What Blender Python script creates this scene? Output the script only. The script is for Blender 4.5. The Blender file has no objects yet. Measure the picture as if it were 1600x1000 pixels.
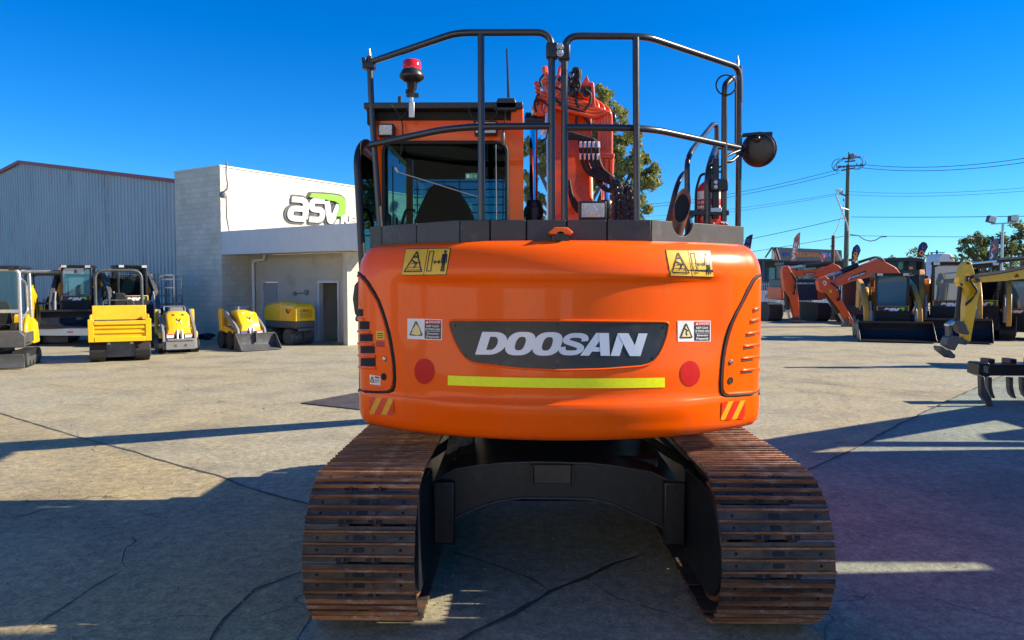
import bpy, bmesh, math, random
from mathutils import Vector, Matrix
from mathutils.bvhtree import BVHTree
random.seed(7)
S = bpy.context.scene
COL = S.collection
R = math.radians
V = Vector
PI = math.pi

# ------------------------------------------------------------------ camera
F_PX = 1150.0
CAM = V((0, 0, 2.05))
_p = math.atan(55 / F_PX)
_a = math.atan(15 / F_PX)
FW = V((-math.sin(_a) * math.cos(_p), math.cos(_a) * math.cos(_p), -math.sin(_p)))
RT = V((math.cos(_a), math.sin(_a), 0))
UP = RT.cross(FW)
cd = bpy.data.cameras.new('camera')
cam = bpy.data.objects.new('camera', cd)
COL.objects.link(cam)
cd.sensor_width = 36
cd.lens = 36 * F_PX / 1600
cd.clip_start = 0.05
cd.clip_end = 3000
m = Matrix((RT, UP, -FW)).transposed().to_4x4()
m.translation = CAM
cam.matrix_world = m
S.camera = cam


def ray(px, py):
    return (FW + RT * ((px - 800) / F_PX) + UP * ((500 - py) / F_PX)).normalized()


def at(px, py, Y):
    d = ray(px, py)
    return CAM + d * (Y / d.y)


def gpt(px, py, z=0.0):
    d = ray(px, py)
    return CAM + d * ((z - CAM.z) / d.z)


# ------------------------------------------------------------------ light
SUN_EL = R(30.0)
SUN_AZ = R(86.0)          # from +Y towards +X
sd = V((math.sin(SUN_AZ) * math.cos(SUN_EL), math.cos(SUN_AZ) * math.cos(SUN_EL), math.sin(SUN_EL)))
sl = bpy.data.lights.new('sun', 'SUN')
sl.energy = 4.6
sl.angle = R(0.5)
sl.color = (1.0, 0.86, 0.66)
so = bpy.data.objects.new('sun', sl)
COL.objects.link(so)
so.rotation_euler = sd.to_track_quat('Z', 'Y').to_euler()
w = bpy.data.worlds.new('World')
S.world = w
w.use_nodes = True
nt = w.node_tree
nt.nodes.clear()
sky = nt.nodes.new('ShaderNodeTexSky')
sky.sky_type = 'NISHITA'
sky.sun_disc = False
sky.sun_elevation = SUN_EL
sky.sun_rotation = SUN_AZ
sky.altitude = 0
sky.air_density = 1.0
sky.dust_density = 0.0
sky.ozone_density = 5.0
hs = nt.nodes.new('ShaderNodeHueSaturation')
hs.inputs['Saturation'].default_value = 1.38
tint = nt.nodes.new('ShaderNodeMixRGB')
tint.blend_type = 'MULTIPLY'
tint.inputs['Fac'].default_value = 1.0
tint.inputs['Color2'].default_value = (0.47, 0.87, 1.14, 1)
bg = nt.nodes.new('ShaderNodeBackground')
bg.inputs['Strength'].default_value = 0.072
ow = nt.nodes.new('ShaderNodeOutputWorld')
nt.links.new(sky.outputs[0], hs.inputs['Color'])
nt.links.new(hs.outputs[0], tint.inputs['Color1'])
nt.links.new(tint.outputs[0], bg.inputs['Color'])
nt.links.new(bg.outputs[0], ow.inputs['Surface'])
S.view_settings.view_transform = 'Standard'
S.view_settings.look = 'None'
S.view_settings.gamma = 1
S.view_settings.exposure = 1.2

# ------------------------------------------------------------------ materials
MATS = {}


def pm(name, col, rough=0.5, metal=0.0, var=0.12, scale=5.0, bump=0.0, bscale=60.0, dirt=None, dscale=3.0,
       damt=0.5, coat=0.0, spec=0.5, rand=0.0, stretch=None, rvar=0.1):
    m = bpy.data.materials.new(name)
    m.use_nodes = True
    nt = m.node_tree
    b = nt.nodes['Principled BSDF']
    b.inputs['Metallic'].default_value = metal
    b.inputs['Specular IOR Level'].default_value = spec
    if coat:
        b.inputs['Coat Weight'].default_value = coat
        b.inputs['Coat Roughness'].default_value = 0.06
    tc = nt.nodes.new('ShaderNodeTexCoord')
    src = tc.outputs['Object']
    if stretch:
        mp = nt.nodes.new('ShaderNodeMapping')
        mp.inputs['Scale'].default_value = stretch
        nt.links.new(src, mp.inputs['Vector'])
        src = mp.outputs[0]
    nz = nt.nodes.new('ShaderNodeTexNoise')
    nz.inputs['Scale'].default_value = scale
    nz.inputs['Detail'].default_value = 6
    nz.inputs['Roughness'].default_value = 0.65
    nt.links.new(src, nz.inputs['Vector'])
    cr = nt.nodes.new('ShaderNodeValToRGB')
    cr.color_ramp.elements[0].position = 0.3
    cr.color_ramp.elements[1].position = 0.7
    cr.color_ramp.elements[0].color = [max(0, c * (1 - var)) for c in col] + [1]
    cr.color_ramp.elements[1].color = [min(1, c * (1 + var)) for c in col] + [1]
    nt.links.new(nz.outputs['Fac'], cr.inputs['Fac'])
    out = cr.outputs['Color']
    if dirt:
        n2 = nt.nodes.new('ShaderNodeTexNoise')
        n2.inputs['Scale'].default_value = dscale
        n2.inputs['Detail'].default_value = 9
        n2.inputs['Roughness'].default_value = 0.7
        nt.links.new(src, n2.inputs['Vector'])
        r2 = nt.nodes.new('ShaderNodeValToRGB')
        r2.color_ramp.elements[0].position = 0.62 - damt * 0.35
        r2.color_ramp.elements[1].position = 0.80 - damt * 0.25
        nt.links.new(n2.outputs['Fac'], r2.inputs['Fac'])
        mx = nt.nodes.new('ShaderNodeMixRGB')
        mx.inputs['Color2'].default_value = list(dirt) + [1]
        nt.links.new(r2.outputs['Color'], mx.inputs['Fac'])
        nt.links.new(out, mx.inputs['Color1'])
        out = mx.outputs[0]
    if rand:
        oi = nt.nodes.new('ShaderNodeObjectInfo')
        mr = nt.nodes.new('ShaderNodeMapRange')
        mr.inputs['To Min'].default_value = 1 - rand
        mr.inputs['To Max'].default_value = 1 + rand
        nt.links.new(oi.outputs['Random'], mr.inputs['Value'])
        mu = nt.nodes.new('ShaderNodeMixRGB')
        mu.blend_type = 'MULTIPLY'
        mu.inputs['Fac'].default_value = 1
        nt.links.new(out, mu.inputs['Color1'])
        nt.links.new(mr.outputs[0], mu.inputs['Color2'])
        out = mu.outputs[0]
    nt.links.new(out, b.inputs['Base Color'])
    mr = nt.nodes.new('ShaderNodeMapRange')
    mr.inputs['To Min'].default_value = max(0.02, rough - rvar)
    mr.inputs['To Max'].default_value = min(1, rough + rvar)
    nt.links.new(nz.outputs['Fac'], mr.inputs['Value'])
    nt.links.new(mr.outputs[0], b.inputs['Roughness'])
    if bump:
        n3 = nt.nodes.new('ShaderNodeTexNoise')
        n3.inputs['Scale'].default_value = bscale
        n3.inputs['Detail'].default_value = 5
        nt.links.new(src, n3.inputs['Vector'])
        bp = nt.nodes.new('ShaderNodeBump')
        bp.inputs['Strength'].default_value = bump
        bp.inputs['Distance'].default_value = 0.02
        nt.links.new(n3.outputs['Fac'], bp.inputs['Height'])
        nt.links.new(bp.outputs[0], b.inputs['Normal'])
    MATS[name] = m
    return m


def glass(name, tint, gloss=0.12, rough=0.02, ior=1.45, painted_sheen=None):
    m = bpy.data.materials.new(name)
    m.use_nodes = True
    nt = m.node_tree
    nt.nodes.clear()
    o = nt.nodes.new('ShaderNodeOutputMaterial')
    t = nt.nodes.new('ShaderNodeBsdfTransparent')
    t.inputs[0].default_value = list(tint) + [1]
    g = nt.nodes.new('ShaderNodeBsdfGlossy')
    g.inputs['Roughness'].default_value = rough
    fr = nt.nodes.new('ShaderNodeFresnel')
    fr.inputs[0].default_value = ior
    ad = nt.nodes.new('ShaderNodeMath')
    ad.inputs[1].default_value = gloss * 0.4
    nt.links.new(fr.outputs[0], ad.inputs[0])
    mx = nt.nodes.new('ShaderNodeMixShader')
    nt.links.new(ad.outputs[0], mx.inputs[0])
    nt.links.new(t.outputs[0], mx.inputs[1])
    nt.links.new(g.outputs[0], mx.inputs[2])
    last = mx.outputs[0]
    if painted_sheen:  # diffuse colour mixed in, standing in for reflections on the glass
        df = nt.nodes.new('ShaderNodeBsdfDiffuse')
        df.inputs[0].default_value = list(painted_sheen[0]) + [1]
        m2 = nt.nodes.new('ShaderNodeMixShader')
        m2.inputs[0].default_value = painted_sheen[1]
        nt.links.new(last, m2.inputs[1])
        nt.links.new(df.outputs[0], m2.inputs[2])
        last = m2.outputs[0]
    nt.links.new(last, o.inputs[0])
    MATS[name] = m
    return m


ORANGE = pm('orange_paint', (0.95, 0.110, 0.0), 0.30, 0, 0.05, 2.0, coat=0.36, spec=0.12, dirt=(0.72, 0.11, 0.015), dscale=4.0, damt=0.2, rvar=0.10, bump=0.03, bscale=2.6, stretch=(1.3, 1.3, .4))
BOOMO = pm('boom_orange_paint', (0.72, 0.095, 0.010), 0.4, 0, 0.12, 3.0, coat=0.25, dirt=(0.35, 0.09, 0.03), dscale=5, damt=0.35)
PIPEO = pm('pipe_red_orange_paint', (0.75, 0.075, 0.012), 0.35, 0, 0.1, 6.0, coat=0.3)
BLACK = pm('black_paint', (0.012, 0.014, 0.018), 0.38, 0, 0.3, 8, dirt=(0.05, 0.05, 0.05), dscale=7, damt=0.2)
RAIL = pm('rail_black_paint', (0.020, 0.024, 0.030), 0.32, 0, 0.2, 10, coat=0.2)
PANEL = pm('guard_grey_black', (0.030, 0.033, 0.040), 0.5, 0, 0.2, 6, dirt=(0.08, 0.075, 0.07), dscale=8, damt=0.25)
RUBBER = pm('black_rubber', (0.014, 0.014, 0.015), 0.65, 0, 0.3, 20)
FRAME = pm('undercarriage_black', (0.008, 0.0095, 0.013), 0.42, 0, 0.4, 4, dirt=(0.035, 0.034, 0.034), dscale=9, damt=0.22, bump=0.1)
DARK = pm('interior_dark', (0.010, 0.011, 0.013), 0.8, 0, 0.3, 5)
STEEL = pm('bare_steel', (0.45, 0.46, 0.48), 0.3, 1.0, 0.15, 20)
GALV = pm('galvanised_steel', (0.50, 0.52, 0.54), 0.42, 0.85, 0.15, 15)
CHROME = pm('chrome_rod', (0.80, 0.83, 0.88), 0.10, 1.0, 0.03, 5, rvar=0.03)
SHOE = pm('track_shoe_rust', (0.060, 0.053, 0.050), 0.5, 0.3, 0.5, 4, dirt=(0.17, 0.085, 0.038), dscale=4.5, damt=0.40, bump=0.35, bscale=70, rand=0.4, stretch=(1.1, 1.8, 1.8))
GROUS = pm('grouser_worn_rust', (0.26, 0.105, 0.040), 0.45, 0.3, 0.55, 5, dirt=(0.50, 0.40, 0.31), dscale=9, damt=0.22, bump=0.3, bscale=90, rand=0.35, stretch=(0.8, 2, 2))
RUST = pm('rust_brown', (0.17, 0.07, 0.025), 0.7, 0.2, 0.4, 12)
RED = pm('reflector_red', (0.55, 0.008, 0.006), 0.45, 0, 0.08, 20, coat=0.0, spec=.25)
HIVIS = pm('hi_vis_yellow_tape', (0.90, 0.92, 0.0), 0.35, 0, 0.06, 40, coat=0.3)
STY = pm('sticker_yellow', (0.78, 0.46, 0.02), 0.35, 0, 0.05, 10)
STW = pm('sticker_white', (0.74, 0.75, 0.75), 0.4, 0, 0.05, 10)
STK = pm('sticker_black', (0.012, 0.013, 0.018), 0.35, 0, 0.1, 10)
STR = pm('sticker_red', (0.55, 0.012, 0.02), 0.35, 0, 0.08, 10)
STC = pm('sticker_cream', (0.75, 0.62, 0.25), 0.4, 0, 0.05, 10)
CHEVY = pm('chevron_amber', (0.80, 0.36, 0.01), 0.3, 0, 0.1, 30, coat=0.4)
CHEVR = pm('chevron_red', (0.70, 0.03, 0.01), 0.3, 0, 0.1, 30, coat=0.4)
SILV = pm('silver_lettering', (0.55, 0.58, 0.66), 0.35, 0.25, 0.04, 10)
LENS = pm('lamp_lens', (0.60, 0.60, 0.56), 0.12, 0.2, 0.25, 60, bump=0.4, bscale=120, coat=0.5)
REDLENS = pm('beacon_red_lens', (0.75, 0.015, 0.004), 0.12, 0, 0.15, 30, coat=0.8)
AMBER = pm('amber_lens', (0.85, 0.20, 0.01), 0.15, 0, 0.1, 30, coat=0.6)
CABGLASS = glass('cab_tinted_glass', (0.20, 0.42, 0.47), 0.0, ior=1.15)
CLEARGLASS = glass('clear_glass', (0.62, 0.86, 0.84), 0.06)
BLUEGLASS = glass('blue_glass', (0.20, 0.50, 0.62), 0.45, painted_sheen=((0.07, 0.26, 0.38), 0.45))
GREENP = pm('exit_green', (0.02, 0.30, 0.14), 0.4)
WHITEP = pm('white_paint', (0.78, 0.78, 0.76), 0.45, 0, 0.06, 6)
REDP = pm('extinguisher_red', (0.55, 0.015, 0.015), 0.3, 0, 0.08, 5, coat=0.4)
EXH = pm('exhaust_heat_brown', (0.20, 0.075, 0.045), 0.5, 0.4, 0.35, 8)
YEL = pm('machine_yellow', (0.82, 0.48, 0.003), 0.32, 0, 0.06, 5, coat=0.4, dirt=(0.55, 0.36, 0.05), dscale=6, damt=0.15)
AMY = pm('loader_amber_yellow', (0.66, 0.30, 0.02), 0.45, 0, 0.1, 5, coat=0.05, dirt=(0.35, 0.22, 0.06), dscale=6, damt=0.2)
GREY = pm('machine_dark_grey', (0.07, 0.075, 0.08), 0.45, 0, 0.15, 8, dirt=(0.14, 0.13, 0.12), dscale=8, damt=0.25)
MGREY = pm('machine_mid_grey', (0.20, 0.21, 0.22), 0.45, 0, 0.12, 8)
DEVO = pm('far_excavator_orange', (0.74, 0.095, 0.015), 0.45, 0, 0.1, 3, coat=0.08, dirt=(0.40, 0.10, 0.04), dscale=4, damt=0.25)
NAVY = pm('dark_navy', (0.012, 0.018, 0.045), 0.4, 0, 0.2, 5)

# ------------------------------------------------------------------ mesh builder


def fillet(pts, r, n=5):
    pts = [V(p) for p in pts]
    out = [pts[0]]
    for i in range(1, len(pts) - 1):
        a, b, c = pts[i - 1], pts[i], pts[i + 1]
        u, v = (a - b), (c - b)
        lu, lv = u.length, v.length
        if lu < 1e-6 or lv < 1e-6:
            continue
        d = min(r, lu * 0.48, lv * 0.48)
        p, q = b + u / lu * d, b + v / lv * d
        for k in range(n + 1):
            t = k / n
            out.append(p.lerp(b, t).lerp(b.lerp(q, t), t))
    out.append(pts[-1])
    return out


class MB:
    def __init__(s):
        s.v, s.f, s.m = [], [], []

    def add(s, vs, fs, m=0):
        o = len(s.v)
        s.v += [V(p) for p in vs]
        for f in fs:
            s.f.append([i + o for i in f])
            s.m.append(m)
        return s

    def box(s, x0, x1, y0, y1, z0, z1, m=0):
        vs = [(x, y, z) for z in (z0, z1) for y in (y0, y1) for x in (x0, x1)]
        return s.add(vs, [(0, 2, 3, 1), (4, 5, 7, 6), (0, 1, 5, 4), (2, 6, 7, 3), (0, 4, 6, 2), (1, 3, 7, 5)], m)

    def bar(s, p, q, w, h, m=0, up=(0, 0, 1)):
        p, q = V(p), V(q)
        d = (q - p).normalized()
        u = V(up)
        if abs(d.dot(u)) > 0.97:
            u = V((0, 1, 0))
        x = d.cross(u).normalized()
        y = x.cross(d).normalized()
        vs = []
        for c in (p, q):
            for a, b in ((-1, -1), (1, -1), (1, 1), (-1, 1)):
                vs.append(c + x * (a * w / 2) + y * (b * h / 2))
        return s.add(vs, [(0, 1, 2, 3), (7, 6, 5, 4), (0, 4, 5, 1), (1, 5, 6, 2), (2, 6, 7, 3), (3, 7, 4, 0)], m)

    def tube(s, pts, r, n=8, m=0, closed=False, rr=None):
        pts = [V(p) for p in pts]
        k = len(pts)
        vs, fs = [], []
        prev = None
        for i, p in enumerate(pts):
            if closed:
                d = pts[(i + 1) % k] - pts[i - 1]
            else:
                d = pts[min(i + 1, k - 1)] - pts[max(i - 1, 0)]
            if d.length < 1e-9:
                d = V((0, 0, 1))
            d.normalize()
            if prev is None:
                u = V((0, 0, 1)) if abs(d.z) < 0.9 else V((0, 1, 0))
                x = d.cross(u).normalized()
            else:
                x = (prev - d * prev.dot(d))
                if x.length < 1e-6:
                    x = d.orthogonal()
                x.normalize()
            prev = x
            y = d.cross(x)
            ri = rr[i] if rr else r
            for j in range(n):
                a = 2 * PI * j / n
                vs.append(p + x * (math.cos(a) * ri) + y * (math.sin(a) * ri))
        for i in range(k if closed else k - 1):
            a, b = i * n, ((i + 1) % k) * n
            for j in range(n):
                j2 = (j + 1) % n
                fs.append((a + j, a + j2, b + j2, b + j))
        if not closed:
            fs.append(tuple(range(n))[::-1])
            fs.append(tuple((k - 1) * n + j for j in range(n)))
        return s.add(vs, fs, m)

    def cyl(s, p, q, r0, r1=None, n=16, m=0):
        r1 = r0 if r1 is None else r1
        return s.tube([p, q], r0, n, m, rr=[r0, r1])

    def lathe(s, prof, c, axis=(0, 0, 1), n=18, m=0):
        c = V(c)
        d = V(axis).normalized()
        x = d.orthogonal().normalized()
        y = d.cross(x)
        vs, fs = [], []
        for r, h in prof:
            for j in range(n):
                a = 2 * PI * j / n
                vs.append(c + d * h + x * (math.cos(a) * r) + y * (math.sin(a) * r))
        for i in range(len(prof) - 1):
            for j in range(n):
                j2 = (j + 1) % n
                fs.append((i * n + j, i * n + j2, (i + 1) * n + j2, (i + 1) * n + j))
        fs.append(tuple(range(n))[::-1])
        fs.append(tuple((len(prof) - 1) * n + j for j in range(n)))
        return s.add(vs, fs, m)

    def prism(s, poly, axis, a0, a1, m=0):
        n = len(poly)

        def P(a, b, t):
            return {'x': (t, a, b), 'y': (a, t, b), 'z': (a, b, t)}[axis]
        vs = [P(a, b, a0) for a, b in poly] + [P(a, b, a1) for a, b in poly]
        fs = [tuple(range(n))[::-1], tuple(range(n, 2 * n))]
        for i in range(n):
            j = (i + 1) % n
            fs.append((i, j, n + j, n + i))
        return s.add(vs, fs, m)

    def slab(s, poly, nrm, th, m=0):
        """thick plate from 3-D polygon"""
        n = len(poly)
        d = V(nrm).normalized() * th
        vs = [V(p) for p in poly] + [V(p) + d for p in poly]
        fs = [tuple(range(n))[::-1], tuple(range(n, 2 * n))]
        for i in range(n):
            j = (i + 1) % n
            fs.append((i, j, n + j, n + i))
        return s.add(vs, fs, m)

    def grid(s, fn, nu, nv, m=0):
        vs = [fn(i / nu, j / nv) for j in range(nv + 1) for i in range(nu + 1)]
        fs = [(j * (nu + 1) + i, j * (nu + 1) + i + 1, (j + 1) * (nu + 1) + i + 1, (j + 1) * (nu + 1) + i)
              for j in range(nv) for i in range(nu)]
        return s.add(vs, fs, m)

    def ball(s, c, r, n=12, m=0, sc=(1, 1, 1)):
        c = V(c)
        k = n // 2
        vs, fs = [], []
        for i in range(k + 1):
            t = PI * i / k
            for j in range(n):
                a = 2 * PI * j / n
                vs.append(c + V((math.sin(t) * math.cos(a) * r * sc[0], math.sin(t) * math.sin(a) * r * sc[1], math.cos(t) * r * sc[2])))
        for i in range(k):
            for j in range(n):
                j2 = (j + 1) % n
                fs.append((i * n + j, (i + 1) * n + j, (i + 1) * n + j2, i * n + j2))
        return s.add(vs, fs, m)

    def text(s, txt, fn, m=0, off=0.0, shear=0.0, space=1.0):
        vs, fs = text2d(txt, off, shear, space)
        return s.add([fn(a, b) for a, b in vs], fs, m)

    def build(s, name, mats, parent=None, bevel=0.0, ang=38, seg=2, recalc=True, weld=True):
        me = bpy.data.meshes.new(name)
        o = V((0, 0, 0))
        if parent is not None and parent.get('_o') is not None:
            o = V(parent['_o'])
        me.from_pydata([tuple(p - o) for p in s.v], [], s.f)
        if not isinstance(mats, (list, tuple)):
            mats = [mats]
        for mm in mats:
            me.materials.append(mm)
        if len(mats) > 1:
            me.polygons.foreach_set('material_index', s.m)
        bm = bmesh.new()
        bm.from_mesh(me)
        if weld:
            bmesh.ops.remove_doubles(bm, verts=bm.verts, dist=1e-5)
        if recalc:
            bmesh.ops.recalc_face_normals(bm, faces=bm.faces)
        bm.to_mesh(me)
        bm.free()
        me.polygons.foreach_set('use_smooth', [True] * len(me.polygons))
        me.set_sharp_from_angle(angle=R(ang))
        ob = bpy.data.objects.new(name, me)
        COL.objects.link(ob)
        if parent is not None:
            ob.parent = parent
            if parent.get('_o') is not None:
                ob['_o'] = list(parent['_o'])
        if bevel:
            b = ob.modifiers.new('bevel', 'BEVEL')
            b.width = bevel
            b.segments = seg
            b.limit_method = 'ANGLE'
            b.angle_limit = R(40)
        return ob


_tc = {}


def text2d(txt, off=0.0, shear=0.0, space=1.0):
    key = (txt, off, shear, space)
    if key in _tc:
        return _tc[key]
    c = bpy.data.curves.new('t', 'FONT')
    c.body = txt
    c.offset = off
    c.shear = shear
    c.space_character = space
    c.resolution_u = 3
    c.fill_mode = 'FRONT'
    o = bpy.data.objects.new('t', c)
    COL.objects.link(o)
    dg = bpy.context.evaluated_depsgraph_get()
    me = bpy.data.meshes.new_from_object(o.evaluated_get(dg))
    vs = [(v.co.x, v.co.y) for v in me.vertices]
    fs = [tuple(p.vertices) for p in me.polygons]
    bpy.data.objects.remove(o)
    bpy.data.meshes.remove(me)
    bpy.data.curves.remove(c)
    x0, x1 = min(v[0] for v in vs), max(v[0] for v in vs)
    y0, y1 = min(v[1] for v in vs), max(v[1] for v in vs)
    vs = [((a - x0) / (x1 - x0), (b - y0) / (y1 - y0)) for a, b in vs]
    _tc[key] = (vs, fs)
    return _tc[key]


def tag(o, label=None, cat=None, group=None, kind=None):
    if label:
        o['label'] = label
    if cat:
        o['category'] = cat
    if group:
        o['group'] = group
    if kind:
        o['kind'] = kind
    return o


def thing(name, label, cat, loc=(0, 0, 0), rz=0.0, group=None, world=False):
    """Empty at the base of a thing; world=True: its parts are written in world coordinates"""
    o = bpy.data.objects.new(name, None)
    o.empty_display_size = 0.2
    COL.objects.link(o)
    o.location = loc
    o.rotation_euler = (0, 0, rz)
    tag(o, label, cat, group)
    if world:
        o['_o'] = list(loc)
    return o


def copy_tree(o, parent=None):
    c = o.copy()
    COL.objects.link(c)
    c.parent = parent
    for ch in list(o.children):
        copy_tree(ch, c)
    return c


def rrect(cx, cy, w, h, r, n=4):
    out = []
    for sx, sy, a0 in ((1, 1, 0), (-1, 1, 90), (-1, -1, 180), (1, -1, 270)):
        for k in range(n + 1):
            a = R(a0 + 90 * k / n)
            out.append((cx + sx * (w / 2 - r) + r * math.cos(a), cy + sy * (h / 2 - r) + r * math.sin(a)))
    return out


def ss(a, b, x):
    t = max(0, min(1, (x - a) / (b - a)))
    return t * t * (3 - 2 * t)


def lerp_tab(tab, x):
    if x <= tab[0][0]:
        return tab[0][1]
    for (a, va), (b, vb) in zip(tab, tab[1:]):
        if x <= b:
            t = (x - a) / (b - a)
            return va + (vb - va) * t
    return tab[-1][1]
# ================================================================== ground
def ground_mat(name, base, warm, dark, seed=0.0):
    m = bpy.data.materials.new(name)
    m.use_nodes = True
    nt = m.node_tree
    L = nt.links.new
    b = nt.nodes['Principled BSDF']
    b.inputs['Specular IOR Level'].default_value = 0.35
    g = nt.nodes.new('ShaderNodeNewGeometry')
    mp = nt.nodes.new('ShaderNodeMapping')
    mp.inputs['Location'].default_value = (seed, seed * 1.7, 0)
    L(g.outputs['Position'], mp.inputs['Vector'])
    P = mp.outputs[0]

    def noise(scale, detail=6, rough=.6, vec=None):
        n = nt.nodes.new('ShaderNodeTexNoise')
        n.inputs['Scale'].default_value = scale
        n.inputs['Detail'].default_value = detail
        n.inputs['Roughness'].default_value = rough
        L(vec or P, n.inputs['Vector'])
        return n.outputs['Fac']

    def ramp(x, p0, p1, c0=(0, 0, 0, 1), c1=(1, 1, 1, 1)):
        r = nt.nodes.new('ShaderNodeValToRGB')
        r.color_ramp.elements[0].position = p0
        r.color_ramp.elements[1].position = p1
        r.color_ramp.elements[0].color = c0
        r.color_ramp.elements[1].color = c1
        L(x, r.inputs['Fac'])
        return r.outputs['Color']

    def mix(f, a, c, mode='MIX', k=None):
        x = nt.nodes.new('ShaderNodeMixRGB')
        x.blend_type = mode
        if isinstance(f, float):
            x.inputs['Fac'].default_value = f
        else:
            L(f, x.inputs['Fac'])
        for s, q in (('Color1', a), ('Color2', c)):
            if isinstance(q, tuple):
                x.inputs[s].default_value = q + (1,)
            else:
                L(q, x.inputs[s])
        return x.outputs[0]

    c = mix(ramp(noise(.22, 5), .38, .62), base, warm)
    c = mix(ramp(noise(.9, 7, .7), .46, .70), c, dark)
    # oily patches
    c = mix(ramp(noise(.35, 4, .55), .56, .70, (0, 0, 0, 1), (.6, .6, .6, 1)), c, tuple(q * .45 for q in base))
    # aggregate: fine speckle
    sp = ramp(noise(38, 5, .75), .30, .72, (.52, .52, .52, 1), (1.36, 1.36, 1.36, 1))
    c = mix(1.0, c, sp, 'MULTIPLY')
    sp1 = ramp(noise(11, 4, .7), .35, .68, (.70, .70, .70, 1), (1.24, 1.24, 1.24, 1))
    c = mix(1.0, c, sp1, 'MULTIPLY')
    sp2 = ramp(noise(150, 3, .8), .32, .42, (.50, .48, .45, 1), (1, 1, 1, 1))
    c = mix(0.65, c, sp2, 'MULTIPLY')
    sp3 = ramp(noise(110, 2, .6), .66, .74)
    c = mix(sp3, c, tuple(min(1, q * 1.6) for q in base))
    # drag marks
    st = nt.nodes.new('ShaderNodeMapping')
    st.inputs['Scale'].default_value = (.55, 5.5, 1)
    st.inputs['Rotation'].default_value = (0, 0, R(16))
    L(g.outputs['Position'], st.inputs['Vector'])
    c = mix(ramp(noise(1.6, 5, .6, st.outputs[0]), .58, .74, (0, 0, 0, 1), (.4, .4, .4, 1)), c, tuple(q * .55 for q in base))
    # hairline cracks
    wv = nt.nodes.new('ShaderNodeTexNoise')
    wv.inputs['Scale'].default_value = 1.3
    wv.inputs['Detail'].default_value = 5
    L(P, wv.inputs['Vector'])
    ad = nt.nodes.new('ShaderNodeMixRGB')
    ad.blend_type = 'ADD'
    ad.inputs['Fac'].default_value = .8
    L(P, ad.inputs['Color1'])
    L(wv.outputs['Color'], ad.inputs['Color2'])
    vo = nt.nodes.new('ShaderNodeTexVoronoi')
    vo.feature = 'DISTANCE_TO_EDGE'
    vo.inputs['Scale'].default_value = .38
    L(ad.outputs[0], vo.inputs['Vector'])
    ck = ramp(vo.outputs['Distance'], .0012, .0038, (1, 1, 1, 1), (0, 0, 0, 1))
    msk = ramp(noise(.5, 3), .50, .58)
    ck = mix(1.0, ck, msk, 'MULTIPLY')
    c = mix(ck, c, tuple(q * .22 for q in base))
    L(c, b.inputs['Base Color'])
    b.inputs['Roughness'].default_value = .8
    bp = nt.nodes.new('ShaderNodeBump')
    bp.inputs['Strength'].default_value = .55
    bp.inputs['Distance'].default_value = .012
    h = nt.nodes.new('ShaderNodeMath')
    h.operation = 'ADD'
    L(noise(45, 6, .8), h.inputs[0])
    mu = nt.nodes.new('ShaderNodeMath')
    mu.operation = 'MULTIPLY'
    mu.inputs[1].default_value = -1.2
    L(ck, mu.inputs[0])
    L(mu.outputs[0], h.inputs[1])
    L(h.outputs[0], bp.inputs['Height'])
    L(bp.outputs[0], b.inputs['Normal'])
    return m


GMAT = ground_mat('worn_concrete_grey', (.370, .352, .258), (.405, .352, .21), (.25, .232, .175))
GMAT2 = ground_mat('worn_concrete_warm', (.375, .332, .212), (.40, .325, .17), (.265, .235, .165), 31.0)
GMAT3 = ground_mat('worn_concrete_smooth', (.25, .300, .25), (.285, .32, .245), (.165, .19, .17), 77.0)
Q = MB()
Q.box(-500, 500, -300, 700, -.5, 0)
gr = Q.build('ground', GMAT)
tag(gr, 'worn pale concrete yard', kind='structure')
def joint(pts, w, name='ground_crack', z=.009, jit=.35, seg=.12):
    """irregular dark strip along a pixel polyline on the ground"""
    P = [gpt(x, y) for x, y in pts]
    line = []
    for a, b in zip(P, P[1:]):
        n = max(1, int((b - a).length / seg))
        line += [a.lerp(b, k / n) for k in range(n)]
    line.append(P[-1])
    Lf, Rt = [], []
    off = 0
    for i, p in enumerate(line):
        d = (line[min(i + 1, len(line) - 1)] - line[max(i - 1, 0)]).normalized()
        n = V((-d.y, d.x, 0))
        off = off * .8 + random.uniform(-1, 1) * w * jit
        ww = w * random.uniform(.35, 1.0) * (0.25 if i in (0, len(line) - 1) else 1)
        Lf.append(p + n * (off + ww) + V((0, 0, z)))
        Rt.append(p + n * (off - ww) + V((0, 0, z)))
    mb = MB()
    k = len(line)
    mb.add(Lf + Rt, [(i, i + 1, k + i + 1, k + i) for i in range(k - 1)])
    return mb
CRK = pm('crack_filler', (.06, .056, .05), .9, 0, .4, 30, dirt=(.12, .11, .09), dscale=12, damt=.3)
slabs = []
# warmer slab on the left, bounded by the long crack
ck = [(-260, 560), (-60, 622), (0, 646), (60, 664), (110, 679), (160, 694), (208, 706), (240, 716), (275, 726), (315, 737), (345, 744), (378, 758), (430, 775), (485, 790)]
P = [gpt(x, y) for x, y in ck]
edge = []
for a, b in zip(P, P[1:]):
    n = max(1, int((b - a).length / .15))
    edge += [a.lerp(b, k / n) + V((random.uniform(-.02, .02), random.uniform(-.03, .03), 0)) for k in range(n)]
poly = [V((p.x, p.y, .004)) for p in edge] + [V((-1.3, 6.0, .004)), V((-1.3, -4, .004)), V((-25, -4, .004)), V((-25, 14, .004))]
Q = MB()
Q.add(poly, [tuple(range(len(poly)))])
tag(Q.build('concrete_slab', GMAT2), 'warmer concrete slab beside the long crack', kind='structure')
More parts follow.
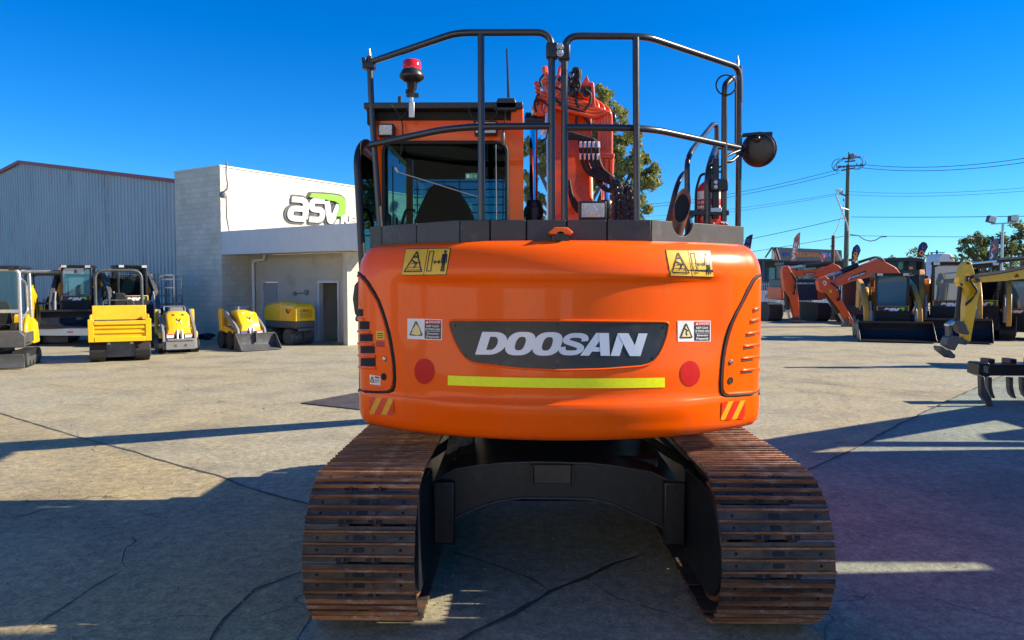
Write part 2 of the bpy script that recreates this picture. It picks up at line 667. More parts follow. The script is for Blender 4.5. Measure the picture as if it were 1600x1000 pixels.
# smoother slab on the right beyond the joint
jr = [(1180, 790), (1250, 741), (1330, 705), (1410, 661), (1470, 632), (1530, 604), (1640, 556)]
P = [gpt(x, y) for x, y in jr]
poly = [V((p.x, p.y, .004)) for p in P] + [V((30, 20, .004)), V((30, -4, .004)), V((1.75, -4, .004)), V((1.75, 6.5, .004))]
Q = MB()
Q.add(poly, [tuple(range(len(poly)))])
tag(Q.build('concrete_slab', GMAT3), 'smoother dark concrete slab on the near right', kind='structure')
for pts, wd in ((ck[1:], .021), (jr, .024),
                ([(475, 893), (455, 900), (425, 912), (398, 922), (378, 942), (352, 968), (335, 990), (322, 1012)], .013),
                ([(205, 838), (212, 848), (196, 858), (190, 880), (196, 890)], .008), ([(196, 890), (150, 915), (100, 950), (60, 975), (30, 1000)], .009),
                ([(0, 815), (40, 806), (75, 795), (125, 785)], .010), ([(0, 800), (20, 806), (60, 803)], .006), ([(0, 895), (45, 880)], .006),
                ([(1010, 866), (960, 882), (915, 905), (860, 925), (800, 960), (740, 990), (690, 1020)], .024),
                ([(700, 862), (760, 880), (830, 905), (860, 925)], .010), ([(915, 905), (960, 935), (1060, 965), (1110, 980)], .006),
                ([(1185, 592), (1290, 600), (1400, 610), (1480, 616), (1600, 622)], .012), ([(215, 800), (240, 808), (270, 812)], .006)):
    tag(joint(pts, wd).build('ground_crack', CRK), kind='structure')
# steel plate lying on the ground
Q = MB()
p = [gpt(470, 631), gpt(562, 641), gpt(640, 627), gpt(557, 615)]
Q.slab(p, (0, 0, 1), .02)
tag(Q.build('steel_plate', pm('dark_steel_plate', (.06, .052, .047), .6, .3, .3, 3, dirt=(.14, .12, .10), dscale=5, damt=.4), bevel=.003), 'dark steel plate lying flat on the concrete left of the orange counterweight', 'steel plate')

# faint tyre scuffs: worn rubber with broken, see-through edges
def scuff_mat():
    m = pm('tyre_scuff', (.10, .095, .085), .8, 0, .3, 9)
    nt = m.node_tree
    b = nt.nodes['Principled BSDF']
    n = nt.nodes.new('ShaderNodeTexNoise')
    n.inputs['Scale'].default_value = 14
    n.inputs['Detail'].default_value = 8
    n.inputs['Roughness'].default_value = .75
    tc = nt.nodes.new('ShaderNodeTexCoord')
    nt.links.new(tc.outputs['Object'], n.inputs['Vector'])
    r = nt.nodes.new('ShaderNodeMapRange')
    r.inputs['From Min'].default_value = .48
    r.inputs['From Max'].default_value = .72
    r.inputs['To Max'].default_value = .45
    nt.links.new(n.outputs['Fac'], r.inputs['Value'])
    t = nt.nodes.new('ShaderNodeBsdfTransparent')
    x = nt.nodes.new('ShaderNodeMixShader')
    nt.links.new(r.outputs[0], x.inputs[0])
    nt.links.new(t.outputs[0], x.inputs[1])
    nt.links.new(b.outputs[0], x.inputs[2])
    nt.links.new(x.outputs[0], nt.nodes['Material Output'].inputs['Surface'])
    return m
SCF = scuff_mat()
for pts, wd in (([(1195, 575), (1250, 583), (1290, 597), (1318, 618), (1328, 640)], .09), ([(1205, 600), (1240, 607), (1270, 620), (1284, 640)], .08), ([(60, 600), (200, 612), (360, 606), (520, 590)], .10),
                ([(1210, 545), (1330, 552), (1480, 575), (1600, 600)], .10), ([(90, 700), (240, 660), (420, 634), (540, 622)], .11), ([(130, 560), (260, 580), (420, 578), (540, 566)], .12)):
    tag(joint(pts, wd, z=.0125, jit=.15, seg=.2).build('tyre_mark', SCF), kind='structure')
# grit and dry leaves
rnd = random.Random(12)
Q = MB()
for k in range(420):
    px, py = rnd.uniform(-40, 1640), 560 + 440 * rnd.random() ** .7
    p = gpt(px, py, .012)
    s_ = rnd.uniform(.004, .010)
    Q.ball(p, s_, 6, 0, (1, 1, .7))
for k in range(26):
    px, py = rnd.uniform(1200, 1600) if k < 18 else rnd.uniform(0, 460), rnd.uniform(640, 985)
    p = gpt(px, py, .016)
    a = rnd.uniform(0, PI)
    u, v = V((math.cos(a), math.sin(a), rnd.uniform(-.1, .1))), V((-math.sin(a), math.cos(a), .2))
    l_ = rnd.uniform(.02, .045)
    Q.add([p - u * l_, p + v * l_ * .25, p + u * l_, p - v * l_ * .25], [(0, 1, 2, 3)], 1)
tag(Q.build('litter', [pm('grit', (.22, .20, .17), .9, 0, .4, 40), pm('dry_leaf', (.30, .17, .07), .7, 0, .3, 20)], recalc=False), 'grit and dry leaves scattered on the concrete', kind='stuff')
# ================================================================== main excavator
EX = thing('excavator', 'large orange crawler excavator seen from behind on rusty steel tracks, filling the middle', 'excavator', (0.255, 6.2, 0), world=True)

# ---- counterweight surface
CX = 0.26
RAD = 1.98
YB = 4.50


def cw_plan():
    pts = []
    xe = 1.30
    for i in range(-40, 41):
        x = xe * i / 40
        pts.append((x, YB + RAD - math.sqrt(RAD * RAD - x * x)))
    ye = pts[-1][1]
    p0, p1, p2 = (xe, ye), (1.415, ye + 0.075), (1.42, ye + 0.27)
    cor = []
    for k in range(1, 13):
        t = k / 12
        cor.append(tuple((1 - t) ** 2 * a + 2 * t * (1 - t) * b + t * t * c for a, b, c in zip(p0, p1, p2)))
    side = [(1.42, ye + 0.27 + 0.13 * k) for k in range(1, 8)]
    right = cor + side
    left = [(-x, y) for x, y in right[::-1]]
    return [(CX + x, y) for x, y in left + pts + right]


PLAN = cw_plan()
NRM = []
for i in range(len(PLAN)):
    a, b = PLAN[max(i - 1, 0)], PLAN[min(i + 1, len(PLAN) - 1)]
    d = V((b[0] - a[0], b[1] - a[1], 0)).normalized()
    NRM.append(V((d.y, -d.x, 0)))
PROF = [(1.066, .30), (1.068, .16), (1.072, .085), (1.088, .04), (1.115, .016), (1.15, .006), (1.20, .002), (1.28, .0), (1.312, .0), (1.318, .004), (1.33, .007), (1.40, .006), (1.50, .003),
        (1.62, .0), (1.78, .0), (1.95, .0), (2.02, .0), (2.05, .0), (2.075, .0), (2.10, .0), (2.13, .004), (2.18, .012),
        (2.23, .030), (2.27, .052), (2.30, .080), (2.32, .115), (2.330, .16), (2.333, .24)]


def cw_off(i, z):
    d = lerp_tab(PROF, z)
    x = PLAN[i][0] - CX
    c = 1 - ss(0.92, 1.16, abs(x))
    # long shallow scoop under the top shoulder, and the soft lip above the skirt
    zt = 2.095 + 0.02 * (x / 1.1) ** 2
    d += c * 0.030 * (ss(zt + .02, zt - 0.05, z) if z < zt + .02 else 0) * (1 - ss(1.78, 1.45, z))
    c2 = 1 - ss(0.70, 1.0, abs(x))
    d += c2 * 0.016 * ss(1.36, 1.31, z) * ss(1.16, 1.27, z) * -1
    return d


def ssr(a, b, x):
    return ss(a, b, x)


ZS = []
for (z0, _), (z1, _) in zip(PROF, PROF[1:]):
    k = max(1, int((z1 - z0) / 0.022))
    ZS += [z0 + (z1 - z0) * j / k for j in range(k)]
ZS.append(PROF[-1][0])


def ss(a, b, x):        # works for descending edges too
    t = max(0, min(1, (x - a) / (b - a)))
    return t * t * (3 - 2 * t)


cwv, cwf = [], []
NP = len(PLAN)
for z in ZS:
    for i in range(NP):
        p = V((PLAN[i][0], PLAN[i][1], z)) - NRM[i] * cw_off(i, z)
        cwv.append(p)
for j in range(len(ZS) - 1):
    for i in range(NP - 1):
        cwf.append((j * NP + i, j * NP + i + 1, (j + 1) * NP + i + 1, (j + 1) * NP + i))
BV = BVHTree.FromPolygons([tuple(p) for p in cwv], cwf)
top_i, bot_i = (len(ZS) - 1) * NP, 0
mb = MB()
mb.add(cwv, cwf + [tuple(range(top_i, top_i + NP)), tuple(range(NP))[::-1],
                   tuple([j * NP for j in range(len(ZS))][::-1] + [j * NP + NP - 1 for j in range(len(ZS))])])
CW = mb.build('counterweight', ORANGE, EX, ang=55)


def on(px, py, eps=0.003):
    d = ray(px, py)
    h, n, i, t = BV.ray_cast(CAM, d)
    if h is None:
        h, n, i, t = BV.find_nearest(at(px, py, 5.15))
    if n.dot(d) > 0:
        n = -n
    return h + n * eps


def quad(tl, tr, br, bl):
    def fn(u, v, eps=0.003):
        x = (tl[0] * (1 - u) + tr[0] * u) * v + (bl[0] * (1 - u) + br[0] * u) * (1 - v)
        y = (tl[1] * (1 - u) + tr[1] * u) * v + (bl[1] * (1 - u) + br[1] * u) * (1 - v)
        return on(x, y, eps)
    return fn


def sub(fn, u0, u1, v0, v1, eps):
    return lambda u, v: fn(u0 + (u1 - u0) * u, v0 + (v1 - v0) * v, eps)


def patch(mb, fn, u0, u1, v0, v1, eps, m, nu=6, nv=2):
    mb.grid(sub(fn, u0, u1, v0, v1, eps), nu, nv, m)


def polyp(mb, fn, pts, eps, m):
    """flat polygon in sticker coordinates"""
    mb.add([fn(u, v, eps) for u, v in pts], [tuple(range(len(pts)))], m)


def line(mb, fn, pts, w, eps, m, asp=1.0):
    for (a, b), (c, d) in zip(pts, pts[1:]):
        dx, dy = (c - a) * asp, d - b
        l = math.hypot(dx, dy) or 1
        nx, ny = -dy / l * w / 2 / asp, dx / l * w / 2
        st = max(1, int(l / .14))
        for q in range(st):
            a2, b2 = a + (c - a) * q / st, b + (d - b) * q / st
            c2, d2 = a + (c - a) * (q + 1) / st, b + (d - b) * (q + 1) / st
            polyp(mb, fn, [(a2 + nx, b2 + ny), (c2 + nx, d2 + ny), (c2 - nx, d2 - ny), (a2 - nx, b2 - ny)], eps, m)


# ---- badge plate
Q = MB()
BOT = [(703, 509), (704, 513), (706, 520), (710, 530), (715, 540), (721, 550), (728, 558.5), (736, 563.5), (746, 566.5), (800, 573), (870, 577), (940, 575.5),
       (1000, 571), (1012, 568), (1020, 563.5), (1028, 554), (1034, 543), (1039, 530), (1042, 519), (1043.5, 510)]
TOP = [(703, 506), (705, 503), (709, 501.5), (870, 502.5), (1036, 504), (1041, 505.5), (1043.5, 508)]
xs = sorted(set([703, 704, 706, 708, 710, 713, 715, 718, 721, 725, 728, 732, 736, 741, 746] + list(range(755, 1005, 10)) + [1000, 1006, 1012, 1016, 1020, 1024, 1028, 1031, 1034, 1037, 1039, 1041, 1042.5, 1043.5]))
nv = 6
vs = []
for j in range(nv + 1):
    for x in xs:
        a, b = lerp_tab(TOP, x), lerp_tab(BOT, x)
        vs.append(on(x, a + (b - a) * j / nv, 0.004))
n = len(xs)
Q.add(vs, [(j * n + i, j * n + i + 1, (j + 1) * n + i + 1, (j + 1) * n + i) for j in range(nv) for i in range(n - 1)])
badge = Q.build('badge_plate', BLACK, CW)
Q = MB()
contour = [(x, lerp_tab(TOP, x)) for x in xs] + [(x, lerp_tab(BOT, x)) for x in xs[::-1]]
cen = (873, 538)
ring = []
for x, y in contour:
    dx, dy = x - cen[0], y - cen[1]
    ring.append(on(cen[0] + dx * 1.008, cen[1] + dy * 1.045, 0.003))
Q.tube(ring, 0.0075, 8, 0, closed=True)
Q.build('badge_surround', ORANGE, CW, ang=80)
for (x, y) in ((711, 509), (727, 555), (872, 507), (1037, 511), (1020, 559), (873, 572)):
    Q = MB()
    a, b = on(x, y, 0.004), on(x, y, 0.009)
    Q.cyl(a, b, 0.009, 0.007, 10)
    Q.build('badge_screw', BLACK, badge)
Q = MB()
fn = quad((754, 518.5), (1011, 521), (1000, 556.5), (743, 554))
glw = [('D', 0.0, .170), ('O', .166, .338), ('O', .330, .502), ('S', .494, .652), ('A', .636, .812), ('N', .820, 1.0)]


def sup(rx, ry, n=32, e=2.6, cx=.5, cy=.5):
    out = []
    for k in range(n):
        t = 2 * PI * k / n
        c_, s_ = math.cos(t), math.sin(t)
        out.append((cx + rx * math.copysign(abs(c_) ** (2 / e), c_), cy + ry * math.copysign(abs(s_) ** (2 / e), s_)))
    return out


def ringfaces(n):
    return [(k, (k + 1) % n, n + (k + 1) % n, n + k) for k in range(n)]


for ch, u0, u1 in glw:
    cnt = [0]

    def mp(a, b):
        return fn(u0 + (u1 - u0) * a, b, 0.0065 + .0004 * cnt[0])

    def pc(pts):
        Q.add([mp(a, b) for a, b in pts], [tuple(range(len(pts)))])
        cnt[0] += 1
    if ch == 'O':
        Q.add([mp(a, b) for a, b in sup(.5, .52) + sup(.17, .30)], ringfaces(32))
    elif ch == 'D':
        o = [(0, 0), (.30, 0)] + [(.5 + .5 * math.sin(t), .5 - .5 * math.cos(t)) for t in [PI * k / 12 for k in range(13)]] + [(.30, 1), (0, 1)]
        q = [(.34, .21), (.40, .21)] + [(.5 + .17 * math.sin(t), .5 - .29 * math.cos(t)) for t in [PI * k / 12 for k in range(13)]] + [(.40, .79), (.34, .79)]
        Q.add([mp(a, b) for a, b in o + q], ringfaces(len(o)))
    elif ch == 'N':
        pc([(0, 0), (.30, 0), (.30, 1), (0, 1)])
        pc([(.70, 0), (1, 0), (1, 1), (.70, 1)])
        pc([(0, 1), (.36, 1), (1, 0), (.64, 0)])
    elif ch == 'A':
        pc([(0, 0), (.30, 0), (.62, 1), (.30, 1)])
        pc([(.70, 0), (1.02, 0), (.74, 1), (.40, 1)])
        pc([(.25, .18), (.78, .18), (.74, .37), (.32, .37)])
    else:
        sp = [(.90, .63), (.88, .80), (.70, .88), (.50, .89), (.28, .87), (.16, .74), (.20, .61), (.40, .54), (.66, .46), (.82, .36), (.84, .24), (.72, .13), (.50, .11), (.26, .12), (.13, .22), (.11, .37)]
        sp = [tuple(p)[:2] for p in fillet([(a, b, 0) for a, b in sp], .08, 3)]
        L_, R_ = [], []
        for i, (a, b) in enumerate(sp):
            p0, p1 = sp[max(i - 1, 0)], sp[min(i + 1, len(sp) - 1)]
            dx, dy = p1[0] - p0[0], p1[1] - p0[1]
            l = math.hypot(dx, dy)
            wx, wy = .128, .105
            L_.append((a - dy / l * wx, b + dx / l * wy))
            R_.append((a + dy / l * wx, b - dx / l * wy))
        k = len(sp)
        Q.add([mp(a, b) for a, b in L_ + R_], [(i, i + 1, k + i + 1, k + i) for i in range(k - 1)])
Q.build('silver_wordmark', SILV, badge)
# ---- hi-vis strip
Q = MB()
Q.grid(lambda u, v: on(700 + 338.5 * u, (586.5 + 3.5 * u + 10.5 * u * (1 - u)) + (15.2 - 0 * u) * (1 - v), 0.003), 40, 2)
Q.build('reflective_strip', HIVIS, CW)
# ---- red reflectors
for (x, y, rx, ry) in ((663.5, 580, 15.8, 20), (1078, 583.5, 15.5, 20)):
    Q = MB()
    c = on(x, y, 0.0034)
    pts = [on(x + rx * math.cos(t), y + ry * math.sin(t), 0.003) for t in [2 * PI * k / 32 for k in range(32)]]
    pin = [on(x + rx * .97 * math.cos(t), y + ry * .97 * math.sin(t), 0.0042) for t in [2 * PI * k / 32 for k in range(32)]]
    Q.add(pts + [c], [(k, (k + 1) % 32, 32) for k in range(32)])
    Q.build('round_reflector', RED, CW)
# ---- chevrons
for tl, tr, br, bl, lean in (((578, 620), (615, 623), (617, 649), (578, 647), 1), ((1127, 628), (1164, 625.5), (1162.5, 654), (1126, 656.5), 1)):
    Q = MB()
    fn = quad(tl, tr, br, bl)
    patch(Q, fn, 0, 1, 0, 1, 0.003, 0, 8, 4)
    for k in range(-1, 2):
        u = 0.30 + k * 0.5
        poly = [(u - .12, 0), (u + .14, 0), (u + .48, 1), (u + .22, 1)]
        steps = 6
        for q in range(steps):
            t0, t1 = q / steps, (q + 1) / steps
            p = [poly[0][0] + (poly[3][0] - poly[0][0]) * t0, poly[1][0] + (poly[2][0] - poly[1][0]) * t0,
                 poly[1][0] + (poly[2][0] - poly[1][0]) * t1, poly[0][0] + (poly[3][0] - poly[0][0]) * t1]
            p = [min(1, max(0, a)) for a in p]
            if p[1] - p[0] > .01 or p[2] - p[3] > .01:
                polyp(Q, fn, [(p[0], t0), (p[1], t0), (p[2], t1), (p[3], t1)], 0.0055, 1)
    Q.build('chevron_sticker', [CHEVY, CHEVR], CW)
# ---- swing-area warning stickers
for tl, tr, br, bl in (((634, 389), (705, 388), (698, 429.5), (627, 430.5)), ((1039, 390), (1109, 392), (1115.6, 433.4), (1046.6, 431.4))):
    Q = MB()
    fn = quad(tl, tr, br, bl)
    patch(Q, fn, 0, 1, 0, 1, 0.003, 1, 8, 4)
    patch(Q, fn, .015, .492, .03, .97, 0.005, 0, 6, 3)
    patch(Q, fn, .508, .985, .03, .97, 0.005, 0, 6, 3)
    e = 0.007
    A = 1.7
    line(Q, fn, [(.06, .14), (.27, .88), (.44, .14), (.06, .14)], .045, e, 1, A)
    line(Q, fn, [(.14, .30), (.40, .30)], .022, e, 1, A)
    line(Q, fn, [(.12, .20), (.42, .20)], .022, e, 1, A)
    line(Q, fn, [(.18, .42), (.34, .46)], .022, e, 1, A)
    line(Q, fn, [(.20, .55), (.30, .44), (.26, .26)], .05, e, 1, A)
    line(Q, fn, [(.37, .45), (.29, .45), (.32, .51)], .03, e, 1, A)
    line(Q, fn, [(.23, .66), (.31, .66), (.27, .72), (.23, .66)], .025, e, 1, A)
    line(Q, fn, [(.55, .15), (.55, .88), (.64, .88), (.64, .15), (.55, .15)], .03, e, 1, A)
    line(Q, fn, [(.69, .48), (.80, .48)], .045, e, 1, A)
    polyp(Q, fn, [(.67, .48), (.71, .57), (.71, .39)], e, 1)
    polyp(Q, fn, [(.82, .48), (.78, .57), (.78, .39)], e, 1)
    polyp(Q, fn, [(.895 + .028 * math.cos(t), .86 + .055 * math.sin(t)) for t in [2 * PI * k / 12 for k in range(12)]], e, 1)
    line(Q, fn, [(.895, .79), (.895, .42)], .115, e, 1, A)
    line(Q, fn, [(.876, .46), (.872, .13)], .058, e, 1, A)
    line(Q, fn, [(.914, .46), (.918, .13)], .058, e, 1, A)
    line(Q, fn, [(.850, .76), (.840, .44)], .035, e, 1, A)
    line(Q, fn, [(.940, .76), (.950, .44)], .035, e, 1, A)
    Q.build('swing_warning_sticker', [STY, STK], CW)
for tl, tr, br, bl in (((637, 497.5), (691.5, 499), (691, 531.5), (637, 529.5)), ((1058.3, 501), (1110, 501), (1110, 533.5), (1058.7, 534))):
    Q = MB()
    fn = quad(tl, tr, br, bl)
    patch(Q, fn, 0, 1, 0, 1, 0.003, 0, 6, 3)
    patch(Q, fn, .50, .97, .04, .76, 0.0045, 1, 4, 3)
    patch(Q, fn, .50, .97, .76, .96, 0.0045, 2, 4, 1)
    e = 0.006
    polyp(Q, fn, [(.08, .20), (.25, .86), (.43, .20)], e - .001, 3)
    line(Q, fn, [(.08, .20), (.25, .86), (.43, .20), (.08, .20)], .06, e, 1, 1.6)
    line(Q, fn, [(.20, .62), (.27, .55), (.24, .40), (.28, .30)], .07, e, 1, 1.6)
    line(Q, fn, [(.32, .56), (.26, .50)], .05, e, 1, 1.6)
    polyp(Q, fn, [(.54, .80), (.575, .93), (.61, .80)], e, 0)
    Q.text('DANGER', sub(fn, .63, .95, .81, .92, e), 0, 0.02)
    Q.text('KEEP CLEAR', sub(fn, .55, .92, .61, .71, e), 0, 0.02)
    Q.text('OF SWING AREA', sub(fn, .52, .95, .46, .56, e), 0, 0.02)
    patch(Q, fn, .53, .94, .40, .415, e, 0, 2, 1)
    Q.text('Reversing', sub(fn, .57, .92, .22, .35, e), 0, 0.02, 0.2)
    Q.text('Frequently', sub(fn, .55, .93, .06, .20, e), 0, 0.02, 0.2)
    Q.build('danger_sticker', [STW, STK, STR, STC], CW)
# ---- left vent door
DL = [(557.5, 426), (563, 428.5), (569, 433.5), (577, 444), (586, 458.6), (592.5, 471), (598, 486), (603.5, 503), (608, 520), (611.5, 538), (614.3, 556), (616.2, 572), (617, 590), (616, 604), (613.5, 609.5), (608, 611.8), (590, 612), (572, 611.5), (559.5, 610.5)]
Q = MB()
Q.tube([on(x, y, -0.004) for x, y in DL], 0.0135, 8, 0)
Q.build('door_seam', DARK, CW, ang=80)
Q = MB()
inn = []
for x, y in DL[1:-1]:
    inn.append(on(x - 3.2, y + (2.5 if y < 470 else (0.5 if y < 600 else -3.0)), 0.004))
Q.tube(inn, 0.009, 8, 0)
rows = [(484.0, 492.5, 567.5), (503, 513, 577.5), (523, 531.8, 582.6), (541.7, 550.5, 586), (560.4, 570.8, 587)]
vent = Q.build('vent_door', ORANGE, CW, ang=80)
Q = MB()
tri = [(559.2, 463), (559.2, 484), (566, 484), (562.5, 472)]
Q.add([on(x, y, 0.002) for x, y in tri], [(0, 1, 2, 3)])
for y0, y1, xr in rows:
    Q.grid(lambda u, v: on(558.9 + (xr - 558.9) * u, y0 - 1 + (y1 - y0 + 2.5) * v, 0.0022), 5, 2)
Q.build('vent_opening', DARK, vent)
Q = MB()
for k in range(len(rows)):
    yb = rows[k][1]
    yt = rows[k + 1][0] if k + 1 < len(rows) else yb + 6
    yc = (yb + yt) / 2 + 0.5
    Q.tube([on(559.0 + (rows[k][2] + 1 - 559.0) * t, yc - 0.8 + 1.6 * t, -0.001) for t in (.03, .3, .6, .9, 1)], 0.0125, 8, 0)
Q.build('vent_louvre', ORANGE, vent, ang=80)
Q = MB()
fn = quad((588, 517), (601, 517.5), (601.5, 530.5), (588, 530))
patch(Q, fn, 0, 1, 0, 1, .003, 0)
for v in (.7, .45, .2):
    patch(Q, fn, .15, .85, v - .06, v + .06, .005, 1)
fn = quad((588, 532), (601, 532.5), (601.5, 543), (588, 542.5))
patch(Q, fn, 0, 1, 0, 1, .003, 2)
for v in (.65, .3):
    patch(Q, fn, .15, .85, v - .07, v + .07, .005, 1)
Q.build('yellow_red_sticker', [STY, STK, STR], vent)
Q = MB()
fn = quad((578, 585), (595, 588), (595, 602), (578.5, 600))
patch(Q, fn, 0, 1, 0, 1, .003, 0)
polyp(Q, fn, [(.08, .25), (.25, .82), (.42, .25)], .005, 3)
line(Q, fn, [(.08, .25), (.25, .82), (.42, .25), (.08, .25)], .08, .006, 1, 1.2)
patch(Q, fn, .5, .92, .72, .92, .005, 2)
patch(Q, fn, .5, .92, .48, .55, .005, 1)
patch(Q, fn, .5, .85, .28, .35, .005, 1)
Q.build('small_warning_sticker', [STW, STK, STR, STC], vent)


def lock(x, y, hx, hy, par):
    Q = MB()
    n0 = (on(x, y, 0.02) - on(x, y, 0.0)).normalized()
    Q.lathe([(.017, -.002), (.017, .006), (.013, .010), (.004, .011)], on(x, y, 0), n0, 16)
    Q.build('door_lock', STEEL, par)
    Q = MB()
    n0 = (on(hx, hy, 0.02) - on(hx, hy, 0.0)).normalized()
    Q.lathe([(.024, -.002), (.024, .005), (.019, .005), (.018, .0025), (.0, .0024)], on(hx, hy, 0), n0, 18)
    Q.build('door_grip_hole', DARK, par)


lock(601.3, 560.6, 600, 588.5, vent)
# ---- right service door
DR = [(1188, 429.8), (1182, 432.5), (1175.8, 438), (1167, 454), (1158.8, 472), (1149.5, 489), (1141.8, 506), (1136, 523), (1131.6, 541), (1128.5, 560), (1126.8, 578), (1125.8, 596), (1126, 610), (1128.5, 616), (1134, 618.2), (1150, 617.3), (1170, 616), (1186, 614.5)]
Q = MB()
Q.tube([on(x, y, -0.004) for x, y in DR], 0.0135, 8, 0)
Q.build('door_seam', DARK, CW, ang=80)
Q = MB()
Q.tube([on(x + 3.2, y + (2.5 if y < 470 else (0.5 if y < 600 else -3.0)), 0.004) for x, y in DR[1:-1]], 0.009, 8, 0)
door = Q.build('service_door', ORANGE, CW, ang=80)
Q = MB()
D2 = MB()
for k, (y, xl) in enumerate(((482, 1176), (499.5, 1171), (519.5, 1165), (539, 1161), (558, 1158), (577, 1157))):
    Q.tube([on(xl + (1186 - xl) * t, y + 2.5 - 4.0 * t, 0.001) for t in (0, .08, .3, .6, 1)], 0.010, 8, 0, rr=[.003, .009, .010, .010, .010])
    D2.tube([on(xl + (1186 - xl) * t, y + 6.6 - 4.0 * t, 0.0) for t in (0, .3, .6, 1)], 0.0045, 6, 0)
Q.build('door_rib', ORANGE, door, ang=80)
D2.build('rib_groove', DARK, door, ang=80)
lock(1141.8, 565.7, 1141, 594.6, door)
# ---- lower seam of the skirt
Q = MB()
i0 = next(i for i in range(NP) if PLAN[i][0] > CX - 1.30)
i1 = next(i for i in range(NP) if PLAN[i][0] > CX + 1.275)
for rng in (range(0, i0 + 1), range(i1, NP)):
    Q.tube([V((PLAN[i][0], PLAN[i][1], 1.316)) - NRM[i] * (cw_off(i, 1.316) + 0.001) for i in rng], 0.006, 6)
Q.build('skirt_seam', DARK, CW, ang=80)

# ---- guard panels round the rear deck
GP = [at(577, 352, 5.28), at(718, 345, 4.74), at(1018, 345, 4.74), at(1163, 356, 5.30)]
GP = [V((p.x, p.y, 0)) for p in GP]


def gp_seg(a, b, t0, t1, notch=None):
    p, q = a.lerp(b, t0), a.lerp(b, t1)
    d = (q - p)
    L = d.length
    d.normalize()
    n = V((d.y, -d.x, 0))
    zt, zb = 2.465, 2.315
    prof = [(0, zb), (L, zb), (L, zt)]
    if notch:
        c, r = notch[0] * L, notch[1]
        prof += [(c + r + .01, zt), (c + r, zt)] + [(c + r * math.cos(t), zt - r * .95 * math.sin(t)) for t in [PI * k / 12 for k in range(1, 12)]] + [(c - r, zt), (c - r - .01, zt)]
    prof.append((0, zt))
    mb = MB()
    pts = [p + d * s + V((0, 0, z)) for s, z in prof]
    mb.slab(pts, -n, 0.02)
    return mb


def gp(a, b, t0, t1, notch=None):
    gp_seg(a, b, t0 + .004, t1 - .004, notch).build('guard_panel', PANEL, EX, bevel=.003)


gp(GP[0], GP[1], 0, .15)
gp(GP[0], GP[1], .15, .55)
gp(GP[0], GP[1], .55, 1.0)
for t0, t1 in ((0, .16), (.16, .35), (.35, .56), (.56, .77), (.77, 1.0)):
    gp(GP[1], GP[2], t0, t1)
gp(GP[2], GP[3], 0, 1.0, (.31, .10))
for k, (a, b) in enumerate(zip(GP, GP[1:])):  # dark strips added behind the panels to block light in their gaps
    sh_ = (b - a).normalized()
    sh_ = V((-sh_.y, sh_.x, 0)) * .024
    q_ = gp_seg(a + sh_, b + sh_, .01, .99, (.31, .105) if k == 2 else None)
    q_.build('gap_blackout', DARK, EX)
# black fixing tabs between panel and counterweight
# ---- camera hood
Q = MB()
c = on(876, 372, 0)
hx = lambda px, py, Y: at(px, py, Y)
poly = [at(857, 363, 4.60), at(866, 355, 4.60), at(887, 355, 4.60), at(896, 363, 4.60), at(893, 366, 4.60), at(861, 366, 4.60)]
Q.slab(poly, (0, 1, 0), 0.14)
hood = Q.build('camera_hood', ORANGE, EX, bevel=.006)
Q = MB()
a = at(876, 369, 4.60)
Q.cyl(a, a + V((0, .10, 0)), .030, .036, 16)
Q.cyl(a + V((0, -.006, -.002)), a + V((0, .01, 0)), .017, .017, 16)
Q.box(a.x - .055, a.x + .055, a.y + .03, a.y + .12, 2.325, 2.36)
Q.build('rear_camera', BLACK, hood)

# ------------------------------------------------------------------ handrails
HR = 0.0225


def rail(par, pts, r=HR, fr=0.10, n=10, name='rail_tube', mat=None):
    Q = MB()
    Q.tube(fillet(pts, fr, 6), r, n)
    return Q.build(name, mat or RAIL, par, ang=80)


L0, L1, L2 = at(579, 97, 5.42), at(714, 51, 4.80), at(862, 50, 4.80)
Q = MB()
Q.tube(fillet([L0, L1, at(862, 50.5, 4.8), at(862, 120, 4.8)], .10, 7), HR, 12)
Q.tube([at(862, 110, 4.8), at(862, 362, 4.8)], HR, 12)
lefthr = Q.build('rear_handrail', RAIL, EX, ang=80)
rail(lefthr, [at(580, 226, 5.42), at(712, 198, 4.80), at(862, 197, 4.80)], fr=.25)
rail(lefthr, [at(751.5, 53, 4.80), at(752.5, 352, 4.80)])
rail(lefthr, [at(577.5, 88, 5.42), at(580, 160, 5.42), at(594, 362, 5.42)], fr=.2)
R1, R2 = at(1010, 57, 4.86), at(1156, 106, 5.60)
Q = MB()
Q.tube(fillet([at(882, 120, 4.8), at(882, 56, 4.8), R1, R2, at(1156, 160, 5.6)], .10, 7), HR, 12)
Q.tube([at(882, 110, 4.8), at(882, 362, 4.8)], HR, 12)
righthr = Q.build('rear_handrail', RAIL, EX, ang=80)
rail(righthr, [at(882, 199, 4.80), at(1012, 200, 4.86), at(1158, 232, 5.6)], fr=.2)
rail(righthr, [at(993.5, 59, 4.84), at(995, 352, 4.8)])
rail(righthr, [at(1155.5, 104, 5.6), at(1155, 200, 5.6), at(1153, 364, 5.6)], fr=.2)
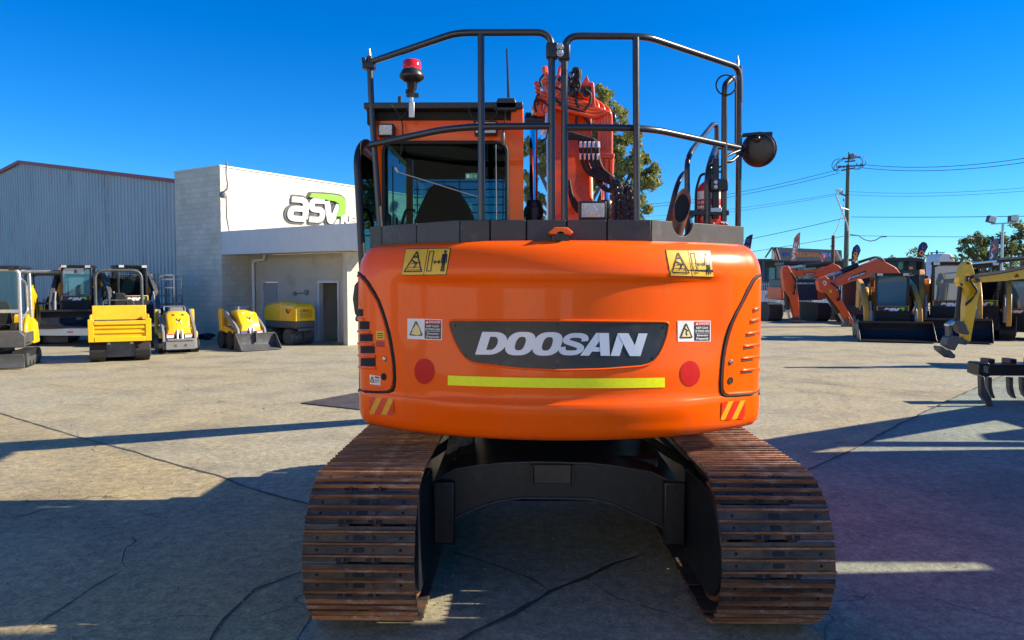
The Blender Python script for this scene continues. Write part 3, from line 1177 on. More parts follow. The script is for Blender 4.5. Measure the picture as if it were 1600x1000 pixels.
# end studs and clamps
for px, py, Y, par in ((577.5, 88, 5.42, lefthr), (1152.5, 99, 5.6, righthr)):
    Q = MB()
    p = at(px, py, Y)
    Q.lathe([(.011, -.06), (.011, .02), (.007, .03), (.007, .055), (.0, .06)], p, (0, 0, 1), 10)
    Q.build('rail_stud', GALV, par)
Q = MB()
p = at(577, 103, 5.42)
Q.box(p.x - .045, p.x + .045, p.y - .035, p.y + .035, p.z - .025, p.z + .02)
Q.box(p.x - .05, p.x - .02, p.y - .03, p.y + .03, p.z + .02, p.z + .055)
Q.build('rail_clamp', BLACK, lefthr, bevel=.005)
Q = MB()
a, b = at(853.5, 66, 4.775), at(891, 90, 4.775)
Q.box(a.x, (a.x + b.x) / 2 - .001, 4.765, 4.84, b.z, a.z)
Q.box((a.x + b.x) / 2 + .001, b.x, 4.765, 4.84, b.z - .012, a.z - .01)
clamp = Q.build('rail_clamp', BLACK, EX, bevel=.012, seg=3)
Q = MB()
for py in (73, 82.5):
    p = at(875.5, py, 4.765)
    Q.lathe([(.0, -.006), (.015, -.006), (.019, .0), (.019, .012)], p + V((0, -.008, 0)), (0, 1, 0), 6)
    Q.lathe([(.024, .0), (.024, .006)], p + V((0, -.002, 0)), (0, 1, 0), 14)
Q.build('clamp_bolt', GALV, clamp)

# ------------------------------------------------------------------ tracks
PITCH = 0.2
TR = 0.43
YR, ZC = 4.475, 0.472
NSHOE = 48
STRAIGHT = (NSHOE * PITCH - 2 * PI * TR) / 2
YF = YR + STRAIGHT


def shoe_mesh():
    Q = MB()
    W = 0.315
    h = PITCH / 2
    # plate profile (y along travel, z outward), three grouser bars
    Q.box(-W, W, -h + .004, h - .004, -.004, .010, 0)
    for k, y in enumerate((-.066, .0, .066)):
        hh = .030 if k != 1 else .027
        Q.prism([(y - .0095, .008), (y + .0095, .008), (y + .0055, hh), (y - .0055, hh)], 'x', -W - .002 * (k == 1), W + .002 * (k == 1), 1)
    # mud holes, bolts, link notches
    for y in (-.033, .033):
        Q.prism(rrect(0, y, .070, .030, .013), 'z', .0095, .0112, 2)
        for sx in (-1, 1):
            Q.lathe([(.012, .0), (.012, .009), (.008, .011), (.0, .011)], (sx * .075, y, .009), (0, 0, 1), 6, 0)
            Q.lathe([(.010, .0), (.0, .0)], (sx * .235, y, .0112), (0, 0, 1), 10, 2)
    for sx in (-1, 1):
        Q.prism(rrect(sx * .085, -h + .019, .084, .040, .014), 'z', .0095, .0114, 2)
        Q.prism(rrect(sx * .085, -h + .017, .014, .034, .005), 'z', .011, .020, 0)
    return Q


shoe0 = None
tracks = []
for side, xc in ((-1, -0.912), (1, 1.428)):
    Q = MB()
    # link chain inside the shoes
    for off in (-.09, .09):
        outer, inner = [], []
        for k in range(96):
            s = k / 96 * NSHOE * PITCH
            def pos(s, r):
                if s < STRAIGHT:
                    return (YF - s, ZC + r)
                s -= STRAIGHT
                if s < PI * TR:
                    a = s / TR
                    return (YR - math.sin(a) * r, ZC + math.cos(a) * r)
                s -= PI * TR
                if s < STRAIGHT:
                    return (YR + s, ZC - r)
                s -= STRAIGHT
                a = s / TR
                return (YF + math.sin(a) * r, ZC - math.cos(a) * r)
            outer.append(pos(s, TR - .006))
            inner.append(pos(s, TR - .10))
        n = 96
        vs = []
        for t in (-.022, .022):
            vs += [(xc + off + t, y, z) for y, z in outer] + [(xc + off + t, y, z) for y, z in inner]
        fs = []
        for k in range(n):
            j = (k + 1) % n
            fs += [(k, j, n + j, n + k), (2 * n + k, 3 * n + k, 3 * n + j, 2 * n + j), (k, 2 * n + k, 2 * n + j, j), (n + k, n + j, 3 * n + j, 3 * n + k)]
        Q.add(vs, fs)
    tr = Q.build('crawler_track', RUST, EX)
    tracks.append(tr)
    for k in range(NSHOE):
        s = (k + .37 * (side > 0)) * PITCH
        # position, outward normal
        if s < STRAIGHT:
            y, z, a = YF - s, ZC + TR, 0
        elif s < STRAIGHT + PI * TR:
            a = (s - STRAIGHT) / TR
            y, z = YR - math.sin(a) * TR, ZC + math.cos(a) * TR
        elif s < 2 * STRAIGHT + PI * TR:
            a = PI
            y, z = YR + (s - STRAIGHT - PI * TR), ZC - TR
        else:
            b = (s - 2 * STRAIGHT - PI * TR) / TR
            a = PI + b
            y, z = YF + math.sin(b) * TR, ZC - math.cos(b) * TR
        if shoe0 is None:
            ob = shoe_mesh().build('track_shoe', [SHOE, GROUS, DARK], None, bevel=.002, seg=1)
            shoe0 = ob
        else:
            ob = shoe0.copy()
            COL.objects.link(ob)
        ob.parent = tr
        ob.location = V((xc, y, z)) - V(EX.location)
        ob.rotation_euler = (a + random.uniform(-.012, .012), random.uniform(-.004, .004), 0)
    # track frame, sprocket, idler, rollers
    Q = MB()
    Q.box(xc - .15, xc + .15, 4.95, 7.6, .30, .62)
    Q.box(xc - .10, xc + .10, 4.95, 7.6, .62, .68)
    for y in [5.1 + .36 * i for i in range(7)]:
        Q.cyl((xc - .14, y, .22), (xc + .14, y, .22), .095, n=16)
    for y in (5.7, 6.9):
        Q.cyl((xc - .1, y, .74), (xc + .1, y, .74), .06, n=12)
    fr = Q.build('track_frame', FRAME, EX, bevel=.01)
    Q = MB()
    Q.lathe([(.10, -.16), (.30, -.16), (.34, -.05), (.34, .05), (.30, .16), (.10, .16)], (xc, YR, ZC), (1, 0, 0), 24)
    Q.build('sprocket', FRAME, fr)
    Q = MB()
    Q.lathe([(.10, -.12), (.30, -.12), (.33, -.04), (.33, .04), (.30, .12), (.10, .12)], (xc, YF, ZC), (1, 0, 0), 24)
    Q.build('idler', FRAME, fr)
    # motor guard on the inner side and its end bracket
    xi = xc - side * .29
    Q = MB()
    prof = [(YR + .62, ZC - .33), (YR + .62, ZC + .30)] + [(YR + .10 + .44 * -math.sin(t) * .98, ZC + .335 * math.cos(t)) for t in [R(10 + 160 * k / 12) for k in range(13)]]
    Q.prism(prof, 'x', xi, xi + side * .05, 0)
    rim = [(YR + .10 + .46 * -math.sin(t), ZC + .35 * math.cos(t)) for t in [R(5 + 170 * k / 14) for k in range(15)]]
    g = Q.build('motor_guard', FRAME, EX, bevel=.012)
    Q = MB()
    Q.tube([(xi + side * .03, y, z) for y, z in rim], .020, 6, 0)
    Q.build('guard_rim', RUST, g, ang=80)
    Q = MB()
    xb = xi - side * .012
    Q.box(min(xb, xb - side * .15), max(xb, xb - side * .15), 4.99, 5.03, .26, .70)
    Q.build('guard_bracket', FRAME, g, bevel=.015, seg=3)
# ------------------------------------------------------------------ car body between the tracks
Q = MB()
top = [(677, 754), (695, 742), (712, 733), (745, 728), (780, 724), (840, 722), (921, 724), (970, 730), (1018, 738), (1045, 751), (1068, 763)]
bot = [(1072, 858), (1058, 846), (1048, 832), (1040, 826), (1018, 815), (993, 804), (975, 796), (959, 788), (940, 783), (921, 780), (870, 778.5), (815, 778), (781, 783), (758, 789), (737, 797), (718, 806), (699, 816), (690, 824), (680, 830), (668, 838)]
pts = [at(x, y, 5.05) for x, y in top + bot]
Q.slab(pts, (0, 1, 0), .05)
cb = Q.build('car_body_plate', FRAME, EX, bevel=.006)
Q = MB()
pts = [at(x, y, 5.05) for x, y in top]
for a, b in zip(pts, pts[1:]):
    Q.add([a, b, b + V((0, 1.9, .08)), a + V((0, 1.9, .08))], [(0, 1, 2, 3)])
    Q.add([a - V((0, 0, .02)), b - V((0, 0, .02)), b + V((0, 1.9, .06)), a + V((0, 1.9, .06))], [(0, 1, 2, 3)])
Q.build('car_body_top', FRAME, cb)
Q = MB()
Q.box(-.50, 1.0, 5.32, 7.35, .46, .80)
Q.build('centre_box', FRAME, cb, bevel=.03)
Q = MB()
pts = [at(x, y, 5.045) for x, y in bot[3:-3]]
Q.tube(pts, .010, 6)
Q.tube([at(x, y, 5.045) for x, y in top], .009, 6)
Q.build('plate_flange', pm('flange_painted_highlight', (.05, .052, .055), .45, .2, .3, 9), cb, ang=80)  # lighter grey paints a rim highlight along the plate edges
Q = MB()
a, b = at(834, 726, 5.03), at(892, 755, 5.03)
Q.box(a.x, b.x, 5.02, 5.06, b.z, a.z)
Q.build('cover_plate', pm('cover_brown_black', (0.05, 0.042, 0.036), .6, 0, .3, 8), cb, bevel=.006)
Q = MB()
for px in (831, 895):
    p = at(px, 742, 5.03)
    Q.box(p.x - .006, p.x + .006, 5.01, 5.06, p.z - .09, p.z + .07)
Q.build('cover_rib', FRAME, cb)
# swing bearing, hose drum, and underside of the upper frame
Q = MB()
Q.lathe([(.62, .84), (.62, 1.0), (.66, 1.0), (.66, 1.08)], (.255, 6.35, 0), (0, 0, 1), 40)
Q.build('swing_bearing', FRAME, EX)
Q = MB()
Q.box(-.75, 1.27, 5.2, 7.1, 1.075, 1.14)
Q.box(-.05, 1.27, 7.1, 8.0, 1.075, 1.14)
Q.box(.0, .5, 5.15, 8.1, 1.0, 1.075)
uf = Q.build('upper_frame', FRAME, EX, bevel=.01)
Q = MB()
a = at(745, 690, 5.75)
Q.cyl(a + V((-.1, 0, .12)), a + V((-.16, .0, -.22)), .10, .11, 16)
Q.build('travel_hose_cover', pm('worn_hose_cover', (.09, .085, .075), .6, 0, .5, 14, dirt=(.3, .29, .26), dscale=20, damt=.5), uf)
for px, s in ((705, 1), (1010, -1)):
    Q = MB()
    p = at(px, 700, 5.7)
    for k in range(3):
        Q.tube(fillet([(p.x + .03 * k, 6.0, 1.0), (p.x + s * .05 + .03 * k, 5.9, .85), (p.x - s * .25 + .03 * k, 5.8, .66), (p.x - s * .55, 5.6, .55)], .12), .018, 8)
    Q.build('travel_hose', RUBBER, uf, ang=80)

# ------------------------------------------------------------------ upper body in front of the counterweight
Q = MB()
Q.prism([(-1.12, 5.75), (1.64, 5.75), (1.64, 8.05), (-.05, 8.05), (-.05, 7.12), (-1.12, 7.12)], 'z', 1.14, 1.32)
Q.build('upper_deck', FRAME, EX, bevel=.02)
Q = MB()
Q.box(.72, 1.655, 6.05, 8.0, 1.325, 2.25)
Q.build('right_body', ORANGE, EX, bevel=.05, seg=3)
Q = MB()
Q.box(-1.13, -.10, 6.02, 6.2, 1.325, 2.24)
Q.box(-.08, .70, 6.02, 6.12, 1.325, 1.95)
Q.build('engine_housing', ORANGE, EX, bevel=.04, seg=3)
Q = MB()
Q.prism([(-1.02, 5.35), (-.30, 4.9), (.80, 4.9), (1.52, 5.40), (1.52, 6.0), (-1.02, 6.0)], 'z', 2.336, 2.35)
Q.build('rear_deck', PANEL, EX, bevel=.004)
# ================================================================== cab
CY0, CY1 = 5.52, 7.05           # rear and front of the cab
def pl(px, py, Y=CY0):
    p = at(px, py, Y)
    return p.x, p.z
xl, _ = pl(588, 300)
xr, _ = pl(818, 300)
wl, wt = pl(598, 222)
wr, _ = pl(793, 222)
_, zt = pl(700, 186)
ZB = 1.33
Q = MB()
# rear frame with a rounded window opening
zwb = 2.40
hole = rrect((wl + wr) / 2, (wt + zwb) / 2, wr - wl, wt - zwb, .07, 5)
def ringplate(outer, inner, y0, y1):
    mb = MB()
    n = len(inner)
    cx = sum(p[0] for p in inner) / n
    cz = sum(p[1] for p in inner) / n
    x0, z0, x1, z1 = outer
    out = []
    for x, z in inner:
        dx, dz = x - cx, z - cz
        t = min(((x1 - cx) / dx) if dx > 1e-6 else 1e9, ((x0 - cx) / dx) if dx < -1e-6 else 1e9,
                ((z1 - cz) / dz) if dz > 1e-6 else 1e9, ((z0 - cz) / dz) if dz < -1e-6 else 1e9)
        out.append((cx + dx * t, cz + dz * t))
    vs = []
    for y in (y0, y1):
        vs += [(x, y, z) for x, z in inner] + [(x, y, z) for x, z in out]
    fs = []
    for i in range(n):
        j = (i + 1) % n
        fs += [(i, j, n + j, n + i), (2 * n + i, 3 * n + i, 3 * n + j, 2 * n + j), (i, 2 * n + i, 2 * n + j, j), (n + i, n + j, 3 * n + j, 3 * n + i)]
    mb.add(vs, fs)
    # corner fillers keep the outline square
    for cxx, czz in ((x0, z0), (x1, z0), (x1, z1), (x0, z1)):
        near = sorted(range(n), key=lambda i: (out[i][0] - cxx) ** 2 + (out[i][1] - czz) ** 2)[:1][0]
        a, b = out[near], out[(near + 1) % n]
        c2 = out[near - 1]
        for q in (b, c2):
            if abs(q[0] - a[0]) > 1e-6 and abs(q[1] - a[1]) > 1e-6:
                for y in (y0, y1):
                    mb.add([(a[0], y, a[1]), (q[0], y, q[1]), (cxx, y, czz)], [(0, 1, 2)])
    return mb
mb = ringplate((xl, ZB, xr, zt), hole, CY0, CY0 + .07)
# side pillars and sill rails running forward
for x0, x1 in ((xl, xl + .05), (xr - .10, xr)):
    mb.box(x0, x1, CY0 + .072, CY0 + .22, ZB, zt)
    mb.box(x0, x1, CY1 - .10, CY1, ZB, zt)
    mb.box(x0, x1, CY0 + .222, CY1 - .102, zt - .13, zt)
mb.box(xr - .10, xr, CY0 + .222, CY1 - .102, ZB, 2.35)
mb.box(xl + .052, xr - .102, CY1 - .06, CY1, ZB, 1.75)
CAB = mb.build('cab', ORANGE, EX, bevel=.012)
Q = MB()
Q.tube([(x, CY0 - .004, z) for x, z in rrect((wl + wr) / 2, (wt + zwb) / 2, wr - wl - .01, wt - zwb - .01, .07, 5)], .014, 8, closed=True)
Q.build('window_gasket', RUBBER, CAB, ang=80)
Q = MB()
Q.prism(rrect((wl + wr) / 2, (wt + zwb) / 2, wr - wl - .01, wt - zwb - .01, .068, 5), 'y', CY0 + .02, CY0 + .026)
Q.build('rear_window', CABGLASS, CAB)
# roof: dark header box and slab with overhang
Q = MB()
a, b = pl(569, 161, 5.42), pl(817, 186, 5.42)
Q.box(a[0], b[0], 5.40, 7.2, a[1] - .045, a[1])
roof = Q.build('cab_roof', BLACK, CAB, bevel=.006)
Q = MB()
Q.box(a[0] + .06, b[0] - .05, 5.50, 7.0, zt - .01, a[1] - .047)
Q.box(a[0] + .02, a[0] + .055, 5.42, 5.7, a[1] - .15, a[1] - .047)
Q.build('roof_box', DARK, roof)
Q = MB()
p = at(808, 182, 5.46)
Q.box(p.x - .045, p.x + .045, 5.44, 5.60, p.z - .055, p.z + .055)
Q.build('roof_bracket', ORANGE, roof, bevel=.006)
# interior: floor, blind, seat, console, front guard
Q = MB()
Q.box(xl + .06, xr - .11, CY0 + .25, CY1 - .08, ZB + .02, ZB + .06)
Q.box(xl + .06, xr - .11, CY1 - .05, CY1 - .03, at(700, 281, CY1).z, zt - .02)
Q.box(xl + .06, xr - .11, CY0 + .1, CY1 - .07, zt - .06, zt - .02)
Q.build('cab_lining', DARK, CAB)
Q = MB()
sx0, sx1 = at(650, 340, 6.15).x, at(741, 340, 6.15).x
cxs = (sx0 + sx1) / 2
hw = (sx1 - sx0) / 2
z0 = at(690, 345, 6.15).z
prof = [(cxs - hw * .95, 1.9), (cxs - hw * 1.05, z0), (cxs - hw * .85, z0 + .12), (cxs - hw * .55, z0 + .27), (cxs - hw * .35, z0 + .30), (cxs + hw * .35, z0 + .285), (cxs + hw * .52, z0 + .24), (cxs + hw * .88, z0 + .10), (cxs + hw * 1.02, z0), (cxs + hw * .95, 1.9)]
Q.prism(prof, 'y', 6.10, 6.24)
Q.box(cxs - hw, cxs + hw, 6.25, 6.75, 1.75, 1.92)
Q.build('seat', DARK, CAB, bevel=.04, seg=3)
Q = MB()
a = at(598, 330, 6.3)
Q.box(a.x - .05, a.x + .02, 6.2, 6.6, 1.6, a.z)
Q.tube(fillet([(a.x + .12, 6.5, 1.9), (a.x + .12, 6.5, 2.55), (a.x + .17, 6.5, 2.72), (a.x + .25, 6.5, 2.7)], .06), .014, 8)
Q.tube([(a.x + .06, 6.6, 1.9), (a.x + .07, 6.6, 2.65)], .012, 8)
Q.box(a.x + .02, a.x + .10, 6.55, 6.62, 2.50, 2.58)
Q.build('control_console', DARK, CAB, bevel=.006)
Q = MB()
for px in (614, 652, 694, 718, 756, 786):
    p = at(px, 300, 7.08)
    Q.bar((p.x, 7.08, 1.8), (p.x, 7.08, zt - .1), .010, .02)
for py in (284, 296, 308, 320, 332, 344, 356, 368):
    z = at(700, py, 7.09).z
    Q.bar((xl + .05, 7.10, z), (xr - .1, 7.10, z), .010, .010)
Q.build('front_guard', BLACK, CAB)
Q = MB()
Q.box(xl + .06, xr - .11, CY1 - .025, CY1 - .02, 1.76, at(700, 281, CY1).z)
Q.build('windscreen', CLEARGLASS, CAB)
Q = MB()
Q.box(xr - .05, xr - .045, CY0 + .23, CY1 - .11, 2.36, zt - .14)
Q.build('side_window', CABGLASS, CAB)
Q = MB()
fnx = lambda u, v, y=CY0 + .018: V(((at(727, 275, CY0).x) * (1 - u) + at(746, 275, CY0).x * u, y, at(736, 279.5, CY0).z * (1 - v) + at(736, 270, CY0).z * v))
Q.add([fnx(0, 0), fnx(1, 0), fnx(1, 1), fnx(0, 1)], [(0, 1, 2, 3)], 0)
f2 = lambda u, v: fnx(.08 + .84 * u, .15 + .7 * v, CY0 + .0165)
for pts in ([(0, .1), (.3, .1), (.3, .9), (0, .9)], [(.72, .45), (.9, .45), (.9, .2), (1, .5), (.9, .8), (.9, .55), (.72, .55)]):
    Q.add([f2(u, v) for u, v in pts], [tuple(range(len(pts)))], 1)
for u, v, r in ((.52, .82, .06), (.50, .55, .1), (.46, .25, .08), (.58, .28, .07)):
    Q.add([f2(u + r * math.cos(t) * .5, v + r * 1.4 * math.sin(t)) for t in [2 * PI * k / 8 for k in range(8)]], [tuple(range(8))], 1)
Q.build('exit_sticker', [GREENP, STW], CAB)
Q = MB()
Q.tube([at(622, 269, 5.505), at(680, 287, 5.50), at(747, 308, 5.505)], .005, 6)
Q.tube([at(622, 269, 5.50), at(618, 262, 5.50)], .012, 8)
Q.build('wiper', GALV, CAB, ang=80)
Q = MB()
p = at(775, 226, 5.5)
Q.tube([p, at(776, 345, 5.5)], .004, 6)
Q.build('heater_wire', STEEL, CAB)
# rear work lights on the cab
for (x0, y0, x1, y1, nm) in ((590, 193, 615, 213, 'cab'), (741, 189, 777, 210, 'cab')):
    Q = MB()
    a, b = at(x0, y0, 5.44), at(x1, y1, 5.44)
    Q.box(a.x, b.x, 5.44, 5.52, b.z, a.z)
    lamp = Q.build('work_light', BLACK, CAB, bevel=.008)
    Q = MB()
    Q.box(a.x + .012, b.x - .012, 5.434, 5.45, b.z + .012, a.z - .012)
    for k in range(1, 6):
        x = a.x + .012 + (b.x - a.x - .024) * k / 6
        Q.box(x - .002, x + .002, 5.431, 5.436, b.z + .014, a.z - .014)
    for k in range(1, 4):
        z = b.z + .012 + (a.z - b.z - .024) * k / 4
        Q.box(a.x + .014, b.x - .014, 5.4305, 5.436, z - .002, z + .002)
    Q.build('lamp_lens', LENS, lamp)
# beacon
Q = MB()
bp = at(643.5, 109.5, 5.44)
px_m = 5.44 / F_PX
Q.lathe([(14 * px_m, 1 * px_m), (16 * px_m, -3 * px_m), (19.5 * px_m, -9 * px_m), (18.5 * px_m, -13 * px_m), (12 * px_m, -17.5 * px_m), (8 * px_m, -20 * px_m), (7 * px_m, -30 * px_m), (5 * px_m, -32 * px_m), (4 * px_m, -42 * px_m)], bp, (0, 0, 1), 22)
c = at(637, 143, 5.44)
Q.ball(c, .018)
Q.bar(at(635, 148, 5.44), at(654, 149, 5.44), .02, .03)
beacon = Q.build('beacon', BLACK, CAB, ang=60)
Q = MB()
Q.lathe([(14.5 * px_m, 0), (14.8 * px_m, 3 * px_m), (13.8 * px_m, 12 * px_m), (12.5 * px_m, 14 * px_m), (4 * px_m, 14.6 * px_m), (0, 14.6 * px_m)], bp, (0, 0, 1), 22)
Q.build('beacon_lens', REDLENS, beacon, ang=50)
Q = MB()
a = at(643.5, 151, 5.44)
b = at(643.5, 184, 5.40)
Q.bar(a, at(643.5, 166, 5.44), .022, .03)
Q.box(b.x - .02, b.x + .02, 5.385, 5.40, b.z, b.z + .11)
Q.build('beacon_bracket', GALV, beacon, bevel=.003)
# aerial, receiver box, short post, cables
Q = MB()
Q.tube([at(792, 76, 5.5), at(793.5, 120, 5.5), at(794.5, 152, 5.5)], .008, 8, rr=[.007, .008, .011])
aer = Q.build('aerial', BLACK, CAB)
Q = MB()
a, b = at(774, 154, 5.42), at(808, 174, 5.42)
Q.prism([(a.x + .01, b.z), (a.x, b.z + .05), (a.x + .02, a.z), (b.x - .02, a.z), (b.x, b.z + .05), (b.x - .01, b.z)], 'y', 5.40, 5.52)
Q.build('receiver_box', BLACK, CAB, bevel=.008)
Q = MB()
Q.cyl(at(625, 164, 5.5), at(625, 151, 5.5), .016, n=10)
Q.build('roof_post', BLACK, CAB)
def cable(par, pts, r=.006, mat=None, name='cable', fr=.06):
    Q = MB()
    Q.tube(fillet(pts, fr, 4), r, 6)
    return Q.build(name, mat or RUBBER, par, ang=80)
cable(CAB, [at(611, 164, 5.4), at(618, 172, 5.4), at(627, 184, 5.42), at(630, 205, 5.44), at(627, 230, 5.46), at(624, 255, 5.48)])
cable(CAB, [at(640, 165, 5.4), at(632, 180, 5.41), at(622, 188, 5.41)])
cable(CAB, [at(790, 172, 5.4), at(789, 190, 5.42), at(787, 204, 5.42), at(786, 215, 5.43)])
Q = MB()
Q.lathe([(.004, .05), (.013, .035), (.016, .0), (.011, -.045), (.003, -.055)], at(786, 215, 5.43), (0, 0, 1), 10)
Q.build('cable_plug', GREY, CAB)
cable(CAB, [at(730, 166, 5.4), at(736, 180, 5.41), at(742, 190, 5.42)])
cable(CAB, [at(770, 166, 5.4), at(778, 176, 5.4), at(772, 184, 5.42), at(765, 188, 5.42)])
# open door folded back along the left side
Q = MB()
xd = -1.205
zlo, zhi = at(552, 597, 5.42).z, at(572, 217, 5.55).z
frame = fillet([(xd + .045, 5.42, zlo), (xd + .04, 5.42, 2.0), (xd - .01, 5.46, zhi - .12), (xd + .02, 5.62, zhi), (xd + .02, 6.25, zhi - .02), (xd + .02, 6.32, 2.0), (xd + .02, 6.28, zlo)], .16, 6)
Q.tube(frame, .028, 10, closed=True)
Q.box(xd + .0, xd + .05, 5.44, 6.28, zlo + .02, 1.95)
cdoor = Q.build('cab_door', BLACK, CAB, ang=60)
Q = MB()
Q.box(xd + .015, xd + .02, 5.46, 6.26, 1.952, zhi - .03)
Q.build('door_glass', CLEARGLASS, cdoor)
Q = MB()
a = at(550, 437, 5.42)
Q.prism([(xd + .0, a.z), (xd - .035, a.z - .04), (xd - .05, a.z - .14), (xd - .035, a.z - .25), (xd + .0, a.z - .31)], 'y', 5.44, 5.56)
Q.box(xd - .03, xd + .01, 5.43, 5.50, a.z - .31, a.z - .27)
Q.build('door_latch', BLACK, cdoor, bevel=.012)
Q = MB()
a = at(548, 440, 5.42)
Q.box(xd + .0, xd + .028, 5.41, 5.43, zlo - .04, a.z + .02)
Q.build('door_edge_guard', BLACK, cdoor, bevel=.004)

# ================================================================== boom
BX0, BX1 = .235, .61
YBM = 6.9
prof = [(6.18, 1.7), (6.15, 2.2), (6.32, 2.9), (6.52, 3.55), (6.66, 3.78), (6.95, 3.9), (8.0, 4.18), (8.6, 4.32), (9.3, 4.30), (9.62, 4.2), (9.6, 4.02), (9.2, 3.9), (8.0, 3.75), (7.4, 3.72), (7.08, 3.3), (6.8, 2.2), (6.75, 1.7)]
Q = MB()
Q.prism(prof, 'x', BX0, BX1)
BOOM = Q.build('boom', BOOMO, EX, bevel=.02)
def bt(s):
    """point on the boom back face by length from the foot"""
    P = [(6.15, 2.2), (6.32, 2.9), (6.52, 3.55), (6.66, 3.78), (6.95, 3.9), (8.0, 4.18)]
    for a, b in zip(P, P[1:]):
        l = math.hypot(b[0] - a[0], b[1] - a[1])
        if s <= l:
            return (a[0] + (b[0] - a[0]) * s / l, a[1] + (b[1] - a[1]) * s / l)
        s -= l
    return P[-1]
# weld seams
Q = MB()
for x in (BX0 + .03, BX1 - .03):
    Q.tube([(x, y - .006, z + .004) for y, z in [bt(k * .15) for k in range(12)]], .007, 5)
Q.build('weld_seam', BOOMO, BOOM)
# dipper arm and bucket hanging out front
Q = MB()
Q.prism([(9.25, 4.45), (9.5, 4.62), (9.75, 4.35), (11.55, 1.25), (11.42, 1.05), (11.25, 1.15), (9.45, 3.75), (9.3, 4.05)], 'x', .35, .63)
arm = Q.build('dipper_arm', BOOMO, EX, bevel=.015)
Q = MB()
Q.prism([(11.30, 1.2), (11.65, 1.1), (11.95, .7), (11.85, .25), (11.5, .02), (11.05, .05), (10.85, .12), (11.2, .35), (11.3, .8)], 'x', .02, .96)
Q.build('bucket', FRAME, arm, bevel=.01)
Q = MB()
Q.cyl((.42, 8.0, 4.2), (.42, 8.9, 4.45), .085, n=14)
Q.cyl((.42, 8.9, 4.45), (.42, 9.45, 4.5), .05, n=12, m=1)
Q.build('arm_cylinder', [BLACK, CHROME], BOOM)
# boom lift cylinders either side
for px, sgn in ((834, -1), (957, 1)):
    x = at(834, 300, 6.45).x if sgn < 0 else BX1 + .12
    Q = MB()
    g = at(834, 322, 6.45)
    Q.cyl((x, 6.47, 1.5), (x, 6.45, g.z), .072, n=18)
    Q.lathe([(.085, -.10), (.085, -.02), (.065, .0), (.065, .03), (.05, .05)], (x, 6.45, g.z), (0, 0, 1), 20)
    cyl_ = Q.build('boom_cylinder', BLACK, EX)
    Q = MB()
    e = at(834, 192, 6.6)
    Q.cyl((x, 6.45, g.z), (x, 6.6, e.z), .036, n=18)
    Q.build('cylinder_rod', CHROME, cyl_)
    Q = MB()
    Q.cyl((x - .075, 6.62, e.z + .03), (x + .10, 6.62, e.z + .03), .065, n=18)
    Q.box(x - .08, x + .09, 6.56, 6.70, e.z - .03, e.z + .06)
    Q.build('rod_end', BLACK, cyl_, bevel=.01)

def z7(cx, cy, Y):
    return at(830 + cx * .28, 80 + cy * .28, 6.15 + (Y - 6.7) * .4)
# painted steel pipes bending off the boom
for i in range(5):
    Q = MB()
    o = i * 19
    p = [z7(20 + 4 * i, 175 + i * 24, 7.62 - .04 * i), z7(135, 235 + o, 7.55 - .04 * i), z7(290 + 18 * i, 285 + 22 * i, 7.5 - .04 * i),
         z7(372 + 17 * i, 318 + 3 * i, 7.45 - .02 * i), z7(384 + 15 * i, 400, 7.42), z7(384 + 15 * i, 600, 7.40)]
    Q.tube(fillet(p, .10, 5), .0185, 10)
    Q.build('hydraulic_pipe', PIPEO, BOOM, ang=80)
for i in range(3):
    Q = MB()
    p = [z7(205, 215 + i * 20, 7.72), z7(275, 232 + i * 24, 7.66), z7(352 + 30 * i, 268 + 20 * i, 7.6), z7(372 + 32 * i, 300 + 16 * i, 7.56), z7(378 + 30 * i, 420, 7.5)]
    Q.tube(fillet(p, .09, 5), .0185, 10)
    Q.build('hydraulic_pipe', PIPEO, BOOM, ang=80)
# pipe bracket lower right and upright plate
Q = MB()
a, b = z7(375, 572, 7.36), z7(462, 600, 7.36)
Q.box(a.x, b.x, a.y - .02, a.y + .09, b.z, a.z)
for k in range(3):
    c = z7(392 + 27 * k, 602, 7.40)
    Q.cyl(c, c - V((0, 0, .19)), .028, .02, 10)
Q.slab([z7(445, 575, 7.36), z7(466, 575, 7.36), z7(462, 625, 7.36), z7(450, 625, 7.36)], (0, 1, 0), .05)
Q.build('pipe_bracket', PIPEO, BOOM, bevel=.005)
Q = MB()
Q.slab([z7(333, 172, 7.40), z7(350, 178, 7.40), z7(368, 440, 7.40), z7(348, 440, 7.40)], (0, 1, 0), .02)
Q.slab([z7(285, 172, 7.42), z7(345, 172, 7.42), z7(345, 192, 7.42), z7(285, 192, 7.42)], (0, 1, 0), .25)
Q.slab([z7(288, 170, 7.5), z7(310, 132, 7.5), z7(325, 170, 7.5)], (0, 1, 0), .02)
Q.build('pipe_guard_plate', PIPEO, BOOM, bevel=.004)
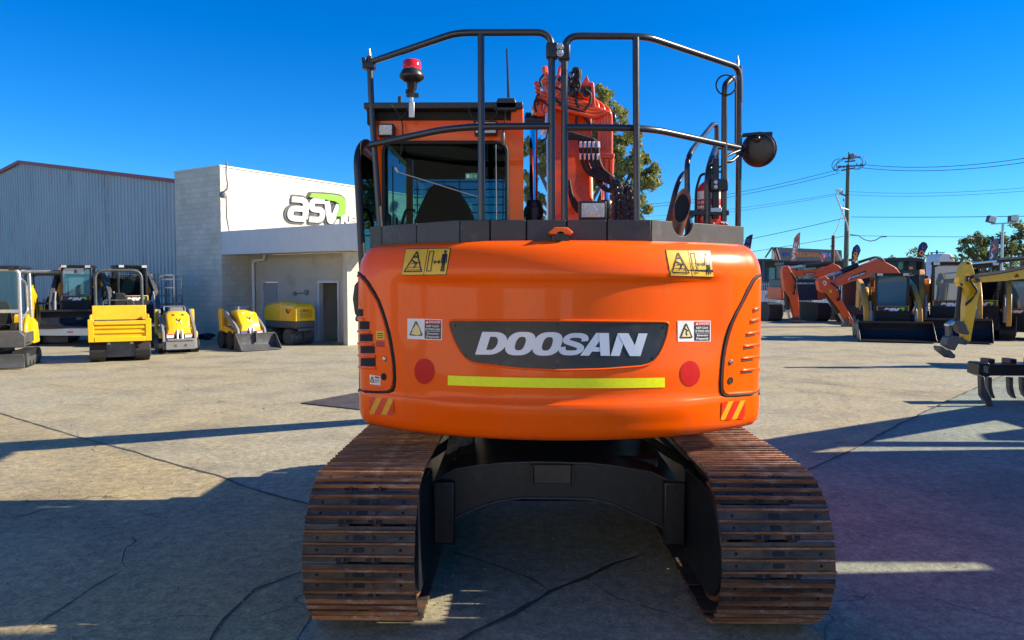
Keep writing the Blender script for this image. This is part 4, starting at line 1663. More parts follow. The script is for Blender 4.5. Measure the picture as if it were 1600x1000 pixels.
# valve fittings at the boom knee
Q = MB()
rnd = random.Random(3)
for cx, cy, r, h, mt in ((80, 130, .03, .16, 0), (75, 175, .045, .05, 0), (62, 215, .03, .12, 1), (55, 255, .05, .10, 0), (40, 300, .05, .12, 0), (30, 330, .05, .10, 0), (88, 215, .03, .16, 0), (95, 290, .035, .2, 0),
                         (22, 345, .04, .06, 1), (50, 345, .045, .07, 0), (150, 155, .022, .08, 1), (155, 178, .05, .04, 0), (150, 215, .045, .16, 0), (222, 150, .03, .12, 1),
                         (215, 205, .035, .12, 2), (250, 180, .03, .06, 1), (235, 225, .04, .10, 2)):
    c = z7(cx, cy, 7.55)
    Q.lathe([(r * .7, h * .42), (r * .85, h * .34), (r * .85, -h * .25), (r * .7, -h * .42)], c, (rnd.uniform(-.25, .25), 0, 1), 8, mt)
for cx, cy in ((278, 215), (318, 215), (305, 238)):
    c = z7(cx, cy, 7.48)
    Q.cyl(c, c + V((0, .15, 0)), .04, n=12, m=0)
    Q.cyl(c - V((0, .01, 0)), c, .028, n=12, m=2)
Q.build('valve_fitting', [PIPEO, STEEL, BLACK], BOOM)
Q = MB()
Q.tube(fillet([z7(150, 150, 7.5), z7(156, 110, 7.5), z7(166, 78, 7.5)], .05), .016, 8)
Q.build('grease_line', PIPEO, BOOM, ang=80)
Q = MB()
for k, (dx, dy) in enumerate(((0, 0), (12, 6), (24, -4), (-8, 12))):
    Q.tube(fillet([z7(232 + dx * .4, 100 + dy, 7.5), z7(268 + dx * .2, 105 + dy, 7.46), z7(250 + dx, 140, 7.45), z7(243 + dx * .5, 200, 7.43)], .04), .016, 6)
Q.tube(fillet([z7(243, 190, 7.43), z7(255, 290, 7.40), z7(268, 330, 7.40), z7(330, 415, 7.38)], .08), .013, 6)
Q.tube(fillet([z7(265, 330, 7.40), z7(250, 380, 7.40), z7(250, 420, 7.40)], .05), .011, 6)
Q.build('hose_bundle', RUBBER, BOOM, ang=80)
for k, pts in enumerate(([(100, 225), (130, 200), (170, 215), (200, 260)], [(205, 175), (225, 150), (262, 150), (275, 190), (262, 230)], [(150, 165), (180, 135), (215, 150)], [(60, 200), (45, 160), (72, 130)], [(300, 215), (335, 235), (330, 290), (300, 330)],
                         [(110, 250), (170, 300), (240, 330), (300, 345)], [(45, 235), (25, 260), (40, 300)], [(235, 120), (262, 92), (270, 130), (258, 180)])):
    cable(BOOM, [z7(a_, b_, 7.36) for a_, b_ in pts], .010 + .002 * (k % 3), name='boom_top_hose', fr=.05)
cable(BOOM, [z7(98, 305, 7.4), z7(60, 275, 7.38), z7(25, 268, 7.4), z7(15, 300, 7.42), z7(30, 340, 7.45)], .009)
cable(BOOM, [z7(95, 440, 7.2), z7(85, 490, 7.15), z7(52, 500, 7.2)], .009)
# small hoses with steel ferrules sweeping across the boom back
for i in range(5):
    Q = MB()
    x0, y0 = 212 + 14 * i, 470 - 4 * i
    pts = [z7(205, 455 + 8 * i, 6.95), z7(255 + 22 * i, 462 + 6 * i, 6.95), z7(275 + 24 * i, 520, 6.95), z7(281 + 24 * i, 610, 6.93), z7(310 + 22 * i, 680 - 5 * i, 6.9), z7(380 + 16 * i, 712 - 4 * i, 6.85), z7(455 + 6 * i, 742, 6.8)]
    Q.tube(fillet(pts, .11, 5), .0145, 8)
    h = Q.build('hydraulic_hose', RUBBER, BOOM, ang=80)
    Q = MB()
    for cy0 in (505, 572):
        Q.cyl(z7(276 + 24 * i, cy0, 6.94), z7(278 + 24 * i, cy0 + 34, 6.94), .0175, n=8)
    Q.build('hose_ferrule', GALV, h)
for i in range(3):
    Q = MB()
    p = [z7(345 + 16 * i, 650, 6.95), z7(372 + 14 * i, 735 + 10 * i, 6.9), z7(410 + 10 * i, 775, 6.88), z7(448, 782 - 6 * i, 6.85)]
    Q.tube(fillet(p, .09, 5), .016, 8)
    Q.build('hydraulic_hose', RUBBER, BOOM, ang=80)
for i in range(3):
    cable(BOOM, [z7(212, 720 + 30 * i, 6.8), z7(225, 800 + 22 * i, 6.78), z7(255, 850 + 22 * i, 6.76), z7(285, 860 + 24 * i, 6.76)], .012)
# spiral-wrapped hoses coming down to the deck
for i, (tx, ty, bx) in enumerate(((455, 745, 462), (468, 735, 487), (480, 735, 520), (492, 740, 540), (535, 752, 560), (552, 756, 576))):
    Q = MB()
    pts = fillet([z7(445, 700, 6.78), z7(tx, ty, 6.74), z7((tx + bx) / 2 + 8, 830, 6.7), z7(bx, 905, 6.68), z7(bx - 4, 980, 6.68)] if i < 4 else
                 [z7(505, 790, 6.76), z7(tx, ty, 6.74), z7(bx, 830, 6.7), z7(bx + 2, 980, 6.68)], .14, 8)
    # resample for the wrap
    fine = []
    for a, b in zip(pts, pts[1:]):
        n = max(1, int((b - a).length / .011))
        fine += [a.lerp(b, k / n) for k in range(n)]
    Q.tube(fine, .022, 8, rr=[.0225 + (.005 if k % 4 < 2 else -.002) for k in range(len(fine))])
    Q.build('wrapped_hose', pm('spiral_wrap_%d' % i, (.02, .02, .024), .4, 0, .3, 30) if i == 0 else MATS['spiral_wrap_0'], BOOM, ang=30)

# ================================================================== deck furniture on the right
# work lamp
Q = MB()
a, b = at(905, 314, 4.95), at(948, 343, 4.95)
Q.box(a.x, b.x, 4.95, 5.05, b.z, a.z)
cxl = (a.x + b.x) / 2
Q.bar((cxl, 5.0, b.z), (cxl, 5.0, 2.34), .04, .02)
lamp = Q.build('work_light', BLACK, EX, bevel=.012, seg=3)
Q = MB()
Q.box(a.x + .016, b.x - .016, 4.942, 4.956, b.z + .016, a.z - .016)
for k in range(1, 12):
    x = a.x + .016 + (b.x - a.x - .032) * k / 12
    Q.box(x - .0018, x + .0018, 4.9395, 4.944, b.z + .018, a.z - .018)
Q.lathe([(.045, 0), (.035, .004), (0, .006)], (cxl, 4.9425, (a.z + b.z) / 2), (0, -1, 0), 20)
Q.build('lamp_lens', LENS, lamp)
# exhaust
Q = MB()
top_c = at(1066, 322, 5.34)
d = V((.22, -.22, .95)).normalized()
base = top_c - d * .50
n = 26
ux = d.cross(V((0, 1, 0))).normalized()
uy = ux.cross(d)
cutn = V((.06, -1, .22)).normalized()


def ringx(c, r, cut=False):
    out = []
    for k in range(n):
        t = 2 * PI * k / n
        p = c + ux * (math.cos(t) * r) + uy * (math.sin(t) * r)
        if cut:
            p = p - d * ((p - c).dot(cutn) / d.dot(cutn))
        out.append(p)
    return out


vs = ringx(base, .060) + ringx(top_c, .060, True) + ringx(top_c, .054, True) + ringx(base + d * .1, .054)
fs = []
for q in range(3):
    for k in range(n):
        j = (k + 1) % n
        fs.append((q * n + k, q * n + j, (q + 1) * n + j, (q + 1) * n + k))
fs.append(tuple(3 * n + k for k in range(n)))
Q.add(vs, fs)
ex = Q.build('exhaust_pipe', EXH, EX)
Q = MB()
Q.add(ringx(top_c - d * .03, .0535, True), [tuple(range(n))])
Q.build('exhaust_bore', DARK, ex)
# access rails
def z8(cx, cy, Y):
    return at(1020 + cx * .28, 90 + cy * .28, Y)
SR = MB()
grab = rail(EX, [z8(195, 985, 5.55), z8(191, 580, 5.55), z8(215, 520, 5.65), z8(335, 372, 6.3), z8(356, 376, 6.35), z8(358, 480, 6.35), z8(352, 940, 6.35)], .021, .09, name='access_rail')
rail(grab, [z8(82, 930, 5.62), z8(132, 720, 5.62), z8(162, 655, 5.75), z8(186, 640, 5.9)], .020, .1)
rail(grab, [z8(303, 935, 5.45), z8(306, 640, 5.45), z8(330, 560, 5.6), z8(352, 500, 5.9)], .024, .12)
mainr = rail(EX, [z8(396, 915, 5.45), z8(400, 200, 5.45), z8(404, 150, 5.45), z8(444, 112, 5.5)], .023, .14, name='mirror_post')
Q = MB()
cc = z8(409, 153, 5.43)
Q.tube([cc + V((.072 * math.cos(t), .0, .072 * math.sin(t))) for t in [2 * PI * k / 32 for k in range(32)]], .006, 6, closed=True)
Q.build('cable_loop', RUBBER, mainr, ang=80)
cable(mainr, [z8(462, 120, 5.56), z8(462, 300, 5.56), z8(461, 480, 5.56)], .007)
Q = MB()
Q.tube(fillet([z8(400, 560, 5.47), z8(430, 540, 5.5), z8(466, 525, 5.55), z8(520, 505, 5.62)], .08), .011, 8)
Q.tube(fillet([z8(400, 580, 5.47), z8(440, 580, 5.5), z8(464, 556, 5.55), z8(520, 520, 5.62)], .08), .013, 8)
Q.tube([z8(350, 505, 5.9), z8(470, 518, 5.6)], .008, 8)
Q.tube([z8(482, 436, 5.6), z8(560, 428, 5.6), z8(600, 424, 5.6)], .015, 8)
Q.tube([z8(560, 428, 5.6), z8(664, 427, 5.6)], .016, 8, rr=[.013, .019])
c = z8(580, 455, 5.6)
Q.ball(c, .03)
brk = Q.build('mirror_bracket', BLACK, mainr, ang=80)
Q = MB()
c = z8(590, 513, 5.62)
Q.lathe([(.0, -.022), (.06, -.020), (.105, -.014), (.120, -.005), (.123, .004), (.131, .006), (.132, .020), (.128, .022)], c, (.46, .87, .10), 32)
mir = Q.build('round_mirror', BLACK, mainr, ang=60)
for v in mir.data.vertices:
    pass
Q = MB()
Q.lathe([(.0, .0235), (.120, .0235), (.120, .0245), (0, .0245)], c, (.46, .87, .10), 32)
Q.build('mirror_glass', CHROME, mir)
Q = MB()
a, b = z8(327, 675, 5.40), z8(422, 742, 5.40)
Q.box(a.x, b.x, 5.40, 5.49, b.z, a.z)
cl = Q.build('rail_clamp', BLACK, mainr, bevel=.008)
Q = MB()
for cx, cy in ((350, 695), (350, 722)):
    p = z8(cx, cy, 5.395)
    Q.lathe([(.0, -.01), (.014, -.01), (.017, .0), (.017, .01)], p, (0, 1, 0), 6)
Q.build('clamp_bolt', GALV, cl)
# bracket that carries the extinguisher, pin chain
Q = MB()
a, b = z8(205, 852, 5.44), z8(425, 880, 5.44)
Q.box(a.x, b.x, 5.43, 5.47, b.z, a.z)
Q.bar(z8(350, 565, 5.46), z8(350, 900, 5.46), .045, .03)
Q.lathe([(.024, -.02), (.024, .02)], z8(212, 880, 5.44), (0, 1, 0), 12)
ext = Q.build('extinguisher_bracket', BLACK, EX, bevel=.004)
Q = MB()
a, b = z8(322, 838, 5.425), z8(384, 862, 5.425)
Q.box(a.x, b.x, 5.42, 5.43, b.z, a.z)
Q.build('bracket_band', GALV, ext, bevel=.003)
Q = MB()
for k in range(7):
    p = z8(206 + 5 * (k % 2) + k * 2, 890 + 7 * k, 5.42)
    Q.tube([p + V((.006 * math.cos(t), 0, .010 * math.sin(t))) for t in [2 * PI * q / 8 for q in range(8)]], .002, 4, closed=True)
Q.build('pin_chain', GALV, ext)
# the extinguisher itself
p0 = z8(315, 935, 5.58)
p1 = z8(315, 700, 5.58)
exr = 70 * .28 * 5.58 / F_PX
XT = thing('fire_extinguisher', 'red fire extinguisher with white label strapped upright behind the orange counterweight', 'fire extinguisher', (p0.x, p0.y, 2.345), world=True)
Q = MB()
h = p1.z - 2.345
Q.lathe([(exr * .9, 0), (exr, .015), (exr, h - .05), (exr * .8, h - .015), (exr * .35, h + .02), (exr * .3, h + .05)], (p0.x, p0.y, 2.345), (0, 0, 1), 28)
body = Q.build('cylinder_body', REDP, XT, ang=50)
Q = MB()
def cylmap(z0, z1, a0, a1, r):
    return lambda u, v: V((p0.x + r * math.sin(a0 + (a1 - a0) * u), p0.y - r * math.cos(a0 + (a1 - a0) * u), z0 + (z1 - z0) * v))
zz = lambda cy: z8(300, cy, 5.5).z
Q.grid(cylmap(zz(788), zz(742), -1.5, 1.5, exr + .001), 16, 1, 0)
Q.grid(cylmap(zz(840), zz(824), -1.5, 1.5, exr + .001), 16, 1, 0)
Q.text('9.0KG', cylmap(zz(815), zz(797), -1.25, -.25, exr + .0015), 0, .03)
Q.build('extinguisher_label', STW, body)
Q = MB()
t = p1.z + .05
Q.cyl((p0.x, p0.y, t - .03), (p0.x, p0.y, t + .03), .022, n=12)
Q.bar((p0.x - .02, p0.y, t + .035), (p0.x + .09, p0.y - .02, t + .075), .022, .012)
Q.bar((p0.x - .02, p0.y, t + .03), (p0.x + .085, p0.y - .02, t + .03), .022, .012)
Q.tube(fillet([(p0.x - .02, p0.y, t + .02), (p0.x - .075, p0.y - .02, t + .01), (p0.x - exr - .012, p0.y - .02, t - .1), (p0.x - exr - .012, p0.y - .02, 2.42)], .05), .010, 8)
Q.build('extinguisher_valve', BLACK, XT, ang=60)
# rag / tie-down on the deck, fuel cap
Q = MB()
for k in range(6):
    p = z8(335 + 14 * k, 922 + random.uniform(-8, 8), 5.42)
    Q.ball((p.x, 5.42, p.z - .005), .022, 8, 0, (1, 1, .7))
Q.build('deck_valve', pm('faded_red_plastic', (.55, .10, .06), .6, 0, .2, 12), EX)
# ================================================================== buildings
def block_wall(name, col, mort, bw=.40, bh=.20, bump=.5, blotch=.15):
    m = bpy.data.materials.new(name)
    m.use_nodes = True
    nt = m.node_tree
    L = nt.links.new
    b = nt.nodes['Principled BSDF']
    b.inputs['Roughness'].default_value = .75
    tc = nt.nodes.new('ShaderNodeTexCoord')
    sp = nt.nodes.new('ShaderNodeSeparateXYZ')
    L(tc.outputs['Object'], sp.inputs[0])
    ad = nt.nodes.new('ShaderNodeMath')
    L(sp.outputs[0], ad.inputs[0])
    L(sp.outputs[1], ad.inputs[1])
    cb = nt.nodes.new('ShaderNodeCombineXYZ')
    L(ad.outputs[0], cb.inputs[0])
    L(sp.outputs[2], cb.inputs[1])
    br = nt.nodes.new('ShaderNodeTexBrick')
    br.inputs['Scale'].default_value = 1
    br.inputs['Brick Width'].default_value = bw
    br.inputs['Row Height'].default_value = bh
    br.inputs['Mortar Size'].default_value = .008
    br.inputs['Mortar Smooth'].default_value = .4
    br.inputs['Bias'].default_value = -.2
    br.inputs['Color1'].default_value = tuple(col) + (1,)
    br.inputs['Color2'].default_value = tuple(c * (1 - blotch) for c in col) + (1,)
    br.inputs['Mortar'].default_value = tuple(mort) + (1,)
    L(cb.outputs[0], br.inputs['Vector'])
    nz = nt.nodes.new('ShaderNodeTexNoise')
    nz.inputs['Scale'].default_value = 1.1
    nz.inputs['Detail'].default_value = 8
    L(tc.outputs['Object'], nz.inputs['Vector'])
    rp = nt.nodes.new('ShaderNodeValToRGB')
    rp.color_ramp.elements[0].position = .3
    rp.color_ramp.elements[0].color = (.80, .78, .74, 1)
    rp.color_ramp.elements[1].position = .62
    L(nz.outputs['Fac'], rp.inputs['Fac'])
    mx = nt.nodes.new('ShaderNodeMixRGB')
    mx.blend_type = 'MULTIPLY'
    mx.inputs['Fac'].default_value = .8
    L(br.outputs['Color'], mx.inputs['Color1'])
    L(rp.outputs['Color'], mx.inputs['Color2'])
    L(mx.outputs[0], b.inputs['Base Color'])
    bp = nt.nodes.new('ShaderNodeBump')
    bp.invert = True
    bp.inputs['Strength'].default_value = bump
    bp.inputs['Distance'].default_value = .01
    L(br.outputs['Fac'], bp.inputs['Height'])
    L(bp.outputs[0], b.inputs['Normal'])
    return m
WBLOCK = block_wall('white_painted_block', (.68, .65, .54), (.48, .46, .39))
BEIGE = pm('beige_render', (.52, .46, .37), .8, 0, .08, 1.2, dirt=(.36, .31, .25), dscale=1.5, damt=.25, bump=.1)
FASC = pm('grey_fascia', (.62, .63, .62), .6, 0, .06, 2)
CORR = pm('blue_grey_corrugated_steel', (.38, .41, .42), .42, .1, .10, .7, dirt=(.26, .275, .28), dscale=1.0, damt=.3, stretch=(1, 1, .25))
REDTRIM = pm('maroon_trim', (.30, .045, .04), .5)
DOORM = pm('grey_door', (.34, .34, .34), .5, 0, .06, 4)
LGREEN = pm('sign_green', (.20, .68, .03), .4, 0, .04, 10)
SIGND = pm('sign_dark_edge', (.06, .065, .07), .5)

C0 = at(347, 445, 27.7)
C0 = V((C0.x, C0.y, 0))
BA = math.atan2(-.535, .845)
EE = V((math.cos(BA), math.sin(BA), 0))
DD = V((-math.sin(BA), math.cos(BA), 0))
SH = thing('shop_building', 'white painted block shop with a grey canopy, beside the corrugated shed', 'building', C0, BA)
Q = MB()
Q.box(-2.9, 0, 0, 16, 0, 6.48)
wall = Q.build('block_wall', WBLOCK, SH)
Q = MB()
Q.box(-2.94, .04, -.04, .12, 6.483, 6.54)
Q.box(-.08, .04, .123, 16, 6.483, 6.54)
Q.build('wall_capping', FASC, wall)
Q = MB()
Q.box(.004, 7.2, 0, .18, 3.18, 4.06)
Q.box(.004, 7.2, .183, 3.0, 3.86, 4.0)
Q.box(.004, 7.2, .183, 1.3, 3.20, 3.26)
Q.build('canopy', FASC, SH, bevel=.01)
Q = MB()
for x0, x1, z0, z1 in ((.004, .66, 0, 3.198), (.66, 1.66, 2.15, 3.198), (1.66, 3.85, 0, 3.198), (3.85, 4.85, 2.15, 3.198), (4.85, 6.2, 0, 3.198)):
    Q.box(x0, x1, 1.3, 1.5, z0, z1)
Q.box(6.0, 6.2, .4, 1.297, 0, 3.17)
Q.build('rendered_wall', BEIGE, SH)
Q = MB()
Q.box(.68, 1.64, 1.36, 1.42, .01, 2.14)
dr = Q.build('door', DOORM, SH, bevel=.004)
Q = MB()
Q.box(.66, .70, 1.27, 1.40, 0, 2.17)
Q.box(1.62, 1.66, 1.27, 1.40, 0, 2.17)
Q.box(.70, 1.62, 1.27, 1.40, 2.145, 2.19)
Q.build('door_frame', FASC, dr)
Q = MB()
Q.box(3.80, 3.88, 1.25, 1.46, 0, 2.2)
Q.box(4.82, 4.90, 1.25, 1.46, 0, 2.2)
Q.box(3.88, 4.82, 1.25, 1.46, 2.12, 2.2)
dw = Q.build('doorway_frame', FASC, SH)
Q = MB()
Q.box(3.6, 5.2, 3.4, 3.46, 0, 3.1)
Q.box(3.6, 3.66, 1.52, 3.4, 0, 3.1)
Q.box(5.14, 5.2, 1.52, 3.4, 0, 3.1)
Q.box(3.6, 5.2, 1.52, 3.4, 3.1, 3.15)
Q.build('passage', BEIGE, dw)
Q = MB()
for k in range(14):
    Q.box(3.68, 5.1, 3.30, 3.37, .3 + .19 * k, .46 + .19 * k)
Q.build('roller_shutter', MGREY, dw)
Q = MB()
Q.box(3.75, 4.2, 2.4, 3.0, .0, .95)
Q.box(3.73, 4.22, 2.37, 3.0, .955, .99)
Q.build('cabinet', WHITEP, dw, bevel=.01)
Q = MB()
Q.tube(fillet([(.25, 1.22, 0.02), (.25, 1.22, 2.85), (.32, 1.2, 2.98), (.95, 1.2, 3.02), (.95, 1.2, 3.2)], .12), .055, 10)
Q.build('downpipe', WHITEP, SH, ang=80)
Q = MB()
Q.bar((2.55, 1.27, 1.72), (3.2, 1.27, 1.76), .03, .05)
Q.lathe([(.09, -.03), (.09, .03)], (2.55, 1.27, 1.72), (0, 1, 0), 12)
Q.lathe([(.11, -.03), (.11, .03)], (3.2, 1.27, 1.77), (0, 1, 0), 12)
Q.build('wall_handle', MGREY, SH)
Q = MB()
Q.bar((.03, .12, 5.55), (.42, .0, 5.62), .05, .05)
Q.tube(fillet([(.40, .0, 5.6), (.55, -.08, 5.8), (.5, -.1, 6.2), (.55, -.1, 6.6)], .1), .03, 8)
Q.lathe([(.13, 0), (.13, .12), (.05, .18)], (.15, .05, 5.4), (.3, -1, .2), 12)
Q.tube([(.02, .25, 5.4), (.02, .25, 4.6), (.02, .35, 4.1)], .015, 6)
Q.build('wall_floodlight', MGREY, SH)

def onwall(px, py):
    """local coordinates on the sunlit side wall"""
    d = ray(px, py)
    t = (C0 - CAM).dot(EE) / d.dot(EE)
    p = CAM + d * t - C0
    return p.dot(DD), p.z
SG = thing('letter_sign', 'white raised letters with a green swoosh on the sunlit block wall', 'sign', C0 + DD * 5.0, BA)
def wq(tl, tr, br, bl):
    c = [onwall(*p) for p in (tl, tr, br, bl)]
    def fn(u, v, x=.05):
        a = [c[0][k] * (1 - u) * v + c[1][k] * u * v + c[2][k] * u * (1 - v) + c[3][k] * (1 - u) * (1 - v) for k in (0, 1)]
        return V((x, a[0] - 5.0, a[1]))
    return fn
fa = wq((449, 306), (545, 311), (541, 350), (447, 345))
# letters as thick rounded strokes: bowl a, s, v
def stroke(Q, fn, pts, w, x0, x1, m, asp=2.6):
    pts = [V((p[0] * asp, p[1], 0)) for p in pts]
    pts = fillet(pts, .30, 5)
    Lf, Rt = [], []
    for i, p in enumerate(pts):
        d = (pts[min(i + 1, len(pts) - 1)] - pts[max(i - 1, 0)]).normalized()
        n = V((-d.y, d.x, 0)) * w / 2
        Lf.append(p + n)
        Rt.append(p - n)
    k = len(pts)
    vs = []
    for x in (x0, x1):
        vs += [fn(p.x / asp, p.y, x) for p in Lf + Rt]
    fs = []
    n2 = 2 * k
    for i in range(k - 1):
        fs += [(i, i + 1, k + i + 1, k + i), (n2 + i, n2 + k + i, n2 + k + i + 1, n2 + i + 1), (i, n2 + i, n2 + i + 1, i + 1), (k + i, k + i + 1, n2 + k + i + 1, n2 + k + i)]
    fs += [(0, k, n2 + k, n2), (k - 1, n2 + k - 1, n2 + 2 * k - 1, 2 * k - 1)]
    Q.add(vs, fs, m)
GL = {'a': [[(.05, .86), (.27, .86), (.265, .10)], [(.265, .10), (.03, .10), (.035, .50), (.265, .50)]],
      's': [[(.56, .86), (.36, .86), (.355, .50), (.545, .50), (.54, .10), (.335, .10)]],
      'v': [[(.60, .86), (.675, .08), (.73, .08)], [(.67, .08), (.715, .08), (.80, .74)]]}
for ch, strokes in GL.items():
    Q = MB()
    for s_ in strokes:
        stroke(Q, fa, s_, .40, .035, .055, 1)
    for k, s_ in enumerate(strokes):
        stroke(Q, fa, s_, .215, .056, .12 + .002 * k, 0)
    Q.build('sign_letter', [WHITEP, SIGND], SG, weld=False)
Q = MB()
swp = [(550, 196), (600, 199), (640, 202), (672, 208), (688, 222), (694, 245), (690, 272), (680, 292), (655, 293), (664, 268), (668, 250), (664, 238), (650, 229), (600, 219), (540, 211)]
swb = [(545, 188), (600, 190), (645, 194), (678, 200), (697, 217), (702, 245), (698, 277), (684, 302), (645, 301), (656, 268), (658, 254), (654, 246), (645, 240), (600, 229), (530, 220)]


def swq(cx, cy, x):
    a_, b_ = onwall(280 + cx * .37, 230 + cy * .37)
    return V((x, a_ - 5.0, b_))


nrm = (1, 0, 0)
Q.slab([swq(a_, b_, .035) for a_, b_ in swb], nrm, .02, 1)
Q.slab([swq(a_, b_, .056) for a_, b_ in swp], nrm, .10, 0)
Q.build('sign_swoosh', [LGREEN, SIGND], SG)
Q = MB()
fr_ = wq((532, 336), (555, 338), (555, 351), (531, 350))
Q.text('RE', lambda u, v: fr_(u, v, .045), 1, .11)
Q.text('RE', lambda u, v: fr_(u, v, .06), 0, .05)
Q.build('sign_letter', [WHITEP, SIGND], SG, recalc=False)

# corrugated shed
SD = thing('corrugated_shed', 'tall blue grey corrugated shed with maroon roof trim behind the yellow machines', 'shed', C0 - EE * 3.0 + DD * .28, BA)
zl = lambda x: 8.12 - abs(x + 13.3) * .148
Q = MB()
vs, fs = [], []
per = .26
x = 0.0
prof = []
while x > -30:
    for dx, dy in ((0, 0), (-.10, 0), (-.125, -.035), (-.155, -.035), (-.18, 0)):
        prof.append((x + dx, dy))
    x -= per
for px_, py_ in prof:
    vs += [(px_, py_, 0), (px_, py_, zl(px_))]
fs = [(2 * i, 2 * i + 1, 2 * i + 3, 2 * i + 2) for i in range(len(prof) - 1)]
Q.add(vs, fs)
Q.build('corrugated_wall', CORR, SD, ang=20)
Q = MB()
Q.prism([(0, 0), (0, zl(0) - .05), (-13.3, 8.05), (-29.9, zl(-29.9) - .05), (-29.9, 0)], 'y', .1, 22)
Q.build('shed_body', CORR, SD)
Q = MB()
Q.bar((.1, -.06, zl(.1) + .03), (-13.3, -.06, 8.15), .14, .16)
Q.bar((-13.3, -.06, 8.15), (-30, -.06, zl(-30) + .03), .14, .16)
Q.build('barge_trim', REDTRIM, SD)
Q = MB()
Q.box(-8.55, -7.5, -.045, -.04, 3.4, 6.2)
Q.box(-11.9, -11.0, -.045, -.04, 2.6, 4.4)
SDp = pm('patched_corrugated_sheet', (.27, .34, .39), .45, .1, .12, .9)
# cabling lying at the wall foot
Q2 = MB()
p = gpt(318, 531)
for k in range(5):
    Q2.tube([p + V(((.25 + .05 * k) * math.cos(t), .18 * math.sin(t), .03 + .04 * k + .03 * math.sin(3 * t + k))) for t in [2 * PI * q / 20 for q in range(20)]], .022, 6, closed=True)
tag(Q2.build('hose_coil', RUBBER, ang=80), 'black coiled hose on the ground at the foot of the block wall', 'hose')

# galvanised cage panels standing against the shed
def cage(px0, px1, pyt, pyb, Y, label):
    a, b = at(px0, pyb, Y), at(px1, pyt, Y)
    c = V(((a.x + b.x) / 2, Y, 0))
    t = thing('mesh_cage', label, 'cage', c, 0, 'wire cages against the shed')
    w = (b.x - a.x) / 2
    h = b.z
    for y in (0, .6):
        Q = MB()
        for s in (-1, 1):
            Q.bar((s * w, y, 0), (s * w, y, h), .05, .05)
        Q.bar((-w, y, h), (w, y, h), .05, .05)
        n = 8
        for k in range(n):
            z = h * (k + .5) / n
            Q.bar((-w, y, z), (w, y, z), .03, .05)
        Q.build('cage_panel', GALV, t)
    for s in (-1, 1):
        Q = MB()
        for z in (.1, h * .5, h - .03):
            Q.bar((s * w, .027, z), (s * w, .573, z), .03, .03)
        Q.build('cage_side', GALV, t)
cage(249, 272, 430, 500, 26.5, 'tall wire cage standing against the shed right of the yellow dumper')
cage(205, 229, 428, 500, 26.8, 'tall wire cage half hidden behind the yellow dumper hoop')

# ================================================================== trees
BARK = pm('grey_bark', (.16, .13, .105), .9, 0, .3, 8, bump=.4)
def leafmat(name, c):
    m = pm(name, c, .55, 0, .45, 1.2, spec=.25)
    nt = m.node_tree
    b = nt.nodes['Principled BSDF']
    tr = nt.nodes.new('ShaderNodeBsdfTranslucent')
    tr.inputs['Color'].default_value = (c[0] * 1.6, c[1] * 1.5, c[2] * .8, 1)
    mx = nt.nodes.new('ShaderNodeMixShader')
    mx.inputs[0].default_value = .3
    o = nt.nodes['Material Output']
    nt.links.new(b.outputs[0], mx.inputs[1])
    nt.links.new(tr.outputs[0], mx.inputs[2])
    nt.links.new(mx.outputs[0], o.inputs['Surface'])
    return m
LEAF = leafmat('gum_leaf', (.205, .23, .10))
LEAF2 = leafmat('dark_leaf', (.13, .155, .065))
def tree(label, base, clumps, trunk_r, leaf, mat, n, seed, group=None, name='gum_tree'):
    rnd = random.Random(seed)
    t = thing(name, label, 'tree', base, 0, group)
    base = V(base)
    Q = MB()
    cs = [(V(c) - base, r) for c, r in clumps]
    top = max(c.z for c, r in cs)
    mid = V((0, 0, top * .45))
    Q.tube(fillet([(0, 0, 0), mid * .5 + V((.1, 0, 0)), mid, V((sum(c.x for c, r in cs) / len(cs), 0, top * .8))], 1.0), trunk_r, 10,
           rr=None)
    for c, r in cs:
        k = rnd.uniform(.3, .8)
        a = V((0, 0, min(c.z * .75, top * .6) * k + top * .1))
        Q.tube(fillet([a, a.lerp(c, .5) + V((rnd.uniform(-.3, .3), rnd.uniform(-.3, .3), .3)), c], .5), trunk_r * .4, 6, rr=None)
    Q.build('trunk', BARK, t)
    Q = MB()
    tot = sum(r ** 2 for c, r in cs)
    for c, r in cs:
        # sub-clumps with gaps
        subs = [(c + V((rnd.gauss(0, .5), rnd.gauss(0, .5), rnd.gauss(0, .45))) * r, r * rnd.uniform(.22, .42)) for _ in range(9)]
        for _ in range(int(n * r * r / tot)):
            s, sr = rnd.choice(subs)
            d = V((rnd.gauss(0, 1), rnd.gauss(0, 1), rnd.gauss(0, 1))).normalized() * (sr * rnd.random() ** .5)
            p = s + d
            u = V((rnd.gauss(0, 1), rnd.gauss(0, 1), rnd.gauss(0, .7) - .4)).normalized()
            v = u.cross(V((rnd.gauss(0, 1), rnd.gauss(0, 1), rnd.gauss(0, 1)))).normalized()
            L_, W_ = leaf * rnd.uniform(.7, 1.4), leaf * rnd.uniform(.25, .5)
            Q.add([p - u * L_ * .5, p + v * W_ * .5, p + u * L_ * .5, p - v * W_ * .5], [(0, 1, 2, 3)])
    Q.build('crown', mat, t, recalc=False, weld=False)
YT = 36
T = lambda px, py, r, dy=0: (at(px, py, YT + dy), r)
